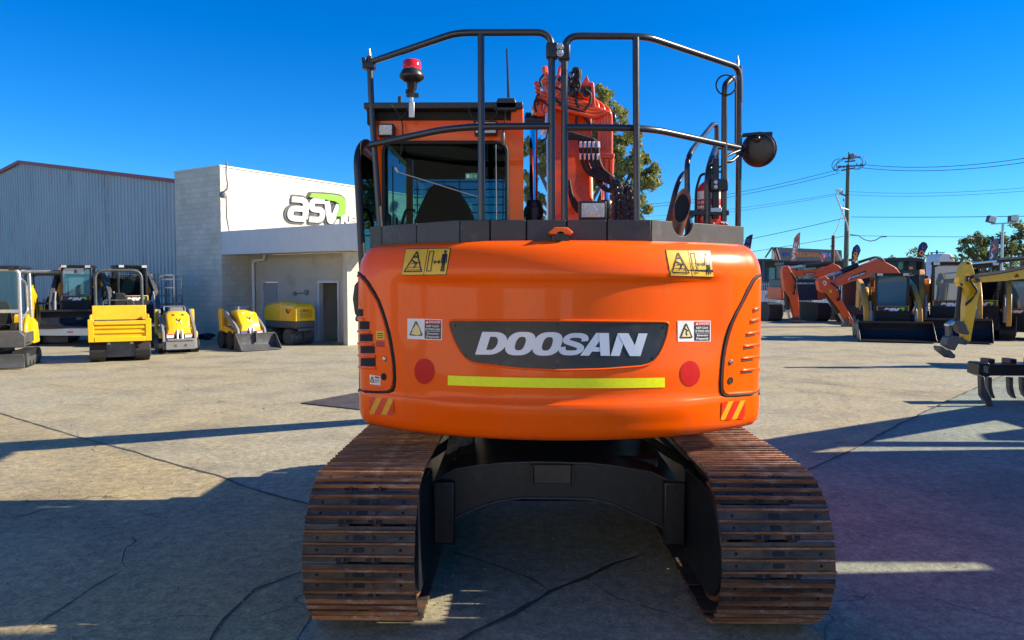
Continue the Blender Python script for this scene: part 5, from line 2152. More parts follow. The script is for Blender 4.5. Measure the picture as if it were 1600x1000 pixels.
tree('tall grey green gum tree behind the excavator boom', (at(905, 445, YT).x, YT, 0),
     [T(938, 165, .9), T(958, 185, 1.0, .5), T(975, 215, .9), T(960, 240, 1.1), T(985, 262, 1.0), T(995, 285, 1.0, -.5), T(970, 300, 1.2), T(1000, 250, .6), T(1008, 275, .5), T(985, 325, .9), T(940, 220, 1.0),
      T(930, 280, 1.2), T(900, 200, 1.2), T(880, 260, 1.3), T(850, 230, .9), T(828, 235, .45), T(840, 300, .8), T(826, 310, .5), T(830, 335, .6), T(900, 330, 1.4), T(1000, 345, .5)],
     .22, .27, LEAF, 22000, 5)
YT = 62
tree('spreading gum tree behind the floodlight pole', (at(1535, 445, 62).x, 62, 0),
     [T(1520, 385, 1.0), T(1535, 377, 1.2), T(1515, 400, .9), T(1545, 395, 1.0), T(1560, 380, 1.0), T(1528, 405, 1.2), T(1550, 410, 1.2), T(1570, 395, .8), T(1575, 388, .5), T(1510, 378, .5)], .2, .32, LEAF2, 3600, 8)
tree('gum tree at the right edge of the yard', (at(1606, 445, 62).x, 62, 0),
     [T(1600, 368, .9), T(1608, 360, 1.3), T(1615, 380, 1.3), T(1597, 385, .7), T(1605, 400, 1.2), T(1588, 392, .5)], .2, .32, LEAF2, 2600, 9)
for k, (px, w) in enumerate(((1400, 3), (1440, 3.5), (1480, 3), (1500, 4), (1585, 4), (1620, 5), (1680, 5))):
    YT = 95
    tree('low bushy tree on the skyline far behind the yard', (at(px, 445, YT).x, YT, 0),
         [T(px - 8, 420, w * .5), T(px + 6, 416, w * .55), T(px + 20, 424, w * .5), T(px, 432, w * .6)], .2, .5, LEAF2, 900, 20 + k, 'skyline trees', 'bushy_tree')

# ================================================================== power pole, wires, lights, flags
POLE = pm('green_timber_pole', (.095, .12, .085), .8, 0, .25, 3, stretch=(6, 6, .5))
WIRE = pm('power_wire', (.05, .055, .06), .6)
YP = 62
def zp(cx, cy, Y=YP):
    return at(1280 + cx * .16, 220 + cy * .16, Y)
b = zp(280, 1500)
PP = thing('power_pole', 'tall green timber power pole with crossarms and street lamp', 'power pole', (zp(280, 700).x, YP, 0), world=True)
Q = MB()
tp = zp(283, 235)
Q.tube([(tp.x, YP, 0), (tp.x, YP, tp.z * .5), tp], .2, 12, rr=[.21, .19, .155])
Q.tube([tp, zp(290, 110)], .06, 8)
Q.build('pole', POLE, PP)
Q = MB()
for a, c in (((180, 255), (430, 240)), ((215, 290), (350, 265))):
    Q.bar(zp(a[0], a[1], YP - .2), zp(c[0], c[1], YP - .2), .1, .12)
for a, c in (((220, 178), (290, 170)), ((300, 168), (398, 158)), ((250, 205), (350, 195))):
    Q.bar(zp(a[0], a[1], YP - .2), zp(c[0], c[1], YP - .2), .1, .12)
Q.bar(zp(215, 520, YP - .2), zp(268, 540, YP - .2), .1, .12)
Q.build('crossarm', GREY, PP)
Q = MB()
Q.box(zp(298, 0).x, zp(335, 0).x, YP - .35, YP + .05, zp(0, 185).z, zp(0, 130).z)
Q.build('switch_box', MGREY, PP, bevel=.03)
for cx, cy in ((190, 265), (240, 262), (205, 262), (370, 238), (410, 240), (360, 158), (240, 178), (225, 505), (240, 585), (205, 515)):
    Q = MB()
    Q.lathe([(.05, -.12), (.09, -.08), (.05, -.04), (.09, 0), (.05, .04), (.08, .08), (.03, .12)], zp(cx, cy - 8, YP - .2), (0, 0, 1), 8)
    Q.build('insulator', MGREY, PP)
for c0, c1, c2, c3 in (((200, 175), (110, 180), (95, 290), (185, 300)), ((215, 180), (160, 200), (150, 285), (200, 290)), ((395, 155), (480, 170), (480, 240), (370, 285)), ((390, 165), (440, 180), (440, 260), (345, 280)), ((230, 190), (130, 230), (120, 300), (180, 280))):
    Q = MB()
    pts = []
    for k in range(15):
        t = k / 14
        x = (1 - t) ** 3 * c0[0] + 3 * t * (1 - t) ** 2 * c1[0] + 3 * t * t * (1 - t) * c2[0] + t ** 3 * c3[0]
        y = (1 - t) ** 3 * c0[1] + 3 * t * (1 - t) ** 2 * c1[1] + 3 * t * t * (1 - t) * c2[1] + t ** 3 * c3[1]
        pts.append(zp(x, y, YP - .3))
    Q.tube(pts, .028, 5)
    Q.build('jumper_cable', WIRE, PP)
Q = MB()
Q.tube(fillet([zp(280, 880, YP - .2), zp(278, 830, YP - .3), zp(160, 520, YP - 1)], .3), .06, 8)
Q.tube([zp(215, 652, YP - .7), zp(290, 675, YP - .1)], .035, 6)
arm_ = Q.build('lamp_arm', GALV, PP)
Q = MB()
Q.prism([(zp(118, 0).x, zp(0, 490).z), (zp(170, 0).x, zp(0, 488).z), (zp(168, 0).x, zp(0, 515).z), (zp(140, 0).x, zp(0, 522).z), (zp(120, 0).x, zp(0, 508).z)], 'y', YP - 1.2, YP - .85)
Q.build('lamp_head', WHITEP, arm_, bevel=.03)

def wire(label, p0, Y0, p1, Y1, sag=.6, r=.022, grp='overhead wires'):
    a, c = at(p0[0], p0[1], Y0), at(p1[0], p1[1], Y1)
    Q = MB()
    Q.tube([a.lerp(c, k / 16) - V((0, 0, sag * 4 * (k / 16) * (1 - k / 16))) for k in range(17)], r, 5)
    tag(Q.build('overhead_wire', WIRE, ang=80), label, 'wire', grp)
wire('upper left power wire running from the pole crossarm behind the boom', (1310, 265), YP, (950, 321), 95, .8)
wire('second upper left power wire just below the first', (1312, 270), YP, (950, 325), 95, .8)
wire('top power wire from the crossarm to the right edge', (1348, 257), YP, (1650, 239), 46, .5)
wire('lower of the two top power wires to the right edge', (1345, 262), YP, (1650, 246), 46, .5)
wire('thin middle power wire left of the green pole', (1316, 301), YP, (950, 340), 100, .5, .014)
wire('thin middle power wire left of the pole, lowest of three', (1318, 303), YP, (950, 347), 100, .5, .014)
wire('thin middle power wire right of the green pole', (1322, 299), YP, (1650, 289), 46, .3, .012)
wire('thin middle power wire right of the pole, lower one', (1322, 304), YP, (1650, 294), 46, .3, .012)
wire('thick service wire from mid pole to the left', (1318, 341), YP, (1000, 402), 90, .3, .026)
wire('thick service wire from mid pole to the right edge', (1330, 339), YP, (1650, 337), 46, .05, .022)
wire('lowest wire from the pole running left above the orange sign', (1318, 369), YP, (1000, 413), 90, .3, .022)
wire('lowest wire from the pole running to the right edge', (1328, 368), YP, (1650, 370), 46, .05, .018)
Q = MB()
Q.tube([zp(300, 915), zp(380, 925), zp(440, 965), zp(500, 980), zp(550, 970), zp(600, 940), zp(660, 936)], .04, 5)
tag(Q.build('overhead_wire', WIRE, ang=80), 'drooping loop of cable beside the lowest wire right of the pole', 'wire', 'overhead wires')
# short service post
SP = thing('service_post', 'short brown timber post joined by a cable to the power pole', 'post', (at(1302, 445, 55).x, 55, 0), world=True)
Q = MB()
p = at(1302, 368, 55)
Q.cyl((p.x, 55, 0), p, .14, .12, 10)
Q.bar(p - V((.3, .2, .8)), p - V((0, .2, .8)), .06, .06)
Q.build('post', pm('brown_timber', (.10, .06, .05), .8, 0, .3, 5), SP)
Q = MB()
Q.tube([p, zp(175, 860, 57), zp(205, 770, 58), zp(225, 700, 59), zp(245, 610, 61)], .03, 5)
Q.build('service_cable', WIRE, SP)
# floodlight pole
FP = thing('floodlight_pole', 'slim grey pole carrying two square floodlights at the far right', 'floodlight', (at(1567, 445, 40).x, 40, 0), world=True)
Q = MB()
p = at(1567, 349, 40)
Q.cyl((p.x, 40, 0), p, .075, .06, 10)
Q.bar(at(1549, 350, 40), at(1586, 348, 40), .07, .07)
Q.build('pole', GALV, FP)
for x0, y0, x1, y1, tl in ((1543, 338, 1555, 348, .25), (1577, 337, 1590, 346, 0)):
    Q = MB()
    c = at((x0 + x1) / 2, (y0 + y1) / 2, 39.9)
    w_, h_ = (x1 - x0) / 2 * 40 / F_PX, (y1 - y0) / 2 * 40 / F_PX
    ca, sa = math.cos(tl), math.sin(tl)
    P = [(c.x + a * w_ * ca + b_ * h_ * sa, c.z + b_ * h_ * ca - a * w_ * sa) for a, b_ in ((-1, -1), (1, -1), (1, 1), (-1, 1))]
    Q.prism(P, 'y', 39.8, 40.05)
    fl = Q.build('floodlight_head', GREY, FP, bevel=.02)
    Q = MB()
    P2 = [(c.x + (x - c.x) * .85, c.z + (z - c.z) * .8) for x, z in P]
    Q.prism(P2, 'y', 39.78, 39.81)
    Q.bar(V((c.x, 39.95, c.z - h_ * 1.1)), V((c.x, 39.95, p.z)), .04, .04)
    Q.build('floodlight_lens', [LENS], fl)
# flags
FLAGB = pm('flag_dark_blue', (.02, .022, .05), .7, 0, .3, 3)
FLAGO = pm('flag_orange_red', (.72, .23, .11), .7, 0, .2, 3)
FLAGP = pm('flag_purple', (.16, .12, .20), .7, 0, .3, 3)
FLAGW = pm('flag_pale_letter', (.88, .84, .80), .7)
FLAGL = pm('flag_blue_letter', (.08, .12, .45), .7)
FLAGT = pm('flag_orange_letter', (.92, .30, .09), .7)
def flag(label, pts, Y, mat, letters, lm):
    x = at(pts[-1][0], 445, Y).x
    t = thing('feather_flag', label, 'flag', (x, Y, 0), 0, 'advertising flags', world=True)
    P = [at(a, b_, Y) for a, b_ in pts]
    Q = MB()
    Q.slab(P, (0, 1, 0), .02)
    f = Q.build('flag_cloth', mat, t)
    Q = MB()
    Q.tube([(x, Y + .03, 0), at(pts[-1][0], pts[-1][1], Y + .03), at(pts[0][0], pts[0][1], Y + .03)], .03, 6)
    Q.build('flag_pole', GREY, t)
    Q = MB()
    n = len(letters)
    for k, (ch, c, rot, s_) in enumerate(letters):
        vs, fs = text2d(ch, .05)
        ca, sa = math.cos(rot), math.sin(rot)
        q = []
        for u, v in vs:
            a, b_ = (u - .5) * s_[0], (v - .5) * s_[1]
            q.append(at(c[0] + a * ca - b_ * sa, c[1] - (a * sa + b_ * ca), Y - .012))
        Q.add(q, fs, k % len(lm))
    Q.build('flag_lettering', lm, f, recalc=False)
flag('dark blue feather flag behind the right corner of the counterweight', [(1176, 366), (1172, 367), (1166, 371), (1160, 390), (1160, 402), (1170, 402), (1172, 390)], 60, FLAGB, [('D', (1169, 376), 1.3, (6, 5)), ('C', (1167, 387), 1.3, (7, 6))], [FLAGL, FLAGT])
flag('orange feather flag standing in front of the caravan sign', [(1250, 363), (1246, 365), (1241, 372), (1238, 390), (1237, 408), (1243, 408), (1246, 392), (1249, 378)], 60, FLAGO, [('M', (1241, 391), 1.4, (8, 5)), ('D', (1243, 382), 1.4, (6, 5)), ('C', (1245, 374), 1.4, (6, 5)), ('V', (1240, 401), 1.4, (12, 5))], [FLAGW, FLAGW, FLAGL, FLAGW])
flag('dark feather flag just right of the green pole', [(1337, 383), (1333, 387), (1331, 395), (1330, 413), (1335, 413), (1340, 404), (1345, 391), (1343, 385), (1340, 382)], 58, FLAGB, [('M', (1336, 405), 1.2, (8, 6)), ('D', (1337, 397), 1.2, (7, 6)), ('C', (1340, 389), 1.2, (7, 6))], [FLAGT, FLAGT, FLAGL])
flag('dark feather flag above the dark excavator cab roof', [(1440, 379), (1436, 383), (1434, 392), (1433, 402), (1441, 402), (1446, 393), (1450, 386), (1448, 380), (1444, 378)], 50, FLAGB, [('D', (1440, 395), 1.1, (8, 7)), ('C', (1443, 386), 1.1, (7, 6))], [FLAGT, FLAGL])
flag('faded purple feather flag in front of the right gum tree', [(1555, 374), (1549, 378), (1546, 390), (1545, 403), (1546, 425), (1549, 425), (1552, 405), (1558, 392), (1561, 380), (1559, 374)], 50, FLAGP, [('V', (1553, 387), 1.3, (14, 6)), ('V', (1550, 400), 1.4, (12, 4))], [FLAGT, FLAGW])

# caravan dealer across the road
CB = thing('dealer_building', 'dark low dealer building under a long grey sign board beyond the fence', 'building', (at(1250, 445, 74).x, 74, 0), world=True)
a, c = at(1150, 445, 74), at(1318, 445, 74)
zt_ = at(1200, 405, 74).z
Q = MB()
Q.box(a.x, c.x, 74, 84, 0, zt_ - .2)
DK = pm('dealer_dark_wall', (.06, .06, .065), .7, 0, .2, 1)
wl_ = Q.build('wall', DK, CB)
Q = MB()
Q.prism([(73.0, zt_ - .25), (84.5, zt_ + .1), (84.5, zt_ + .35), (73.0, zt_ + .0)], 'x', a.x - .4, c.x + .4)
Q.build('roof', GREY, CB)
for px in (1197, 1215, 1235, 1256):
    Q = MB()
    p0_, p1_ = at(px, 437, 73.9), at(px + 14, 418, 73.9)
    Q.box(p0_.x, p1_.x, 73.92, 73.99, p0_.z, p1_.z)
    Q.build('window', BLUEGLASS, CB)
Q = MB()
for px in (1192, 1214, 1234):
    p_ = at(px, 445, 72.5)
    Q.box(p_.x - .12, p_.x + .12, 72.4, 72.6, 0, zt_ - .2)
Q.build('verandah_post', GREY, CB)
SB = thing('sign_board', 'long grey sign board with orange lettering on the dealer roof', 'sign', (at(1260, 445, 72).x, 72, at(1260, 406, 72).z), world=True)
bd = [at(1206, 407, 72), at(1316, 408, 72), at(1315, 391, 72), at(1207, 386, 72)]
Q = MB()
Q.slab(bd, (0, 1, 0), .15)
SGB = pm('sign_board_grey', (.19, .185, .17), .6, 0, .1, 2)
brd = Q.build('board', SGB, SB)
def sbq(u, v, y=71.97):
    p = bd[0].lerp(bd[1], u).lerp(bd[3].lerp(bd[2], u), v)
    return V((p.x, y, p.z))
Q = MB()
Q.text('MDC', lambda u, v: sbq(.14 + .11 * u, .38 + .25 * v), 3, .04)
Q.text('CAMPERS & CARAVANS', lambda u, v: sbq(.27 + .40 * u, .30 + .42 * v), 1, .05)
Q.text('1300 494', lambda u, v: sbq(.70 + .18 * u, .32 + .42 * v), 2, .05)
for u0, u1, c_ in ((.03, .08, 1), (.06, .10, 0), (.90, .94, 1), (.93, .97, 0)):
    Q.add([sbq(u0 + .06, .05), sbq(u1 + .05, .05), sbq(u1, .95), sbq(u0, .95)] if False else [sbq(u0 + .03, .08), sbq(u1 + .03, .08), sbq(u1 - .03, .92), sbq(u0 - .03, .92)], [(0, 1, 2, 3)], c_)
Q.add([sbq(.0, .1), sbq(.035, .1), sbq(.03, .95), sbq(.0, .95)], [(0, 1, 2, 3)], 0)
Q.build('sign_lettering', [FLAGW, FLAGT, pm('sign_pale_blue', (.30, .48, .85), .6), FLAGL], brd, recalc=False)
Q = MB()
p0_, p1_ = at(1206, 387, 72.3), at(1196, 402, 78)
Q.bar(p0_, p1_, .12, .12)
Q.build('sign_strut', GREY, SB)
# palisade fence
FN = thing('steel_fence', 'pale steel picket fence running behind the orange excavators', 'fence', (at(1290, 445, 52).x, 52, 0), world=True)
zt_, zb_ = at(1200, 441, 52).z, .15
x0_, x1_ = at(1150, 445, 52).x, at(1420, 445, 52).x
Q = MB()
Q.bar((x0_, 52, zt_ - .15), (x1_, 52, zt_ - .15), .05, .06)
Q.bar((x0_, 52, .35), (x1_, 52, .35), .05, .06)
Q.build('rail', GALV, FN)
Q = MB()
x = x0_
while x < x1_:
    Q.box(x, x + .05, 51.94, 51.97, zb_, zt_)
    x += .15
tag(Q.build('picket', GALV, FN), kind='stuff')
# parked caravan and pale goods beyond the fence
def caravan(label, px0, px1, pt, Y, pb=468):
    a, b_ = at(px0, pb, Y), at(px1, pt, Y)
    t = thing('caravan', label, 'caravan', ((a.x + b_.x) / 2, Y, 0), 0, 'caravans beyond the fence', world=True)
    zb, zt = .45, b_.z
    Q = MB()
    w_ = b_.x - a.x
    Q.prism([(a.x, zb), (a.x - .0, zt - .4), (a.x + .25, zt), (b_.x - .4, zt), (b_.x, zt - .6), (b_.x - .15, zb)], 'y', Y, Y + 2.3)
    Q.build('body', WHITEP, t, bevel=.06)
    Q = MB()
    Q.box(a.x + w_ * .25, a.x + w_ * .6, Y - .02, Y - .002, zb + (zt - zb) * .5, zb + (zt - zb) * .75)
    Q.build('window', BLUEGLASS, t)
    for k in (.4, .6):
        Q = MB()
        Q.cyl((a.x + w_ * k, Y + .05, .35), (a.x + w_ * k, Y + .3, .35), .35, n=14)
        Q.build('wheel', RUBBER, t)
    Q = MB()
    Q.text('VAN' if False else 'L', lambda u, v: V((a.x + w_ * (.7 + .1 * u), Y - .01, zb + (zt - zb) * (.8 + .1 * v)))) if False else Q.box(a.x + w_ * .66, a.x + w_ * .92, Y - .012, Y - .003, zt - .55, zt - .32)
    Q.build('stripe', FLAGT, t)
caravan('pale caravan roof showing above the loaders on the right', 1466, 1492, 396, 70)
caravan('white caravan behind the fence beside the counterweight', 1189, 1216, 455, 57)
caravan('white caravan behind the fence under the dealer sign', 1218, 1240, 456, 58)
caravan('white caravan between the two orange dipper arms', 1288, 1304, 436, 56)
caravan('white caravan glimpsed under the sloping orange boom', 1340, 1372, 431, 56)
# thin far poles
for k, (px, pt, Y) in enumerate(((1456, 395, 90), (1464, 391, 95), (1581, 377, 80))):
    Q = MB()
    p = at(px, pt, Y)
    Q.cyl((p.x, Y, 0), p, .16, .12, 8)
    t = thing('far_pole', ['thin far power pole left of the pale caravan roof', 'thin far power pole touching the pale caravan roof', 'far grey pole between the two right gum trees'][k], 'power pole', (p.x, Y, 0), 0, 'far power poles', world=True)
    Q.build('pole', GREY, t)
    Q = MB()
    Q.bar(p + V((-.9, -.1, -.3)), p + V((.9, -.1, -.3)), .1, .1)
    Q.build('crossarm', GREY, t)
# white warehouse added behind the camera; its sunlit wall bounces light onto the counterweight
SHB = thing('bounce_warehouse', 'unseen white rendered warehouse added behind the camera to bounce sunlight', 'building', (-7.5, -12.5, 0), R(135))
Q = MB()
Q.box(-16, 24, 0, 9, 0, 7.5)
Q.build('wall', pm('bounce_warehouse_render', (.74, .72, .66), .7, 0, .05, .6), SHB)
Q = MB()
Q.box(-16.2, 24.2, -.2, 9.2, 7.504, 7.8)
Q.build('roof_fascia', GALV, SHB)
for k in range(3):
    Q = MB()
    Q.box(-12 + 12 * k, -8 + 12 * k, -.06, -.003, 0, 4.2)
    Q.build('roller_door', MGREY, SHB)
# ================================================================== parked machines
def crawler(par, x0, x1, y0, y1, h, name='crawler_track', lug=.025, mats=None, z0=0.0, tri=False, flat=None):
    """rubber track with tread lugs, wheels on both faces (local coordinates)"""
    r = h / 2
    base = []
    n = 10
    if tri:
        path = [(y0 + .12, z0 + .0), (y1 - .12, z0 + .0), (y1, z0 + h * .45), (y1 - .25, z0 + h), (y1 - .5, z0 + h), (y0, z0 + h * .38)]
        path = [(a, b) for _, a, b in [tuple(p) for p in fillet([(0, a, b) for a, b in path + path[:1]], .12, 4)]][:-1]
    else:
        path = [(y0 + r - r * math.sin(t), z0 + r + r * math.cos(t)) for t in [PI * k / n for k in range(n + 1)]] + \
               [(y1 - r + r * math.sin(t), z0 + r - r * math.cos(t)) for t in [PI * k / n for k in range(n + 1)]]
    # resample evenly and alternate the radius to make lugs
    tot = []
    L = 0
    P = path + path[:1]
    for a, b in zip(P, P[1:]):
        L += math.hypot(b[0] - a[0], b[1] - a[1])
    cnt = max(24, int(L / .05)) // 4 * 4
    out = []
    acc, i = 0, 0
    seg = [math.hypot(b[0] - a[0], b[1] - a[1]) for a, b in zip(P, P[1:])]
    pos = 0
    cy, cz = (y0 + y1) / 2, z0 + r
    for k in range(cnt):
        s = L * k / cnt
        j = 0
        while j < len(seg) - 1 and s > seg[j]:
            s -= seg[j]
            j += 1
        a, b = P[j], P[j + 1]
        t = s / seg[j] if seg[j] > 1e-6 else 0
        p = (a[0] + (b[0] - a[0]) * t, a[1] + (b[1] - a[1]) * t)
        out.append(p)
    lugged = []
    for k, p in enumerate(out):
        a, b = out[k - 1], out[(k + 1) % cnt]
        d = (b[0] - a[0], b[1] - a[1])
        l = math.hypot(*d) or 1
        nx, nz = -d[1] / l, d[0] / l
        if (p[0] - cy) * nx + (p[1] - cz) * nz < 0:
            nx, nz = -nx, -nz
        o = lug if k % 4 < 2 else 0
        lugged.append((p[0] + nx * o * .5 - nx * lug * .5, max(z0 + .001, p[1] + nz * (o - lug))))
    Q = MB()
    Q.prism(lugged, 'x', min(x0, x1), max(x0, x1))
    t = Q.build(name, RUBBER, par)
    Q = MB()
    xs = (min(x0, x1), max(x0, x1))
    for xf, s in ((xs[0], -1), (xs[1], 1)):
        m_ = max(3, int((y1 - y0) / (h * .75)))
        for k in range(m_):
            y = y0 + r + (y1 - y0 - 2 * r) * k / (m_ - 1)
            rr = r * .72 if k in (0, m_ - 1) else r * .42
            zc = z0 + r if k in (0, m_ - 1) else z0 + rr + .05
            Q.lathe([(rr, 0), (rr, .02), (rr * .6, .03), (rr * .3, .02)], (xf, y, zc), (s, 0, 0), 14)
        Q.box(xf if s > 0 else xf - .012, xf + .012 if s > 0 else xf, y0 + r, y1 - r, z0 + h * .38, z0 + h * .62)
    Q.build('track_wheel', GREY, t)
    return t


def wheel(par, c, r, w, rim=None, name='wheel', ax=(1, 0, 0)):
    Q = MB()
    c = V(c)
    d = V(ax)
    Q.lathe([(r * .55, -w / 2), (r * .92, -w / 2), (r, -w * .3), (r, w * .3), (r * .92, w / 2), (r * .55, w / 2)], c, ax, 22)
    for k in range(16):
        a = 2 * PI * k / 16
        p = c + V((0, math.cos(a) * r, math.sin(a) * r)) if abs(d.x) > .5 else c + V((math.cos(a) * r, 0, math.sin(a) * r))
        tt = V((0, -math.sin(a), math.cos(a))) if abs(d.x) > .5 else V((-math.sin(a), 0, math.cos(a)))
        Q.bar(p - d * w * .45, p + d * w * .45, .04, .02, 0, up=tt)
    t = Q.build(name, RUBBER, par)
    for s in (-1, 1):
        Q = MB()
        Q.lathe([(r * .56, w * .40), (r * .52, w * .46), (r * .34, w * .40), (r * .16, w * .44), (r * .14, w * .55), (0, w * .56)], c, tuple(d * s), 18)
        if rim is WHITEP:
            for k in range(8):
                a = 2 * PI * k / 8
                p = c + d * (s * w * .43) + V((0, math.cos(a), math.sin(a))) * r * .40
                Q.lathe([(r * .07, 0), (r * .07, .012)], p, tuple(d * s), 8, 1)
        Q.build('rim', [rim or GREY, DARK], t)
    return t


def seat_and_levers(par, x, y, z):
    Q = MB()
    Q.box(x - .24, x + .24, y - .25, y + .2, z, z + .12)
    Q.prism([(x - .24, z + .12), (x - .22, z + .55), (x - .14, z + .72), (x + .14, z + .72), (x + .22, z + .55), (x + .24, z + .12)], 'y', y + .2, y + .32)
    Q.build('seat', DARK, par, bevel=.04, seg=2)
    for s in (-1, 1):
        Q = MB()
        Q.box(x + s * .36 - .06, x + s * .36 + .06, y - .35, y + .2, z, z + .16)
        Q.tube([(x + s * .36, y - .3, z + .16), (x + s * .38, y - .34, z + .36)], .015, 6)
        Q.ball((x + s * .38, y - .34, z + .38), .035, 8)
        Q.build('joystick', DARK, par)


def mini_excavator(label, loc, rz, canopy='silver', arm=True, grp='small yellow machines parked along the shed'):
    t = thing('mini_excavator', label, 'excavator', loc, rz, grp)
    for s in (-1, 1):
        crawler(t, s * .44, s * .74, -.85, .85, .42)
    Q = MB()
    Q.box(-.43, .43, -.5, .5, .16, .36)
    Q.cyl((0, 0, .36), (0, 0, .50), .33, n=20)
    Q.bar((-.35, -.5, .26), (-.35, -1.02, .22), .10, .12)
    Q.bar((.35, -.5, .26), (.35, -1.02, .22), .10, .12)
    Q.bar((0, -.5, .34), (0, -.95, .30), .12, .14)
    Q.build('undercarriage', GREY, t, bevel=.012)
    Q = MB()
    Q.prism([(-1.02, .02), (-1.10, .05), (-1.06, .2), (-1.10, .36), (-1.04, .37), (-1.0, .2), (-.98, .06)], 'x', -.76, .76)
    Q.build('dozer_blade', GREY, t)
    Q = MB()
    Q.box(-.62, .62, -.62, .80, .50, .60)
    Q.prism([(-.64, .50), (-.64, .88), (-.55, .92), (.58, .92), (.70, .80), (.70, .50)], 'y', -.66, -.55)
    Q.box(.50, .70, -.53, .3, .60, .86)
    body = Q.build('deck', GREY, t, bevel=.02)
    Q = MB()
    Q.box(.04, .14, -.675, -.665, .76, .82)
    Q.build('white_plate', WHITEP, body)
    Q = MB()
    Q.prism([(-.64, .52), (-.64, 1.02), (-.50, 1.28), (.50, 1.28), (.66, 1.05), (.70, .52)], 'y', .38, .98)
    Q.prism([(-.30, .60), (.36, .60), (.36, 1.12), (.0, 1.28), (-.25, 1.0)], 'x', .56, .68)
    Q.build('engine_cover', YEL, t, bevel=.05, seg=3)
    m_ = GALV if canopy == 'silver' else GREY
    Q = MB()
    h = 2.42
    Q.tube(fillet([(-.60, -.55, .90), (-.60, -.55, h), (.60, -.55, h), (.60, -.55, .90)], .14), .042, 10)
    Q.tube(fillet([(-.60, .45, 1.1), (-.60, .45, h), (.60, .45, h), (.62, .45, 1.2)], .14), .04, 10)
    for s in (-1, 1):
        Q.tube(fillet([(s * .60, -.54, h - .05), (s * .62, -.3, h - .02), (s * .62, .44, h - .04)], .1), .036, 8)
        Q.tube(fillet([(s * .62, -.52, 2.2), (s * .66, -.2, 2.1), (s * .66, -.1, 1.4), (s * .62, -.5, 1.2)], .12), .028, 8)
    Q.bar((-.60, -.55, 1.40), (.60, -.55, 1.40), .07, .08)
    Q.build('canopy_frame', m_, t, ang=60)
    Q = MB()
    Q.box(-.62, .64, -.62, .60, h + .02, h + .10) if canopy == 'silver' else Q.box(-.72, .72, -.85, .7, h + .02, h + .14)
    Q.build('canopy_roof', BLACK if canopy == 'silver' else MGREY, t, bevel=.04)
    seat_and_levers(t, 0, .12, .92)
    for x in (-.12, .10):
        Q = MB()
        Q.tube([(x, -.45, .62), (x, -.42, 1.1), (x + .03, -.40, 1.5)], .014, 6)
        Q.ball((x + .03, -.40, 1.52), .03, 8)
        Q.build('travel_lever', DARK, t)
    if canopy == 'silver':
        Q = MB()
        Q.box(-.6, .6, -.545, -.535, 1.46, 2.38)
        Q.build('windscreen', CLEARGLASS, t)
        Q = MB()
        Q.box(.40, .52, -.63, -.56, h - .02, h + .08)
        Q.build('work_light', BLACK, t)
    Q = MB()
    Q.lathe([(.07, 0), (.07, .10), (.05, .14), (0, .15)], (.3 if canopy != 'silver' else -.2, .3, h + .14), (0, 0, 1), 14)
    Q.build('beacon', AMBER, t)
    if arm:
        Q = MB()
        Q.prism([(-.62, .55), (-.55, 1.0), (-.95, 1.7), (-1.3, 1.95), (-1.42, 1.88), (-1.35, 1.65), (-.95, 1.2), (-.8, .6)], 'x', -.36, -.16)
        Q.prism([(-1.25, 2.05), (-1.5, 2.0), (-1.5, 1.6), (-1.28, .55), (-1.18, .5), (-1.15, .7), (-1.25, 1.6)], 'x', -.34, -.18)
        a_ = Q.build('digging_arm', YEL, t, bevel=.015)
        Q = MB()
        Q.prism([(-1.3, .6), (-1.1, .55), (-.95, .3), (-1.05, .04), (-1.35, .02), (-1.5, .12), (-1.3, .3)], 'x', -.5, -.02)
        Q.build('bucket', GREY, a_)
        Q = MB()
        Q.cyl((-.26, -.75, .75), (-.26, -1.1, 1.4), .05, n=10)
        Q.build('cylinder', BLACK, a_)
    return t


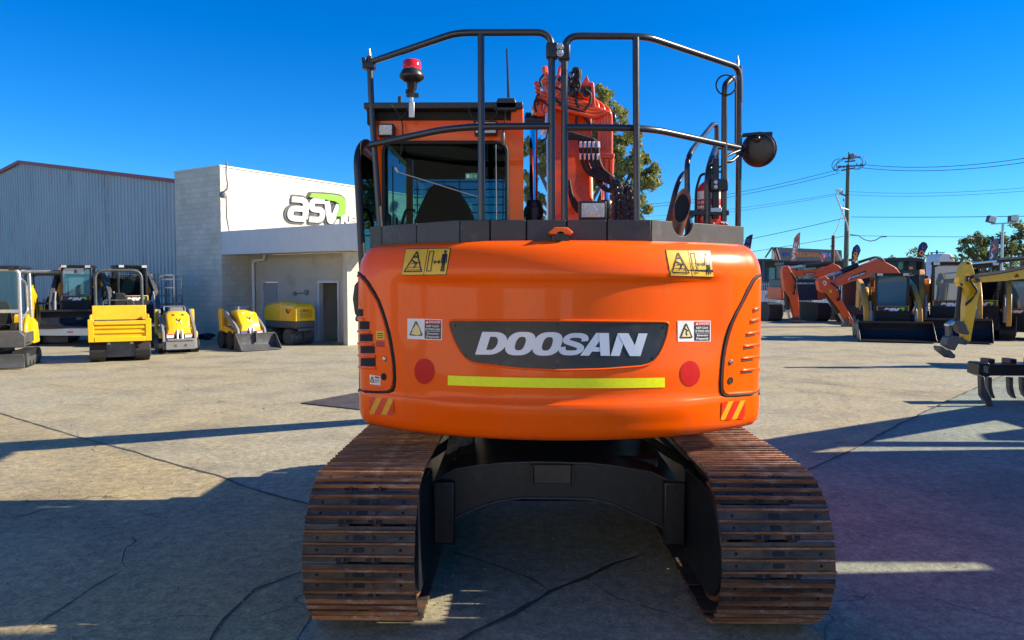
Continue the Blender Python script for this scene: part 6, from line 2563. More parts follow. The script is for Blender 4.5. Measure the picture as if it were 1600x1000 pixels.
def track_loader(label, loc, rz, grp, glassy=True, bucket=True, z=0, mesh=False, up=False, armmat=None):
    loc = (loc[0], loc[1], z)
    t = thing('track_loader', label, 'loader', loc, rz, grp)
    for s in (-1, 1):
        crawler(t, s * .50, s * .92, -.95, 1.05, .78, tri=True, lug=.02)
    Q = MB()
    Q.box(-.48, .48, -.9, 1.0, .28, .95)
    Q.prism([(.55, .9), (.55, 1.0), (1.2, .9), (1.3, 1.0), (1.35, 1.75), (1.15, 1.85), (.72, 1.6)], 'x', -.48, .48)
    Q.build('chassis', DARK, t, bevel=.02)
    # engine hood with amber sides
    for s in (-1, 1):
        Q = MB()
        Q.prism([(.62, 1.0), (.62, 1.55), (.8, 1.72), (1.2, 1.72), (1.38, 1.5), (1.40, 1.0)], 'x', s * .49, s * .80)
        Q.build('side_cover', AMY, t, bevel=.03)
        # lift arm
        Q = MB()
        Q.prism([(1.28, 1.92), (1.1, 2.0), (.2, 1.80), (-.70, 1.28), (-.92, .95), (-1.03, .60), (-1.02, .40), (-.84, .40), (-.74, .72), (-.55, 1.05), (.3, 1.55), (1.1, 1.70), (1.28, 1.70)], 'x', s * .80, s * .66)
        arm_ = Q.build('lift_arm', armmat or AMY, t, bevel=.015)
        Q = MB()
        Q.prism([(.1, 1.70), (-.55, 1.34), (-.75, 1.18), (-.70, 1.10), (-.45, 1.22), (.18, 1.58)], 'x', s * .801, s * .806)
        Q.build('arm_decal', STK, arm_)
        Q = MB()
        Q.cyl((s * .73, .55, .95), (s * .73, -.2, 1.35), .05, n=10)
        Q.build('lift_cylinder', MGREY, arm_)
        Q = MB()
        Q.cyl((s * .62, -.95, .95), (s * .62, -1.02, .50), .045, n=10)
        Q.cyl((s * .62, -.75, 1.25), (s * .62, -.95, .95), .03, n=10)
        Q.build('tilt_cylinder', MGREY, arm_)
    # cab
    Q = MB()
    ct = 2.12
    for s in (-1, 1):
        Q.bar((s * .44, -.60, .95), (s * .44, -.55, ct), .07, .09)
        Q.bar((s * .44, .55, .95), (s * .44, .50, ct), .07, .08)
        Q.bar((s * .44, -.55, ct - .03), (s * .44, .5, ct - .03), .07, .06)
    Q.bar((-.44, -.56, ct - .04), (.44, -.56, ct - .04), .07, .09)
    Q.bar((-.44, .5, ct - .04), (.44, .5, ct - .04), .07, .06)
    Q.box(-.47, .47, -.62, -.56, .86, 1.02)
    cab_ = Q.build('cab_frame', BLACK, t, bevel=.01)
    Q = MB()
    Q.box(-.50, .50, -.70, .55, ct, ct + .06)
    Q.build('cab_roof', BLACK, cab_, bevel=.015)
    if glassy:
        Q = MB()
        Q.prism(rrect(0, 1.55, .80, 1.04, .10), 'y', -.60, -.59)
        Q.build('front_glass', BLUEGLASS if not mesh else CLEARGLASS, cab_)
    for s in (-1, 1):
        Q = MB()
        Q.box(s * .455, s * .46, -.52, .48, 1.1, ct - .07)
        Q.build('side_glass', CABGLASS, cab_)
    if mesh:
        Q = MB()
        for k in range(12):
            z_ = 1.1 + k * .082
            Q.bar((-.42, .46, z_), (.42, .46, z_), .012, .012)
            Q.bar((-.39 + k * .07, .47, 1.05), (-.39 + k * .07, .47, ct - .1), .012, .012)
        Q.build('rear_grille', BLACK, cab_)
    seat_and_levers(t, 0, .1, .98)
    Q = MB()
    Q.box(-.45, .45, -.84, -.74, .80, 1.12)
    pl_ = Q.build('name_panel_frame', AMY, t, bevel=.02)
    Q = MB()
    Q.box(-.41, .41, -.847, -.842, .825, 1.10)
    Q.text('asv', lambda u, v: V((-.24 + .44 * u, -.851, .905 + .15 * v)), 1, .06, .15)
    Q.add([(.20, -.851, 1.07), (.31, -.851, 1.07), (.33, -.851, 1.02), (.27, -.851, .95), (.26, -.851, 1.01), (.20, -.851, 1.03)], [(0, 1, 2, 3, 4, 5)], 2)
    Q.build('name_panel', [NAVY, WHITEP, LGREEN], pl_, recalc=False)
    for s in (-1, 1):
        Q = MB()
        Q.box(s * .36 - .08, s * .36 + .08, -.73, -.69, 1.99 + .1, 2.07 + .1)
        Q.build('head_lamp', LENS, cab_)
    if bucket:
        Q = MB()
        pr = [(-1.18, .05), (-1.92, .03), (-1.92, .055), (-1.40, .10), (-1.22, .22), (-1.14, .38), (-1.18, .52), (-1.24, .62), (-1.20, .64), (-1.08, .52), (-1.05, .36)]
        Q.prism(pr, 'x', -1.0, 1.0)
        for s in (-1, 1):
            Q.prism([(-1.12, .05), (-1.90, .03), (-1.88, .09), (-1.42, .50), (-1.26, .62), (-1.08, .5)], 'x', s * 1.0, s * 1.02)
        Q.bar((-1.0, -1.24, .61), (1.0, -1.24, .61), .05, .07)
        b_ = Q.build('bucket', BLACK, t, bevel=.006)
        for s in (-1, 1):
            Q = MB()
            Q.add([(s * 1.0225, -1.55, .14), (s * 1.0225, -1.35, .14), (s * 1.0225, -1.35, .28), (s * 1.0225, -1.55, .28)], [(0, 1, 2, 3)], 0)
            Q.build('warning_sticker', STR, b_, recalc=False)
    return t


def compact_loader(label, loc, rz, bucket, wheels, grp='compact stand-on loaders'):
    t = thing('compact_loader', label, 'loader', loc, rz, grp)
    if wheels:
        for s in (-1, 1):
            for y in (-.28, .42):
                wheel(t, (s * .45, y, .29), .29, .24, GREY)
    else:
        for s in (-1, 1):
            crawler(t, s * .32, s * .56, -.55, .70, .46)
    Q = MB()
    Q.box(-.34, .34, -.5, .75, .20, .60)
    Q.build('chassis', GREY, t, bevel=.02)
    # sloping hood
    Q = MB()
    sec = [(-.62, .62, .27), (-.60, .80, .30), (-.30, 1.18, .33), (-.16, 1.25, .30), (.35, 1.22, .34), (.62, 1.05, .36), (.65, .60, .36)]
    vs, fs = [], []
    for y, z_, w_ in sec:
        vs += [(-w_ - .03, y, .58), (-w_, y, z_ - .06), (-w_ + .08, y, z_), (w_ - .08, y, z_), (w_, y, z_ - .06), (w_ + .03, y, .58)]
    for i in range(len(sec) - 1):
        for j in range(5):
            fs.append((i * 6 + j, i * 6 + j + 1, (i + 1) * 6 + j + 1, (i + 1) * 6 + j))
    fs += [tuple(range(6))[::-1], tuple((len(sec) - 1) * 6 + j for j in range(6))]
    Q.add(vs, fs)
    hd = Q.build('hood', YEL, t, bevel=.025, seg=3)
    def hp(u, v, e=.004):
        # front slope between (-.60,.80) and (-.30,1.18)
        y, z_ = -.60 + .30 * v, .80 + .38 * v
        n_ = V((0, -.785, .62))
        return V(((u - .5) * .44, y, z_)) + n_ * e
    Q = MB()
    for pts, m_ in (([(.34, .62), (.42, .62), (.47, .38), (.41, .38)], 0), ([(.47, .38), (.52, .56), (.56, .56), (.52, .38)], 0), ([(.52, .38), (.56, .38), (.68, .62), (.60, .62)], 1), ([(.41, .38), (.44, .50), (.50, .38)], 0)):
        Q.add([hp(u, v) for u, v in pts], [tuple(range(len(pts)))], m_)
    Q.build('hood_emblem', [STK, STR], hd, recalc=False)
    Q = MB()
    for s in (-1, 1):
        Q.add([hp(.5 + s * .30 - .09, .84), hp(.5 + s * .30 + .09, .84), hp(.5 + s * .30 + .09, .95), hp(.5 + s * .30 - .09, .95)], [(0, 1, 2, 3)])
        Q.lathe([(.012, 0), (.012, .004)], hp(.5 + s * .12, .22), (0, -.785, .62), 8)
    Q.build('hood_lamp', LENS if bucket else STK, hd)
    Q = MB()
    Q.prism([(-.20, 1.22), (-.17, 1.36), (.17, 1.36), (.20, 1.22)], 'y', -.05, .30)
    Q.tube(fillet([(-.3, .35, 1.2), (-.3, .45, 1.38), (.3, .45, 1.38), (.3, .35, 1.2)], .06), .018, 6)
    Q.build('control_tower', MGREY, t, bevel=.02)
    for s in (-1, 1):
        Q = MB()
        Q.prism([(.55, .55), (.62, 1.22), (.48, 1.30), (.36, 1.28), (.34, .55)], 'x', s * .46, s * .56)
        Q.prism([(-.45, .45), (-.45, .62), (.34, .74), (.34, .55)], 'x', s * .42, s * .54)
        Q.build('side_panel', YEL, t, bevel=.02)
        Q = MB()
        Q.prism([(.50, 1.24), (.42, 1.12), (-.55, .55), (-.72, .14), (-.82, .16), (-.66, .66), (-.45, .82), (.40, 1.30)], 'x', s * .40, s * .47)
        a_ = Q.build('lift_arm', MGREY, t, bevel=.01)
        Q = MB()
        Q.cyl((s * .37, .35, .70), (s * .37, -.35, .80), .035, n=10)
        Q.build('lift_cylinder', GALV, a_)
    Q = MB()
    Q.cyl((-.05, -.45, .95), (-.07, -.80, .30), .035, n=10)
    Q.cyl((.06, -.45, .95), (.08, -.80, .22), .045, n=10)
    Q.build('tilt_cylinder', GALV, t)
    for s, m_ in ((-1, FLAGL), (1, WHITEP)):
        Q = MB()
        Q.box(s * .25 - .10, s * .25 + .10, -.66, -.645, .47, .60)
        Q.box(s * .25 - .09, s * .25 + .09, -.664, -.661, .565, .595, 1)
        Q.build('data_sticker', [m_ if bucket else STW, CHEVR], t)
    if bucket:
        Q = MB()
        Q.prism([(-.86, .03), (-1.42, .02), (-1.42, .045), (-1.05, .08), (-.92, .2), (-.90, .42), (-.94, .52), (-.88, .54), (-.82, .42), (-.82, .2)], 'x', -.64, .64)
        for s in (-1, 1):
            Q.prism([(-.84, .03), (-1.40, .02), (-1.38, .07), (-.97, .52), (-.86, .53)], 'x', s * .64, s * .66)
        Q.box(-.02, .02, -1.02, -.86, .25, .60)
        Q.build('bucket', GREY, t, bevel=.004)
    else:
        Q = MB()
        Q.box(-.40, .40, -.88, -.80, .14, .44)
        Q.box(-.36, .36, -.91, -.875, .40, .46)
        m1 = Q.build('mount_plate', MGREY, t, bevel=.01)
        Q = MB()
        for x in (-.14, .14):
            Q.lathe([(.04, 0), (.04, .004)], (x, -.881, .26), (0, -1, 0), 12)
        Q.build('plate_hole', RUST, m1)
    return t


g = 'small yellow machines parked along the shed'
p = gpt(15, 572)
mini_excavator('yellow mini excavator with silver canopy frame and grey blade, cut off by the left edge', (p.x - .25, p.y, 0), R(22), 'silver', True, g)
p = gpt(70, 536)
mini_excavator('yellow mini excavator with grey canopy roof and orange beacon, behind the silver framed one', (p.x - .1, p.y + .5, 0), R(20), 'grey', True, g)
# trailer with two loaders on it
TRY = 24.3
a, b = at(58, 522, TRY), at(250, 522, TRY)
TL = thing('plant_trailer', 'low galvanised trailer with white wheel carrying two tracked loaders', 'trailer', ((a.x + b.x) / 2, TRY, 0), 0)
hw_ = (b.x - a.x) / 2
Q = MB()
Q.box(-hw_, hw_ - .15, -.06, .06, .36, .60)
Q.box(-hw_, hw_ - .15, 1.94, 2.06, .36, .60)
Q.box(-hw_, hw_, .06, 1.94, .48, .56)
Q.box(hw_ - .6, hw_ + .15, -.32, -.06, .68, .74)
fr_ = Q.build('trailer_frame', GALV, TL, bevel=.01)
Q = MB()
Q.box(-hw_ + 1.05, -hw_ + 1.25, -.066, -.06, .46, .50)
Q.build('side_marker', RED, fr_)
for x in (hw_ - .32, hw_ - 1.25):
    wheel(TL, (x, -.18, .40), .40, .24, WHITEP, ax=(0, 1, 0))
    wheel(TL, (x, 2.2, .40), .40, .24, WHITEP, ax=(0, 1, 0))
p = at(112, 500, 25.6)
track_loader('amber tracked loader with black bucket on the trailer, left of the yellow dumper', (p.x, 26.1), R(24), 'tracked loaders on the trailer', True, True, .56, armmat=GREY)
p = at(190, 500, 25.8)
track_loader('amber tracked loader with a mesh-backed cab directly behind the yellow dumper', (p.x + .2, 26.0), R(38), 'tracked loaders on the trailer', False, False, .56, True, armmat=GREY)
# tracked dumper
p = gpt(186, 566)
DU = thing('tracked_dumper', 'yellow tracked dumper with big tipping skip and grey hoop', 'dumper', (p.x - .42, p.y + .85, 0), R(29))
for s in (-1, 1):
    crawler(DU, s * .36, s * .70, -.85, .95, .58)
Q = MB()
Q.box(-.35, .35, -.70, .9, .12, .58)
Q.box(-.66, .66, .1, 1.1, .58, 1.1)
ch_ = Q.build('chassis', GREY, DU, bevel=.02)
Q = MB()
for x in (-.27, .27):
    Q.prism([(x - .05, .46), (x, .55), (x + .05, .46)], 'y', -.72, -.705)
Q.build('tow_bracket', GALV, ch_)
# skip: open tray with ribs on the front
Q = MB()
zb_, zt_ = .60, 1.30
Q.box(-.70, .70, -.95, -.89, zb_, zt_ - .22)
Q.box(-.70, -.65, -.888, .05, zb_, zt_ - .05)
Q.box(.65, .70, -.888, .05, zb_, zt_ - .05)
Q.box(-.648, .648, -.888, .05, zb_, zb_ + .06)
Q.prism([(.05, zb_), (.12, zb_), (.22, zt_ + .18), (.15, zt_ + .18)], 'x', -.66, .66)
Q.box(-.74, -.60, -1.0, -.952, zb_ - .05, zt_ - .15)
Q.box(.60, .74, -1.0, -.952, zb_ - .05, zt_ - .15)
Q.box(-.598, .598, -1.01, -.952, zb_ - .05, zb_ + .08)
Q.box(-.598, .598, -1.01, -.952, zt_ - .30, zt_ - .20)
Q.box(-.598, .598, -.985, -.952, zb_ + .17, zb_ + .22)
Q.prism([(-.985, zb_ + .30), (-.985, zb_ + .34), (-.952, zb_ + .38), (-.952, zb_ + .28)], 'x', -.598, .598)
for s in (-1, 1):
    Q.prism([(-.95, zt_ - .22), (-.60, zt_ - .05), (-.60, zt_ - .22)], 'x', s * .66, s * .70)
sk_ = Q.build('skip', YEL, DU, bevel=.012)
Q = MB()
Q.tube(fillet([(-.58, .62, 1.0), (-.58, .60, 2.46), (.58, .60, 2.46), (.58, .62, 1.0)], .26, 8), .04, 10)
Q.build('roll_hoop', GREY, DU, ang=60)
Q = MB()
Q.prism([(.30, 1.1), (.30, 1.32), (.9, 1.36), (1.05, 1.1)], 'x', -.5, .5)
Q.tube(fillet([(-.4, .3, 1.3), (-.4, .3, 1.62), (.35, .3, 1.62), (.35, .3, 1.3)], .08), .022, 8)
Q.build('engine_cover', GREY, DU, bevel=.03)
seat_and_levers(DU, .0, .75, 1.1)
# compact loaders and trench roller
p = gpt(283, 553)
compact_loader('yellow compact loader without bucket, grey mount plate in front, right of the dumper', (p.x - .45, p.y + .7, 0), R(32), False, False)
p = gpt(380, 549)
compact_loader('yellow compact loader with a black bucket in front of the block wall', (p.x - .45, p.y + 1.2, 0), R(44), True, True)
p = gpt(458, 541)
RO = thing('trench_roller', 'yellow trench roller with knobbly grey drums in front of the beige wall', 'roller', (p.x - .42, p.y + 1.0, 0), R(54))
RO.scale = (.92, .86, .96)
Q = MB()
vs, fs = [], []
sec = [(-1.02, 1.36, .42), (-.90, 1.46, .44), (-.1, 1.52, .44), (-.09, 1.55, .45), (.85, 1.46, .45), (1.02, 1.36, .43)]
for y, z_, w_ in sec:
    vs += [(-w_ - .01, y, .86), (-w_, y, z_ - .09), (-w_ + .09, y, z_), (w_ - .09, y, z_), (w_, y, z_ - .09), (w_ + .01, y, .86)]
for i in range(len(sec) - 1):
    for j in range(5):
        fs.append((i * 6 + j, i * 6 + j + 1, (i + 1) * 6 + j + 1, (i + 1) * 6 + j))
fs += [tuple(range(6))[::-1], tuple((len(sec) - 1) * 6 + j for j in range(6))]
Q.add(vs, fs)
hd = Q.build('hood', YEL, RO, bevel=.035, seg=3, ang=25)
Q = MB()
for i in range(7):
    for j in range(6):
        x, z_ = -.24 + .08 * i + (.04 if j % 2 else 0), .99 + .05 * j
        Q.add([(x, -1.030, z_ - .018), (x + .03, -1.030, z_), (x, -1.030, z_ + .018), (x - .03, -1.030, z_)], [(0, 1, 2, 3)])
Q.build('front_grille', DARK, hd, recalc=False)
Q = MB()
for y0_, sx in ((-.75, 1),):
    X = -.46
    for pts, m_ in (([(0, 1), (.25, 1), (.45, .2), (.25, .2)], 0), ([(.45, .2), (.6, .2), (1, 1), (.75, 1)], 1)):
        Q.add([(X - .006, -.42 - .32 * u, 1.08 + .2 * v) for u, v in pts], [tuple(range(4))], m_)
    for pts, m_ in (([(0, 1), (.25, 1), (.45, .2), (.25, .2)], 1), ([(.45, .2), (.6, .2), (1, 1), (.75, 1)], 1)):
        Q.add([(-.14 + .28 * u, -1.036, 1.17 + .10 * v) for u, v in pts], [tuple(range(4))], m_)
Q.build('hood_emblem', [STK, STR], hd, recalc=False)
Q = MB()
Q.box(-.42, .42, -1.0, 1.0, .60, .87)
Q.box(-.36, .36, -1.08, -1.0, .5, .62)
Q.box(-.36, .36, 1.0, 1.08, .5, .62)
Q.build('chassis', GREY, RO, bevel=.03)
for y in (-.58, .58):
    for s in (-1, 1):
        Q = MB()
        Q.cyl((s * .03, y, .30), (s * .52, y, .30), .26, n=24)
        for k in range(14):
            for j in range(4):
                a = 2 * PI * (k + .5 * (j % 2)) / 14
                c = V((s * (.09 + .125 * j), y + math.cos(a) * .275, .30 + math.sin(a) * .275))
                Q.bar(c - V((.045, 0, 0)), c + V((.045, 0, 0)), .06, .05, 0, up=(0, math.cos(a), math.sin(a)))
        Q.build('roller_drum', GREY, RO)

# ------------------------------------------------------------------ right side of the yard
def K4(cx, cy, Y):
    return at(1180 + cx * .15, 370 + cy * .15, Y)
def K5(cx, cy, Y):
    return at(1260 + cx * .14, 380 + cy * .14, Y)
def slabpx(K, pts, Y, th):
    Q = MB()
    Q.slab([K(a, b, Y) for a, b in pts], (0, 1, 0), th)
    return Q
def steel_track(par, x0, x1, y0, y1, h):
    return crawler(par, x0, x1, y0, y1, h, lug=.03)
GR = 'orange excavators parked along the fence'
# excavator A, seen from its front
Y = 42.0
o = K4(560, 870, Y)
XA = thing('excavator', 'orange excavator facing the yard with arm bent down, beside the counterweight', 'excavator', (o.x, Y + 1.5, 0), 0, GR, world=True)
for s in (-1, 1):
    x = o.x + s * 1.25
    XA2 = None
Q = MB()
Q.slab([K4(*q, Y - 2.6) for q in [(283, 360), (296, 310), (345, 300), (372, 345), (400, 400), (425, 440), (445, 560), (470, 860), (425, 865), (360, 640), (312, 560), (292, 440)]], (0, 1, 0), .42)
arm_ = Q.build('dipper_arm', DEVO, XA, bevel=.02)
Q = MB()
Q.slab([K4(*q, Y - 2.55) for q in [(375, 350), (500, 348), (690, 330), (810, 275), (870, 300), (905, 335), (850, 380), (700, 420), (560, 405), (420, 418)]], (0, 1, 0), .36)
bm_ = Q.build('boom', DEVO, XA, bevel=.02)
Q = MB()
Q.slab([K4(*q, Y - 2.57) for q in [(505, 400), (515, 380), (628, 372), (620, 393)]], (0, 1, 0), .015, 0)
Q.text('DEVELON', lambda u, v: K4(522 + 92 * u, 397 - 12 * v - 8 * u, Y - 2.585), 1, .03)
Q.build('boom_decal', [STK, STW], bm_, recalc=False)
Q = MB()
Q.cyl(K4(330, 330, Y - 2.4), K4(520, 302, Y - 2.4), .08, n=10, m=1)
Q.cyl(K4(520, 302, Y - 2.4), K4(800, 275, Y - 2.4), .13, n=10, m=0)
Q.build('arm_cylinder', [BLACK, GALV], arm_)
Q = MB()
Q.cyl(K4(320, 565, Y - 2.4), K4(335, 760, Y - 2.4), .13, n=10, m=0)
Q.cyl(K4(335, 760, Y - 2.4), K4(355, 850, Y - 2.4), .07, n=10, m=1)
Q.build('arm_cylinder', [BLACK, GALV], arm_)
Q = MB()
for k in range(5):
    Q.tube([K4(*q, Y - 2.7) for q in [(375 + 4 * k, 370 + 5 * k), (410 + 5 * k, 450), (430 - 6 * k, 520), (395 + 5 * k, 600)]], .035, 5)
Q.build('hose_bundle', RUBBER, arm_, ang=80)
Q = MB()
Q.slab([K4(*q, Y - 2.65) for q in [(370, 870), (440, 830), (475, 850), (478, 915), (380, 915)]], (0, 1, 0), .5)
Q.bar(K4(385, 878, Y - 2.8), K4(525, 876, Y - 2.8), .10, .12)
Q.build('quick_hitch', GREY, arm_, bevel=.02)
Q = MB()
Q.slab([K4(*q, Y + .2) for q in [(300, 440), (690, 430), (700, 660), (300, 660)]], (0, 1, 0), 2.6)
up_ = Q.build('upper_body', NAVY, XA, bevel=.05)
Q = MB()
Q.text('DEVELON', lambda u, v: K4(440 + 175 * u, 494 - 18 * v, Y + .18), 0, .05)
Q.build('body_lettering', STW, up_, recalc=False)
for x0, x1, y0, y1 in ((270, 300, 520, 655), (660, 740, 462, 650)):
    Q = MB()
    Q.slab([K4(x0, y0, Y), K4(x1, y0 + 5, Y), K4(x1, y1, Y), K4(x0, y1, Y)], (0, 1, 0), 2.4)
    Q.build('side_cover', DEVO, XA, bevel=.05)
Q = MB()
Q.slab([K4(*q, Y + 1.2) for q in [(300, 262), (800, 262), (815, 290), (300, 292)]], (0, 1, 0), 1.6)
Q.slab([K4(*q, Y + 1.2) for q in [(310, 292), (345, 292), (345, 440), (310, 440)]], (0, 1, 0), 1.4)
Q.slab([K4(*q, Y + 1.2) for q in [(430, 292), (445, 292), (445, 440), (430, 440)]], (0, 1, 0), 1.4)
Q.slab([K4(*q, Y + 1.2) for q in [(640, 292), (660, 292), (660, 440), (640, 440)]], (0, 1, 0), 1.4)
cab_ = Q.build('cab', BLACK, XA, bevel=.02)
Q = MB()
Q.slab([K4(*q, Y + 1.25) for q in [(446, 300), (640, 300), (640, 440), (446, 440)]], (0, 1, 0), .02)
Q.build('windscreen', CLEARGLASS, cab_)
Q = MB()
Q.lathe([(.13, 0), (.13, .18), (.08, .22)], K4(697, 222, Y + 1.8), (0, 0, 1), 12)
Q.cyl(K4(697, 222, Y + 1.8), K4(697, 262, Y + 1.8), .05, n=8)
Q.build('beacon', REDLENS, cab_)
for x0, x1 in ((150, 292), (655, 792)):
    a_, b_ = K4(x0, 880, Y - .6), K4(x1, 690, Y - .6)
    tk = None
    Q = MB()
    Q.box(a_.x + .1, b_.x - .1, Y - .4, Y + 2.9, .25, b_.z - .1)
    tk = Q.build('track_frame', GREY, XA)
    Q = MB()
    h_ = b_.z
    prof_ = [(Y - .6 + h_ / 2 - h_ / 2 * math.sin(t), h_ / 2 + h_ / 2 * math.cos(t)) for t in [PI * k / 12 for k in range(13)]] + [(Y + 3 - h_ / 2 + h_ / 2 * math.sin(t), h_ / 2 - h_ / 2 * math.cos(t)) for t in [PI * k / 12 for k in range(13)]]
    Q.prism(prof_, 'x', a_.x, b_.x)
    for k in range(12):
        z_ = .06 + k * (h_ - .1) / 12
        yy = Y - .6 + h_ / 2 - math.sqrt(max(0, (h_ / 2) ** 2 - (z_ - h_ / 2) ** 2))
        Q.box(a_.x - .02, b_.x + .02, yy - .04, yy + .1, z_, z_ + .04)
    Q.build('crawler_track', pm('far_track_brown', (.06, .045, .04), .7, .2, .3, 6) if 'far_track_brown' not in MATS else MATS['far_track_brown'], tk)
# excavator B with sloping boom
Y = 37.5
o = K5(720, 860, Y)
XB = thing('excavator', 'orange excavator with long sloping boom and lettered black decal, arm reaching to the ground', 'excavator', (o.x + 2, Y + 3, 0), 0, GR, world=True)
ya = Y - 1.5
Q = MB()
Q.slab([K5(*q, ya) for q in [(130, 425), (150, 388), (215, 370), (290, 420), (312, 480), (375, 560), (400, 640), (490, 800), (545, 905), (500, 910), (440, 850), (330, 690), (230, 560), (150, 525)]], (0, 1, 0), .40)
arm_ = Q.build('dipper_arm', DEVO, XB, bevel=.02)
Q = MB()
Q.slab([K5(*q, ya - .012) for q in [(180, 430), (205, 415), (228, 440), (215, 475), (195, 465)]], (0, 1, 0), .01)
Q.slab([K5(*q, ya - .014) for q in [(190, 437), (204, 428), (215, 442), (208, 460), (198, 455)]], (0, 1, 0), .01, 1)
Q.slab([K5(*q, ya - .012) for q in [(250, 520), (275, 515), (288, 545), (265, 560)]], (0, 1, 0), .01, 2)
Q.build('arm_decal', [STW, DEVO, STY], arm_)
Q = MB()
Q.slab([K5(*q, ya + .02) for q in [(300, 470), (320, 418), (450, 330), (640, 240), (780, 185), (860, 195), (1000, 270), (1100, 400), (1000, 430), (930, 360), (860, 352), (700, 380), (520, 425), (370, 478)]], (0, 1, 0), .42)
bm_ = Q.build('boom', DEVO, XB, bevel=.02)
Q = MB()
Q.slab([K5(*q, ya + .008) for q in [(462, 420), (480, 380), (672, 300), (655, 345)]], (0, 1, 0), .01)
Q.slab([K5(*q, ya + .006) for q in [(462, 420), (480, 380), (496, 374), (478, 412)]], (0, 1, 0), .01, 1)
Q.text('DEVELON', lambda u, v: K5(496 + 150 * u + 6 * v, 398 - 54 * u - 22 * v, ya + .003), 1, .04)
Q.build('boom_decal', [STK, STW], bm_, recalc=False)
Q = MB()
Q.cyl(K5(210, 372, ya + .2), K5(385, 318, ya + .2), .07, n=10, m=1)
Q.cyl(K5(385, 318, ya + .2), K5(570, 240, ya + .2), .12, n=10, m=0)
Q.build('arm_cylinder', [BLACK, GALV], arm_)
Q = MB()
Q.cyl(K5(205, 540, ya + .2), K5(360, 775, ya + .2), .12, n=10, m=0)
Q.cyl(K5(360, 775, ya + .2), K5(440, 915, ya + .2), .07, n=10, m=1)
Q.build('arm_cylinder', [BLACK, GALV], arm_)
Q = MB()
for k in range(3):
    Q.tube(fillet([K5(*q, ya + .1 * k) for q in [(580, 225 - 10 * k), (680, 190 - 8 * k), (770, 160 - 6 * k), (840, 175 - 6 * k), (870, 200)]], .4), .035, 6)
Q.build('boom_hose', RUBBER, bm_, ang=80)
Q = MB()
for k in range(4):
    Q.tube([K5(*q, ya - .05) for q in [(270 + 6 * k, 440 + 6 * k), (330 + 6 * k, 490), (385 - 6 * k, 540), (375, 600 + 8 * k), (340 + 8 * k, 640)]], .03, 5)
Q.build('arm_hose', RUBBER, arm_, ang=80)
Q = MB()
Q.slab([K5(*q, ya - .05) for q in [(430, 930), (455, 820), (485, 830), (480, 950), (435, 955)]], (0, 1, 0), .5)
Q.slab([K5(*q, ya - .03) for q in [(470, 920), (560, 905), (595, 940), (580, 958), (490, 950)]], (0, 1, 0), .46)
Q.build('quick_hitch', GREY, arm_, bevel=.02)
def K6(cx, cy, Y):
    return at(1350 + cx * .18, 370 + cy * .18, Y)
Q = MB()
yb = Y + 2
Q.slab([K6(*q, yb) for q in [(180, 195), (230, 182), (430, 178), (530, 190), (528, 215), (190, 215)]], (0, 1, 0), 1.8)
for x0, x1 in ((190, 300), (388, 452), (500, 528)):
    Q.slab([K6(x0, 216, yb + .01), K6(x1, 216, yb + .01), K6(x1, 290, yb + .01), K6(x0, 290, yb + .01)], (0, 1, 0), 1.6)
Q.slab([K6(*q, yb + .02) for q in [(190, 285), (530, 285), (530, 330), (190, 330)]], (0, 1, 0), 1.7)
cab_ = Q.build('cab', BLACK, XB, bevel=.02)
Q = MB()
Q.slab([K6(*q, yb + .3) for q in [(300, 216), (500, 216), (500, 285), (300, 285)]], (0, 1, 0), .02)
Q.build('window', CLEARGLASS, cab_)
Q = MB()
Q.slab([K6(*q, yb - .02) for q in [(392, 260), (424, 260), (424, 282), (392, 282)]], (0, 1, 0), .1)
Q.build('indicator_lamp', AMBER, cab_)
Q = MB()
Q.slab([K6(*q, yb + .05) for q in [(0, 340), (560, 332), (560, 640), (0, 640)]], (0, 1, 0), 2.6)
Q.build('upper_body', DARK, XB, bevel=.04)
a_ = K6(20, 640, Y + 1)
for xx in (a_.x, a_.x + 2.3):
    Q = MB()
    h_ = .95
    y0_ = Y + .2
    Q.prism([(y0_ + h_ / 2 - h_ / 2 * math.sin(t), h_ / 2 + h_ / 2 * math.cos(t)) for t in [PI * k / 12 for k in range(13)]] + [(y0_ + 4 - h_ / 2 + h_ / 2 * math.sin(t), h_ / 2 - h_ / 2 * math.cos(t)) for t in [PI * k / 12 for k in range(13)]], 'x', xx - .3, xx + .3)
    Q.build('crawler_track', MATS['far_track_brown'], XB)
# excavator C behind, small and dark, with drooping orange boom
Y = 44
o = K5(600, 880, Y)
XC = thing('excavator', 'small dark excavator with a drooping orange boom behind the long sloping boom', 'excavator', (o.x, Y + 1, 0), 0, GR, world=True)
Q = MB()
Q.slab([K5(*q, Y - .8) for q in [(500, 420), (600, 385), (680, 420), (770, 480), (740, 505), (690, 500), (600, 460), (540, 450)]], (0, 1, 0), .4)
bm_ = Q.build('boom', DEVO, XC, bevel=.02)
Q = MB()
Q.cyl(K5(420, 450, Y - .7), K5(660, 600, Y - .7), .18, n=10)
Q.build('boom_cylinder', BLACK, bm_)
Q = MB()
Q.slab([K5(*q, Y) for q in [(470, 700), (540, 660), (720, 650), (740, 880), (560, 900), (480, 820)]], (0, 1, 0), 2.2)
Q.build('upper_body', DARK, XC, bevel=.06)
Q = MB()
Q.slab([K5(*q, Y - .05) for q in [(530, 560), (570, 560), (575, 640), (760, 660), (750, 685), (535, 680)]], (0, 1, 0), .5)
Q.build('side_cover', REDP, XC, bevel=.03)
Q = MB()
Q.slab([K5(*q, Y - 1.2) for q in [(275, 780), (400, 790), (430, 930), (270, 915)]], (0, 1, 0), .12)
Q.build('dozer_blade', GREY, XC, bevel=.02)
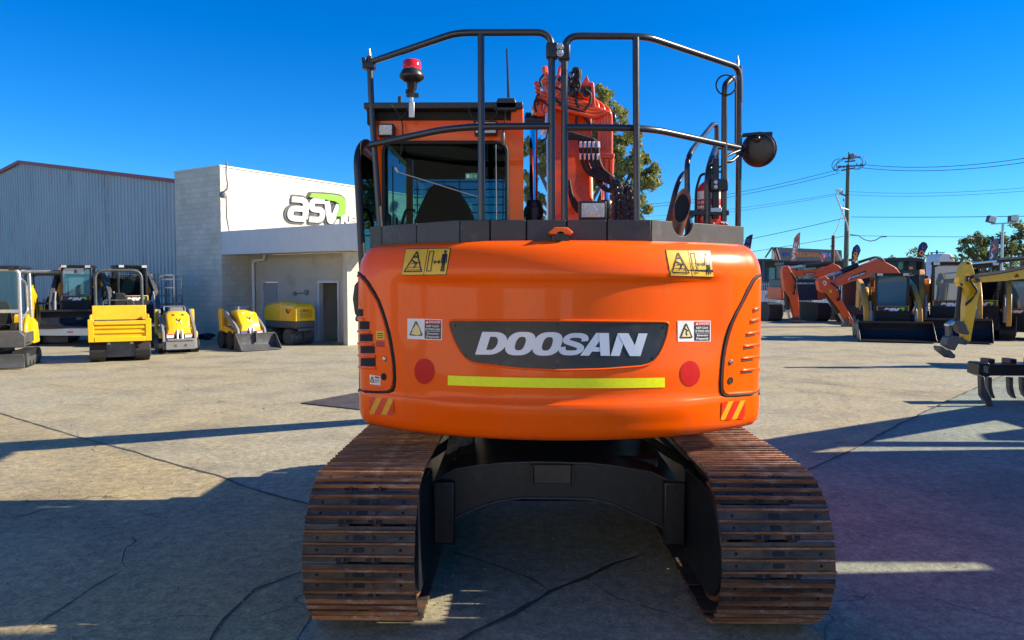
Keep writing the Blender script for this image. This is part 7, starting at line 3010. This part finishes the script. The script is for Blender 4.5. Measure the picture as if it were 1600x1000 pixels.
for xx in (K5(500, 880, Y).x, K5(700, 880, Y).x):
    Q = MB()
    h_ = .7
    y0_ = Y - .3
    Q.prism([(y0_ + h_ / 2 - h_ / 2 * math.sin(t), h_ / 2 + h_ / 2 * math.cos(t)) for t in [PI * k / 12 for k in range(13)]] + [(y0_ + 3 - h_ / 2 + h_ / 2 * math.sin(t), h_ / 2 - h_ / 2 * math.cos(t)) for t in [PI * k / 12 for k in range(13)]], 'x', xx - .35, xx + .35)
    Q.build('crawler_track', RUBBER, XC)
# loaders on the right
GL_ = 'amber track loaders on the right of the yard'
p = gpt(1432, 536)
tl = track_loader('amber track loader with wide black bucket facing the yard, glass cab front', (p.x + .05, p.y + 2.15), R(-18), GL_)
tl.scale = (1.2, 1.2, 1.14)
p = at(1482, 500, 28.0)
tl = track_loader('amber track loader with tall blue cab, partly behind the loader with the wide bucket', (p.x, 28.0), R(-28), GL_)
tl.scale = (1.25, 1.25, 1.33)
p = at(1532, 500, 28.6)
tl = track_loader('amber track loader with dark cab directly behind the upright yellow dipper', (p.x, 28.6), R(-32), GL_, False, False)
tl.scale = (1.2, 1.2, 1.33)
for k, (px, py, lab, rz) in enumerate(((1580, 524, 'amber track loader right of the upright yellow dipper, name panel low in front', -40), (1640, 534, 'amber track loader cut off by the right edge', -42))):
    p = gpt(px, py)
    tl = track_loader(lab, (p.x, p.y + 1.6), R(rz), GL_, True, k == 7)
    tl.scale = (1.08, 1.08, 1.05)
# yellow mini excavator whose arm reaches in from the right
def K7(cx, cy, Y):
    return at(1470 + cx * .2, 370 + cy * .2, Y)
Y = 18.5
o = at(1790, 445, Y)
MX = mini_excavator('yellow mini excavator whose upright dipper reaches in from the right edge', (o.x, Y + .4, 0), R(75), 'grey', False, None)
MX['_o'] = None
del MX['_o']
AR = MX
def lp(q):
    """world point to the machine's own frame"""
    return MX.matrix_basis.inverted() @ q
bpy.context.view_layer.update()
def mslab(name, pts, Y_, th, mat, par, bev=.01):
    Q = MB()
    P = [lp(K7(a, b, Y_)) for a, b in pts]
    d = MX.matrix_basis.to_3x3().inverted() @ V((0, 1, 0))
    Q.slab(P, d, th)
    return Q.build(name, mat, par, bevel=bev)
st = mslab('dipper_arm', [(137, 350), (150, 300), (178, 215), (200, 192), (232, 192), (245, 215), (266, 290), (235, 305), (215, 272), (196, 280), (190, 345), (215, 350), (305, 362), (295, 470), (232, 818), (178, 805), (188, 640), (190, 520), (200, 470), (180, 400), (150, 385)], Y, .20, YEL, MX)
bo = mslab('boom', [(245, 320), (285, 308), (460, 288), (650, 252), (1100, 190), (1500, 330), (1600, 480), (1530, 520), (1400, 420), (1080, 290), (650, 328), (460, 347), (290, 358), (250, 345)], Y + .02, .17, YEL, MX)
Q = MB()
for cx, cy, r in ((213, 207, .035), (160, 373, .035), (288, 338, .055), (203, 750, .05), (190, 825, .045)):
    c = lp(K7(cx, cy, Y - .01))
    d = MX.matrix_basis.to_3x3().inverted() @ V((0, -1, 0))
    Q.lathe([(r, 0), (r, .025), (r * .6, .03), (r * .55, .02)], c, tuple(d), 14)
Q.build('pivot_pin', GREY, st)
def mtube(name, pts, Y_, r, mat, par, fr=.1, rr=None):
    Q = MB()
    Q.tube(fillet([lp(K7(a, b, Y_)) for a, b in pts], fr, 4), r, 8)
    return Q.build(name, mat, par, ang=60)
mtube('dipper_cylinder', [(150, 385), (140, 500), (122, 640)], Y + .1, .055, BLACK, st)
mtube('arm_cylinder_rod', [(240, 207), (440, 187)], Y + .1, .028, CHROME, st)
mtube('arm_cylinder', [(440, 187), (760, 160)], Y + .1, .06, BLACK, st)
for k in range(4):
    mtube('hydraulic_hose', [(900, 170 + 8 * k), (650, 232 + 6 * k), (460, 272 + 5 * k), (320, 290 + 5 * k), (245, 300 + 6 * k), (222, 330 + 4 * k), (270, 390 + 5 * k), (295 - 5 * k, 425), (245, 480 + 5 * k), (195, 520 + 5 * k)], Y - .05 - .02 * k, .016, RUBBER if k % 2 else GREY, st)
bk = mslab('bucket_link', [(118, 655), (140, 645), (200, 690), (218, 745), (205, 768), (180, 760), (150, 740)], Y - .02, .26, GREY, st)
mslab('quick_hitch', [(60, 790), (85, 770), (130, 775), (215, 812), (222, 835), (195, 845), (140, 835), (110, 890), (45, 850)], Y - .03, .3, GREY, st)
mslab('hitch_link', [(65, 690), (85, 690), (95, 770), (70, 790)], Y, .2, GREY, st)
mslab('hitch_jaw', [(0, 862), (10, 855), (60, 890), (75, 885), (118, 925), (110, 950), (85, 950), (5, 890)], Y - .03, .34, GREY, st)
mslab('link_rod', [(120, 655), (100, 690), (60, 700), (62, 680), (100, 660)], Y, .2, GALV, st)
mslab('warning_decal', [(575, 318), (597, 285), (617, 312)], Y - .004, .003, RUST, bo, 0)
# ripper attachment on the near right
def K8(cx, cy, Y):
    return at(1400 + cx * .2, 480 + cy * .2, Y)
a = K8(740, 495, 12.7)
RP = thing('ripper_attachment', 'black steel ripper bar with curved tines standing on the concrete at the right edge', 'attachment', (a.x + 1.0, 12.8, 0), world=True)
yb = 12.75
zt_, zb_ = K8(740, 445, yb).z, K8(740, 545, yb).z
Q = MB()
Q.box(a.x - .10, a.x + 2.3, yb, yb + .28, zb_ + .02, zt_)
Q.slab([K8(*q, yb - .01) for q in [(650, 445), (660, 435), (725, 435), (735, 445), (735, 540), (700, 548), (645, 525)]], (0, 1, 0), .34)
rb = Q.build('beam', BLACK, RP, bevel=.008)
Q = MB()
Q.slab([K8(*q, yb - .03) for q in [(690, 455), (720, 462), (720, 515), (690, 505)]], (0, 1, 0), .02)
Q.build('end_plate', MGREY, rb)
Q = MB()
for cx in (755, 925, 1100):
    c = K8(cx, 430, yb)
    Q.box(c.x - .055, c.x + .055, yb + .02, yb + .26, zt_, zt_ + .09)
Q.build('beam_lug', BLACK, rb, bevel=.005)
def tine(pts, Y_, th=.10):
    Q = MB()
    Q.slab([K8(*q, Y_) for q in pts], (0, 1, 0), th)
    Q.build('tine', GREY, RP, bevel=.008)
tine([(662, 540), (690, 540), (700, 620), (745, 700), (762, 785), (745, 785), (700, 740), (668, 690)], 12.4)
for dx in (0, 165, 265, 430, 595):
    tine([(718 + dx, 548), (752 + dx, 548), (752 + dx, 620), (762 + dx, 670), (778 + dx, 712), (765 + dx, 714), (735 + dx, 685), (722 + dx, 640)], 13.0)
# ================================================================== unseen shadow casters added outside the frame on the right
ST = thing('shadow_caster_shed', 'unseen shed added along the right side to shade the foreground', 'shed', (9.6, 0, 0))
Q = MB()
Q.box(0, 4, 4.25, 5.68, 0, 5.0)
Q.box(0, 4, 5.98, 9.4, 0, 5.0)
Q.box(.02, 4, 5.682, 5.978, 0, 3.62)  # lower bay shaped to let a sliver of sunlight onto the ground
Q.build('wall', CORR, ST)
Q = MB()
Q.box(.05, 3.6, 2.9, 5.10, 5.08, 9.6)
Q.box(.05, 3.6, 2.9, 4.19, 0, 5.08)
Q.build('shadow_caster_tower', CORR, ST)  # added tower, tall enough to shade the lower left foreground
Q = MB()
Q.box(-.08, 4.1, 4.2, 5.68, 5.004, 5.06)
Q.box(-.08, 4.1, 5.98, 9.45, 5.004, 5.06)
Q.build('roof', GALV, ST)
XD = thing('excavator', 'unseen orange excavator beyond the added shed, lowered arm set to cast a sloping shadow', 'excavator', (13.5, 10.5, 0))
for x in (-1.0, 1.0):
    crawler(XD, x - .3, x + .3, -2.2, 2.2, .95, lug=.03)
Q = MB()
Q.box(-1.3, 1.3, -2.2, 1.4, 1.05, 2.1)
Q.build('upper_body', DEVO, XD, bevel=.08)
Q = MB()
Q.box(-1.3, -.3, .2, 1.9, 1.1, 2.95)
Q.build('cab', BLACK, XD, bevel=.08)
Q = MB()
Q.prism([(.8, 1.6), (-.4, 3.9), (-.3, 4.3), (.1, 4.2), (1.6, 2.0)], 'x', .0, .45)
Q.build('boom', DEVO, XD, bevel=.02)
Q = MB()
Q.prism([(-1.1, 3.75), (-1.0, 4.05), (-.6, 4.0), (2.6, .55), (2.3, .2), (2.0, .35)], 'x', -3.9, -3.5)  # arm set apart from the body to throw the sloping shadow edge
Q.box(-3.9, .4, -.75, -.45, 3.7, 3.95)
Q.build('dipper_arm', DEVO, XD, bevel=.02)
for o in bpy.data.objects:
    if o.get('_o') is not None:
        del o['_o']
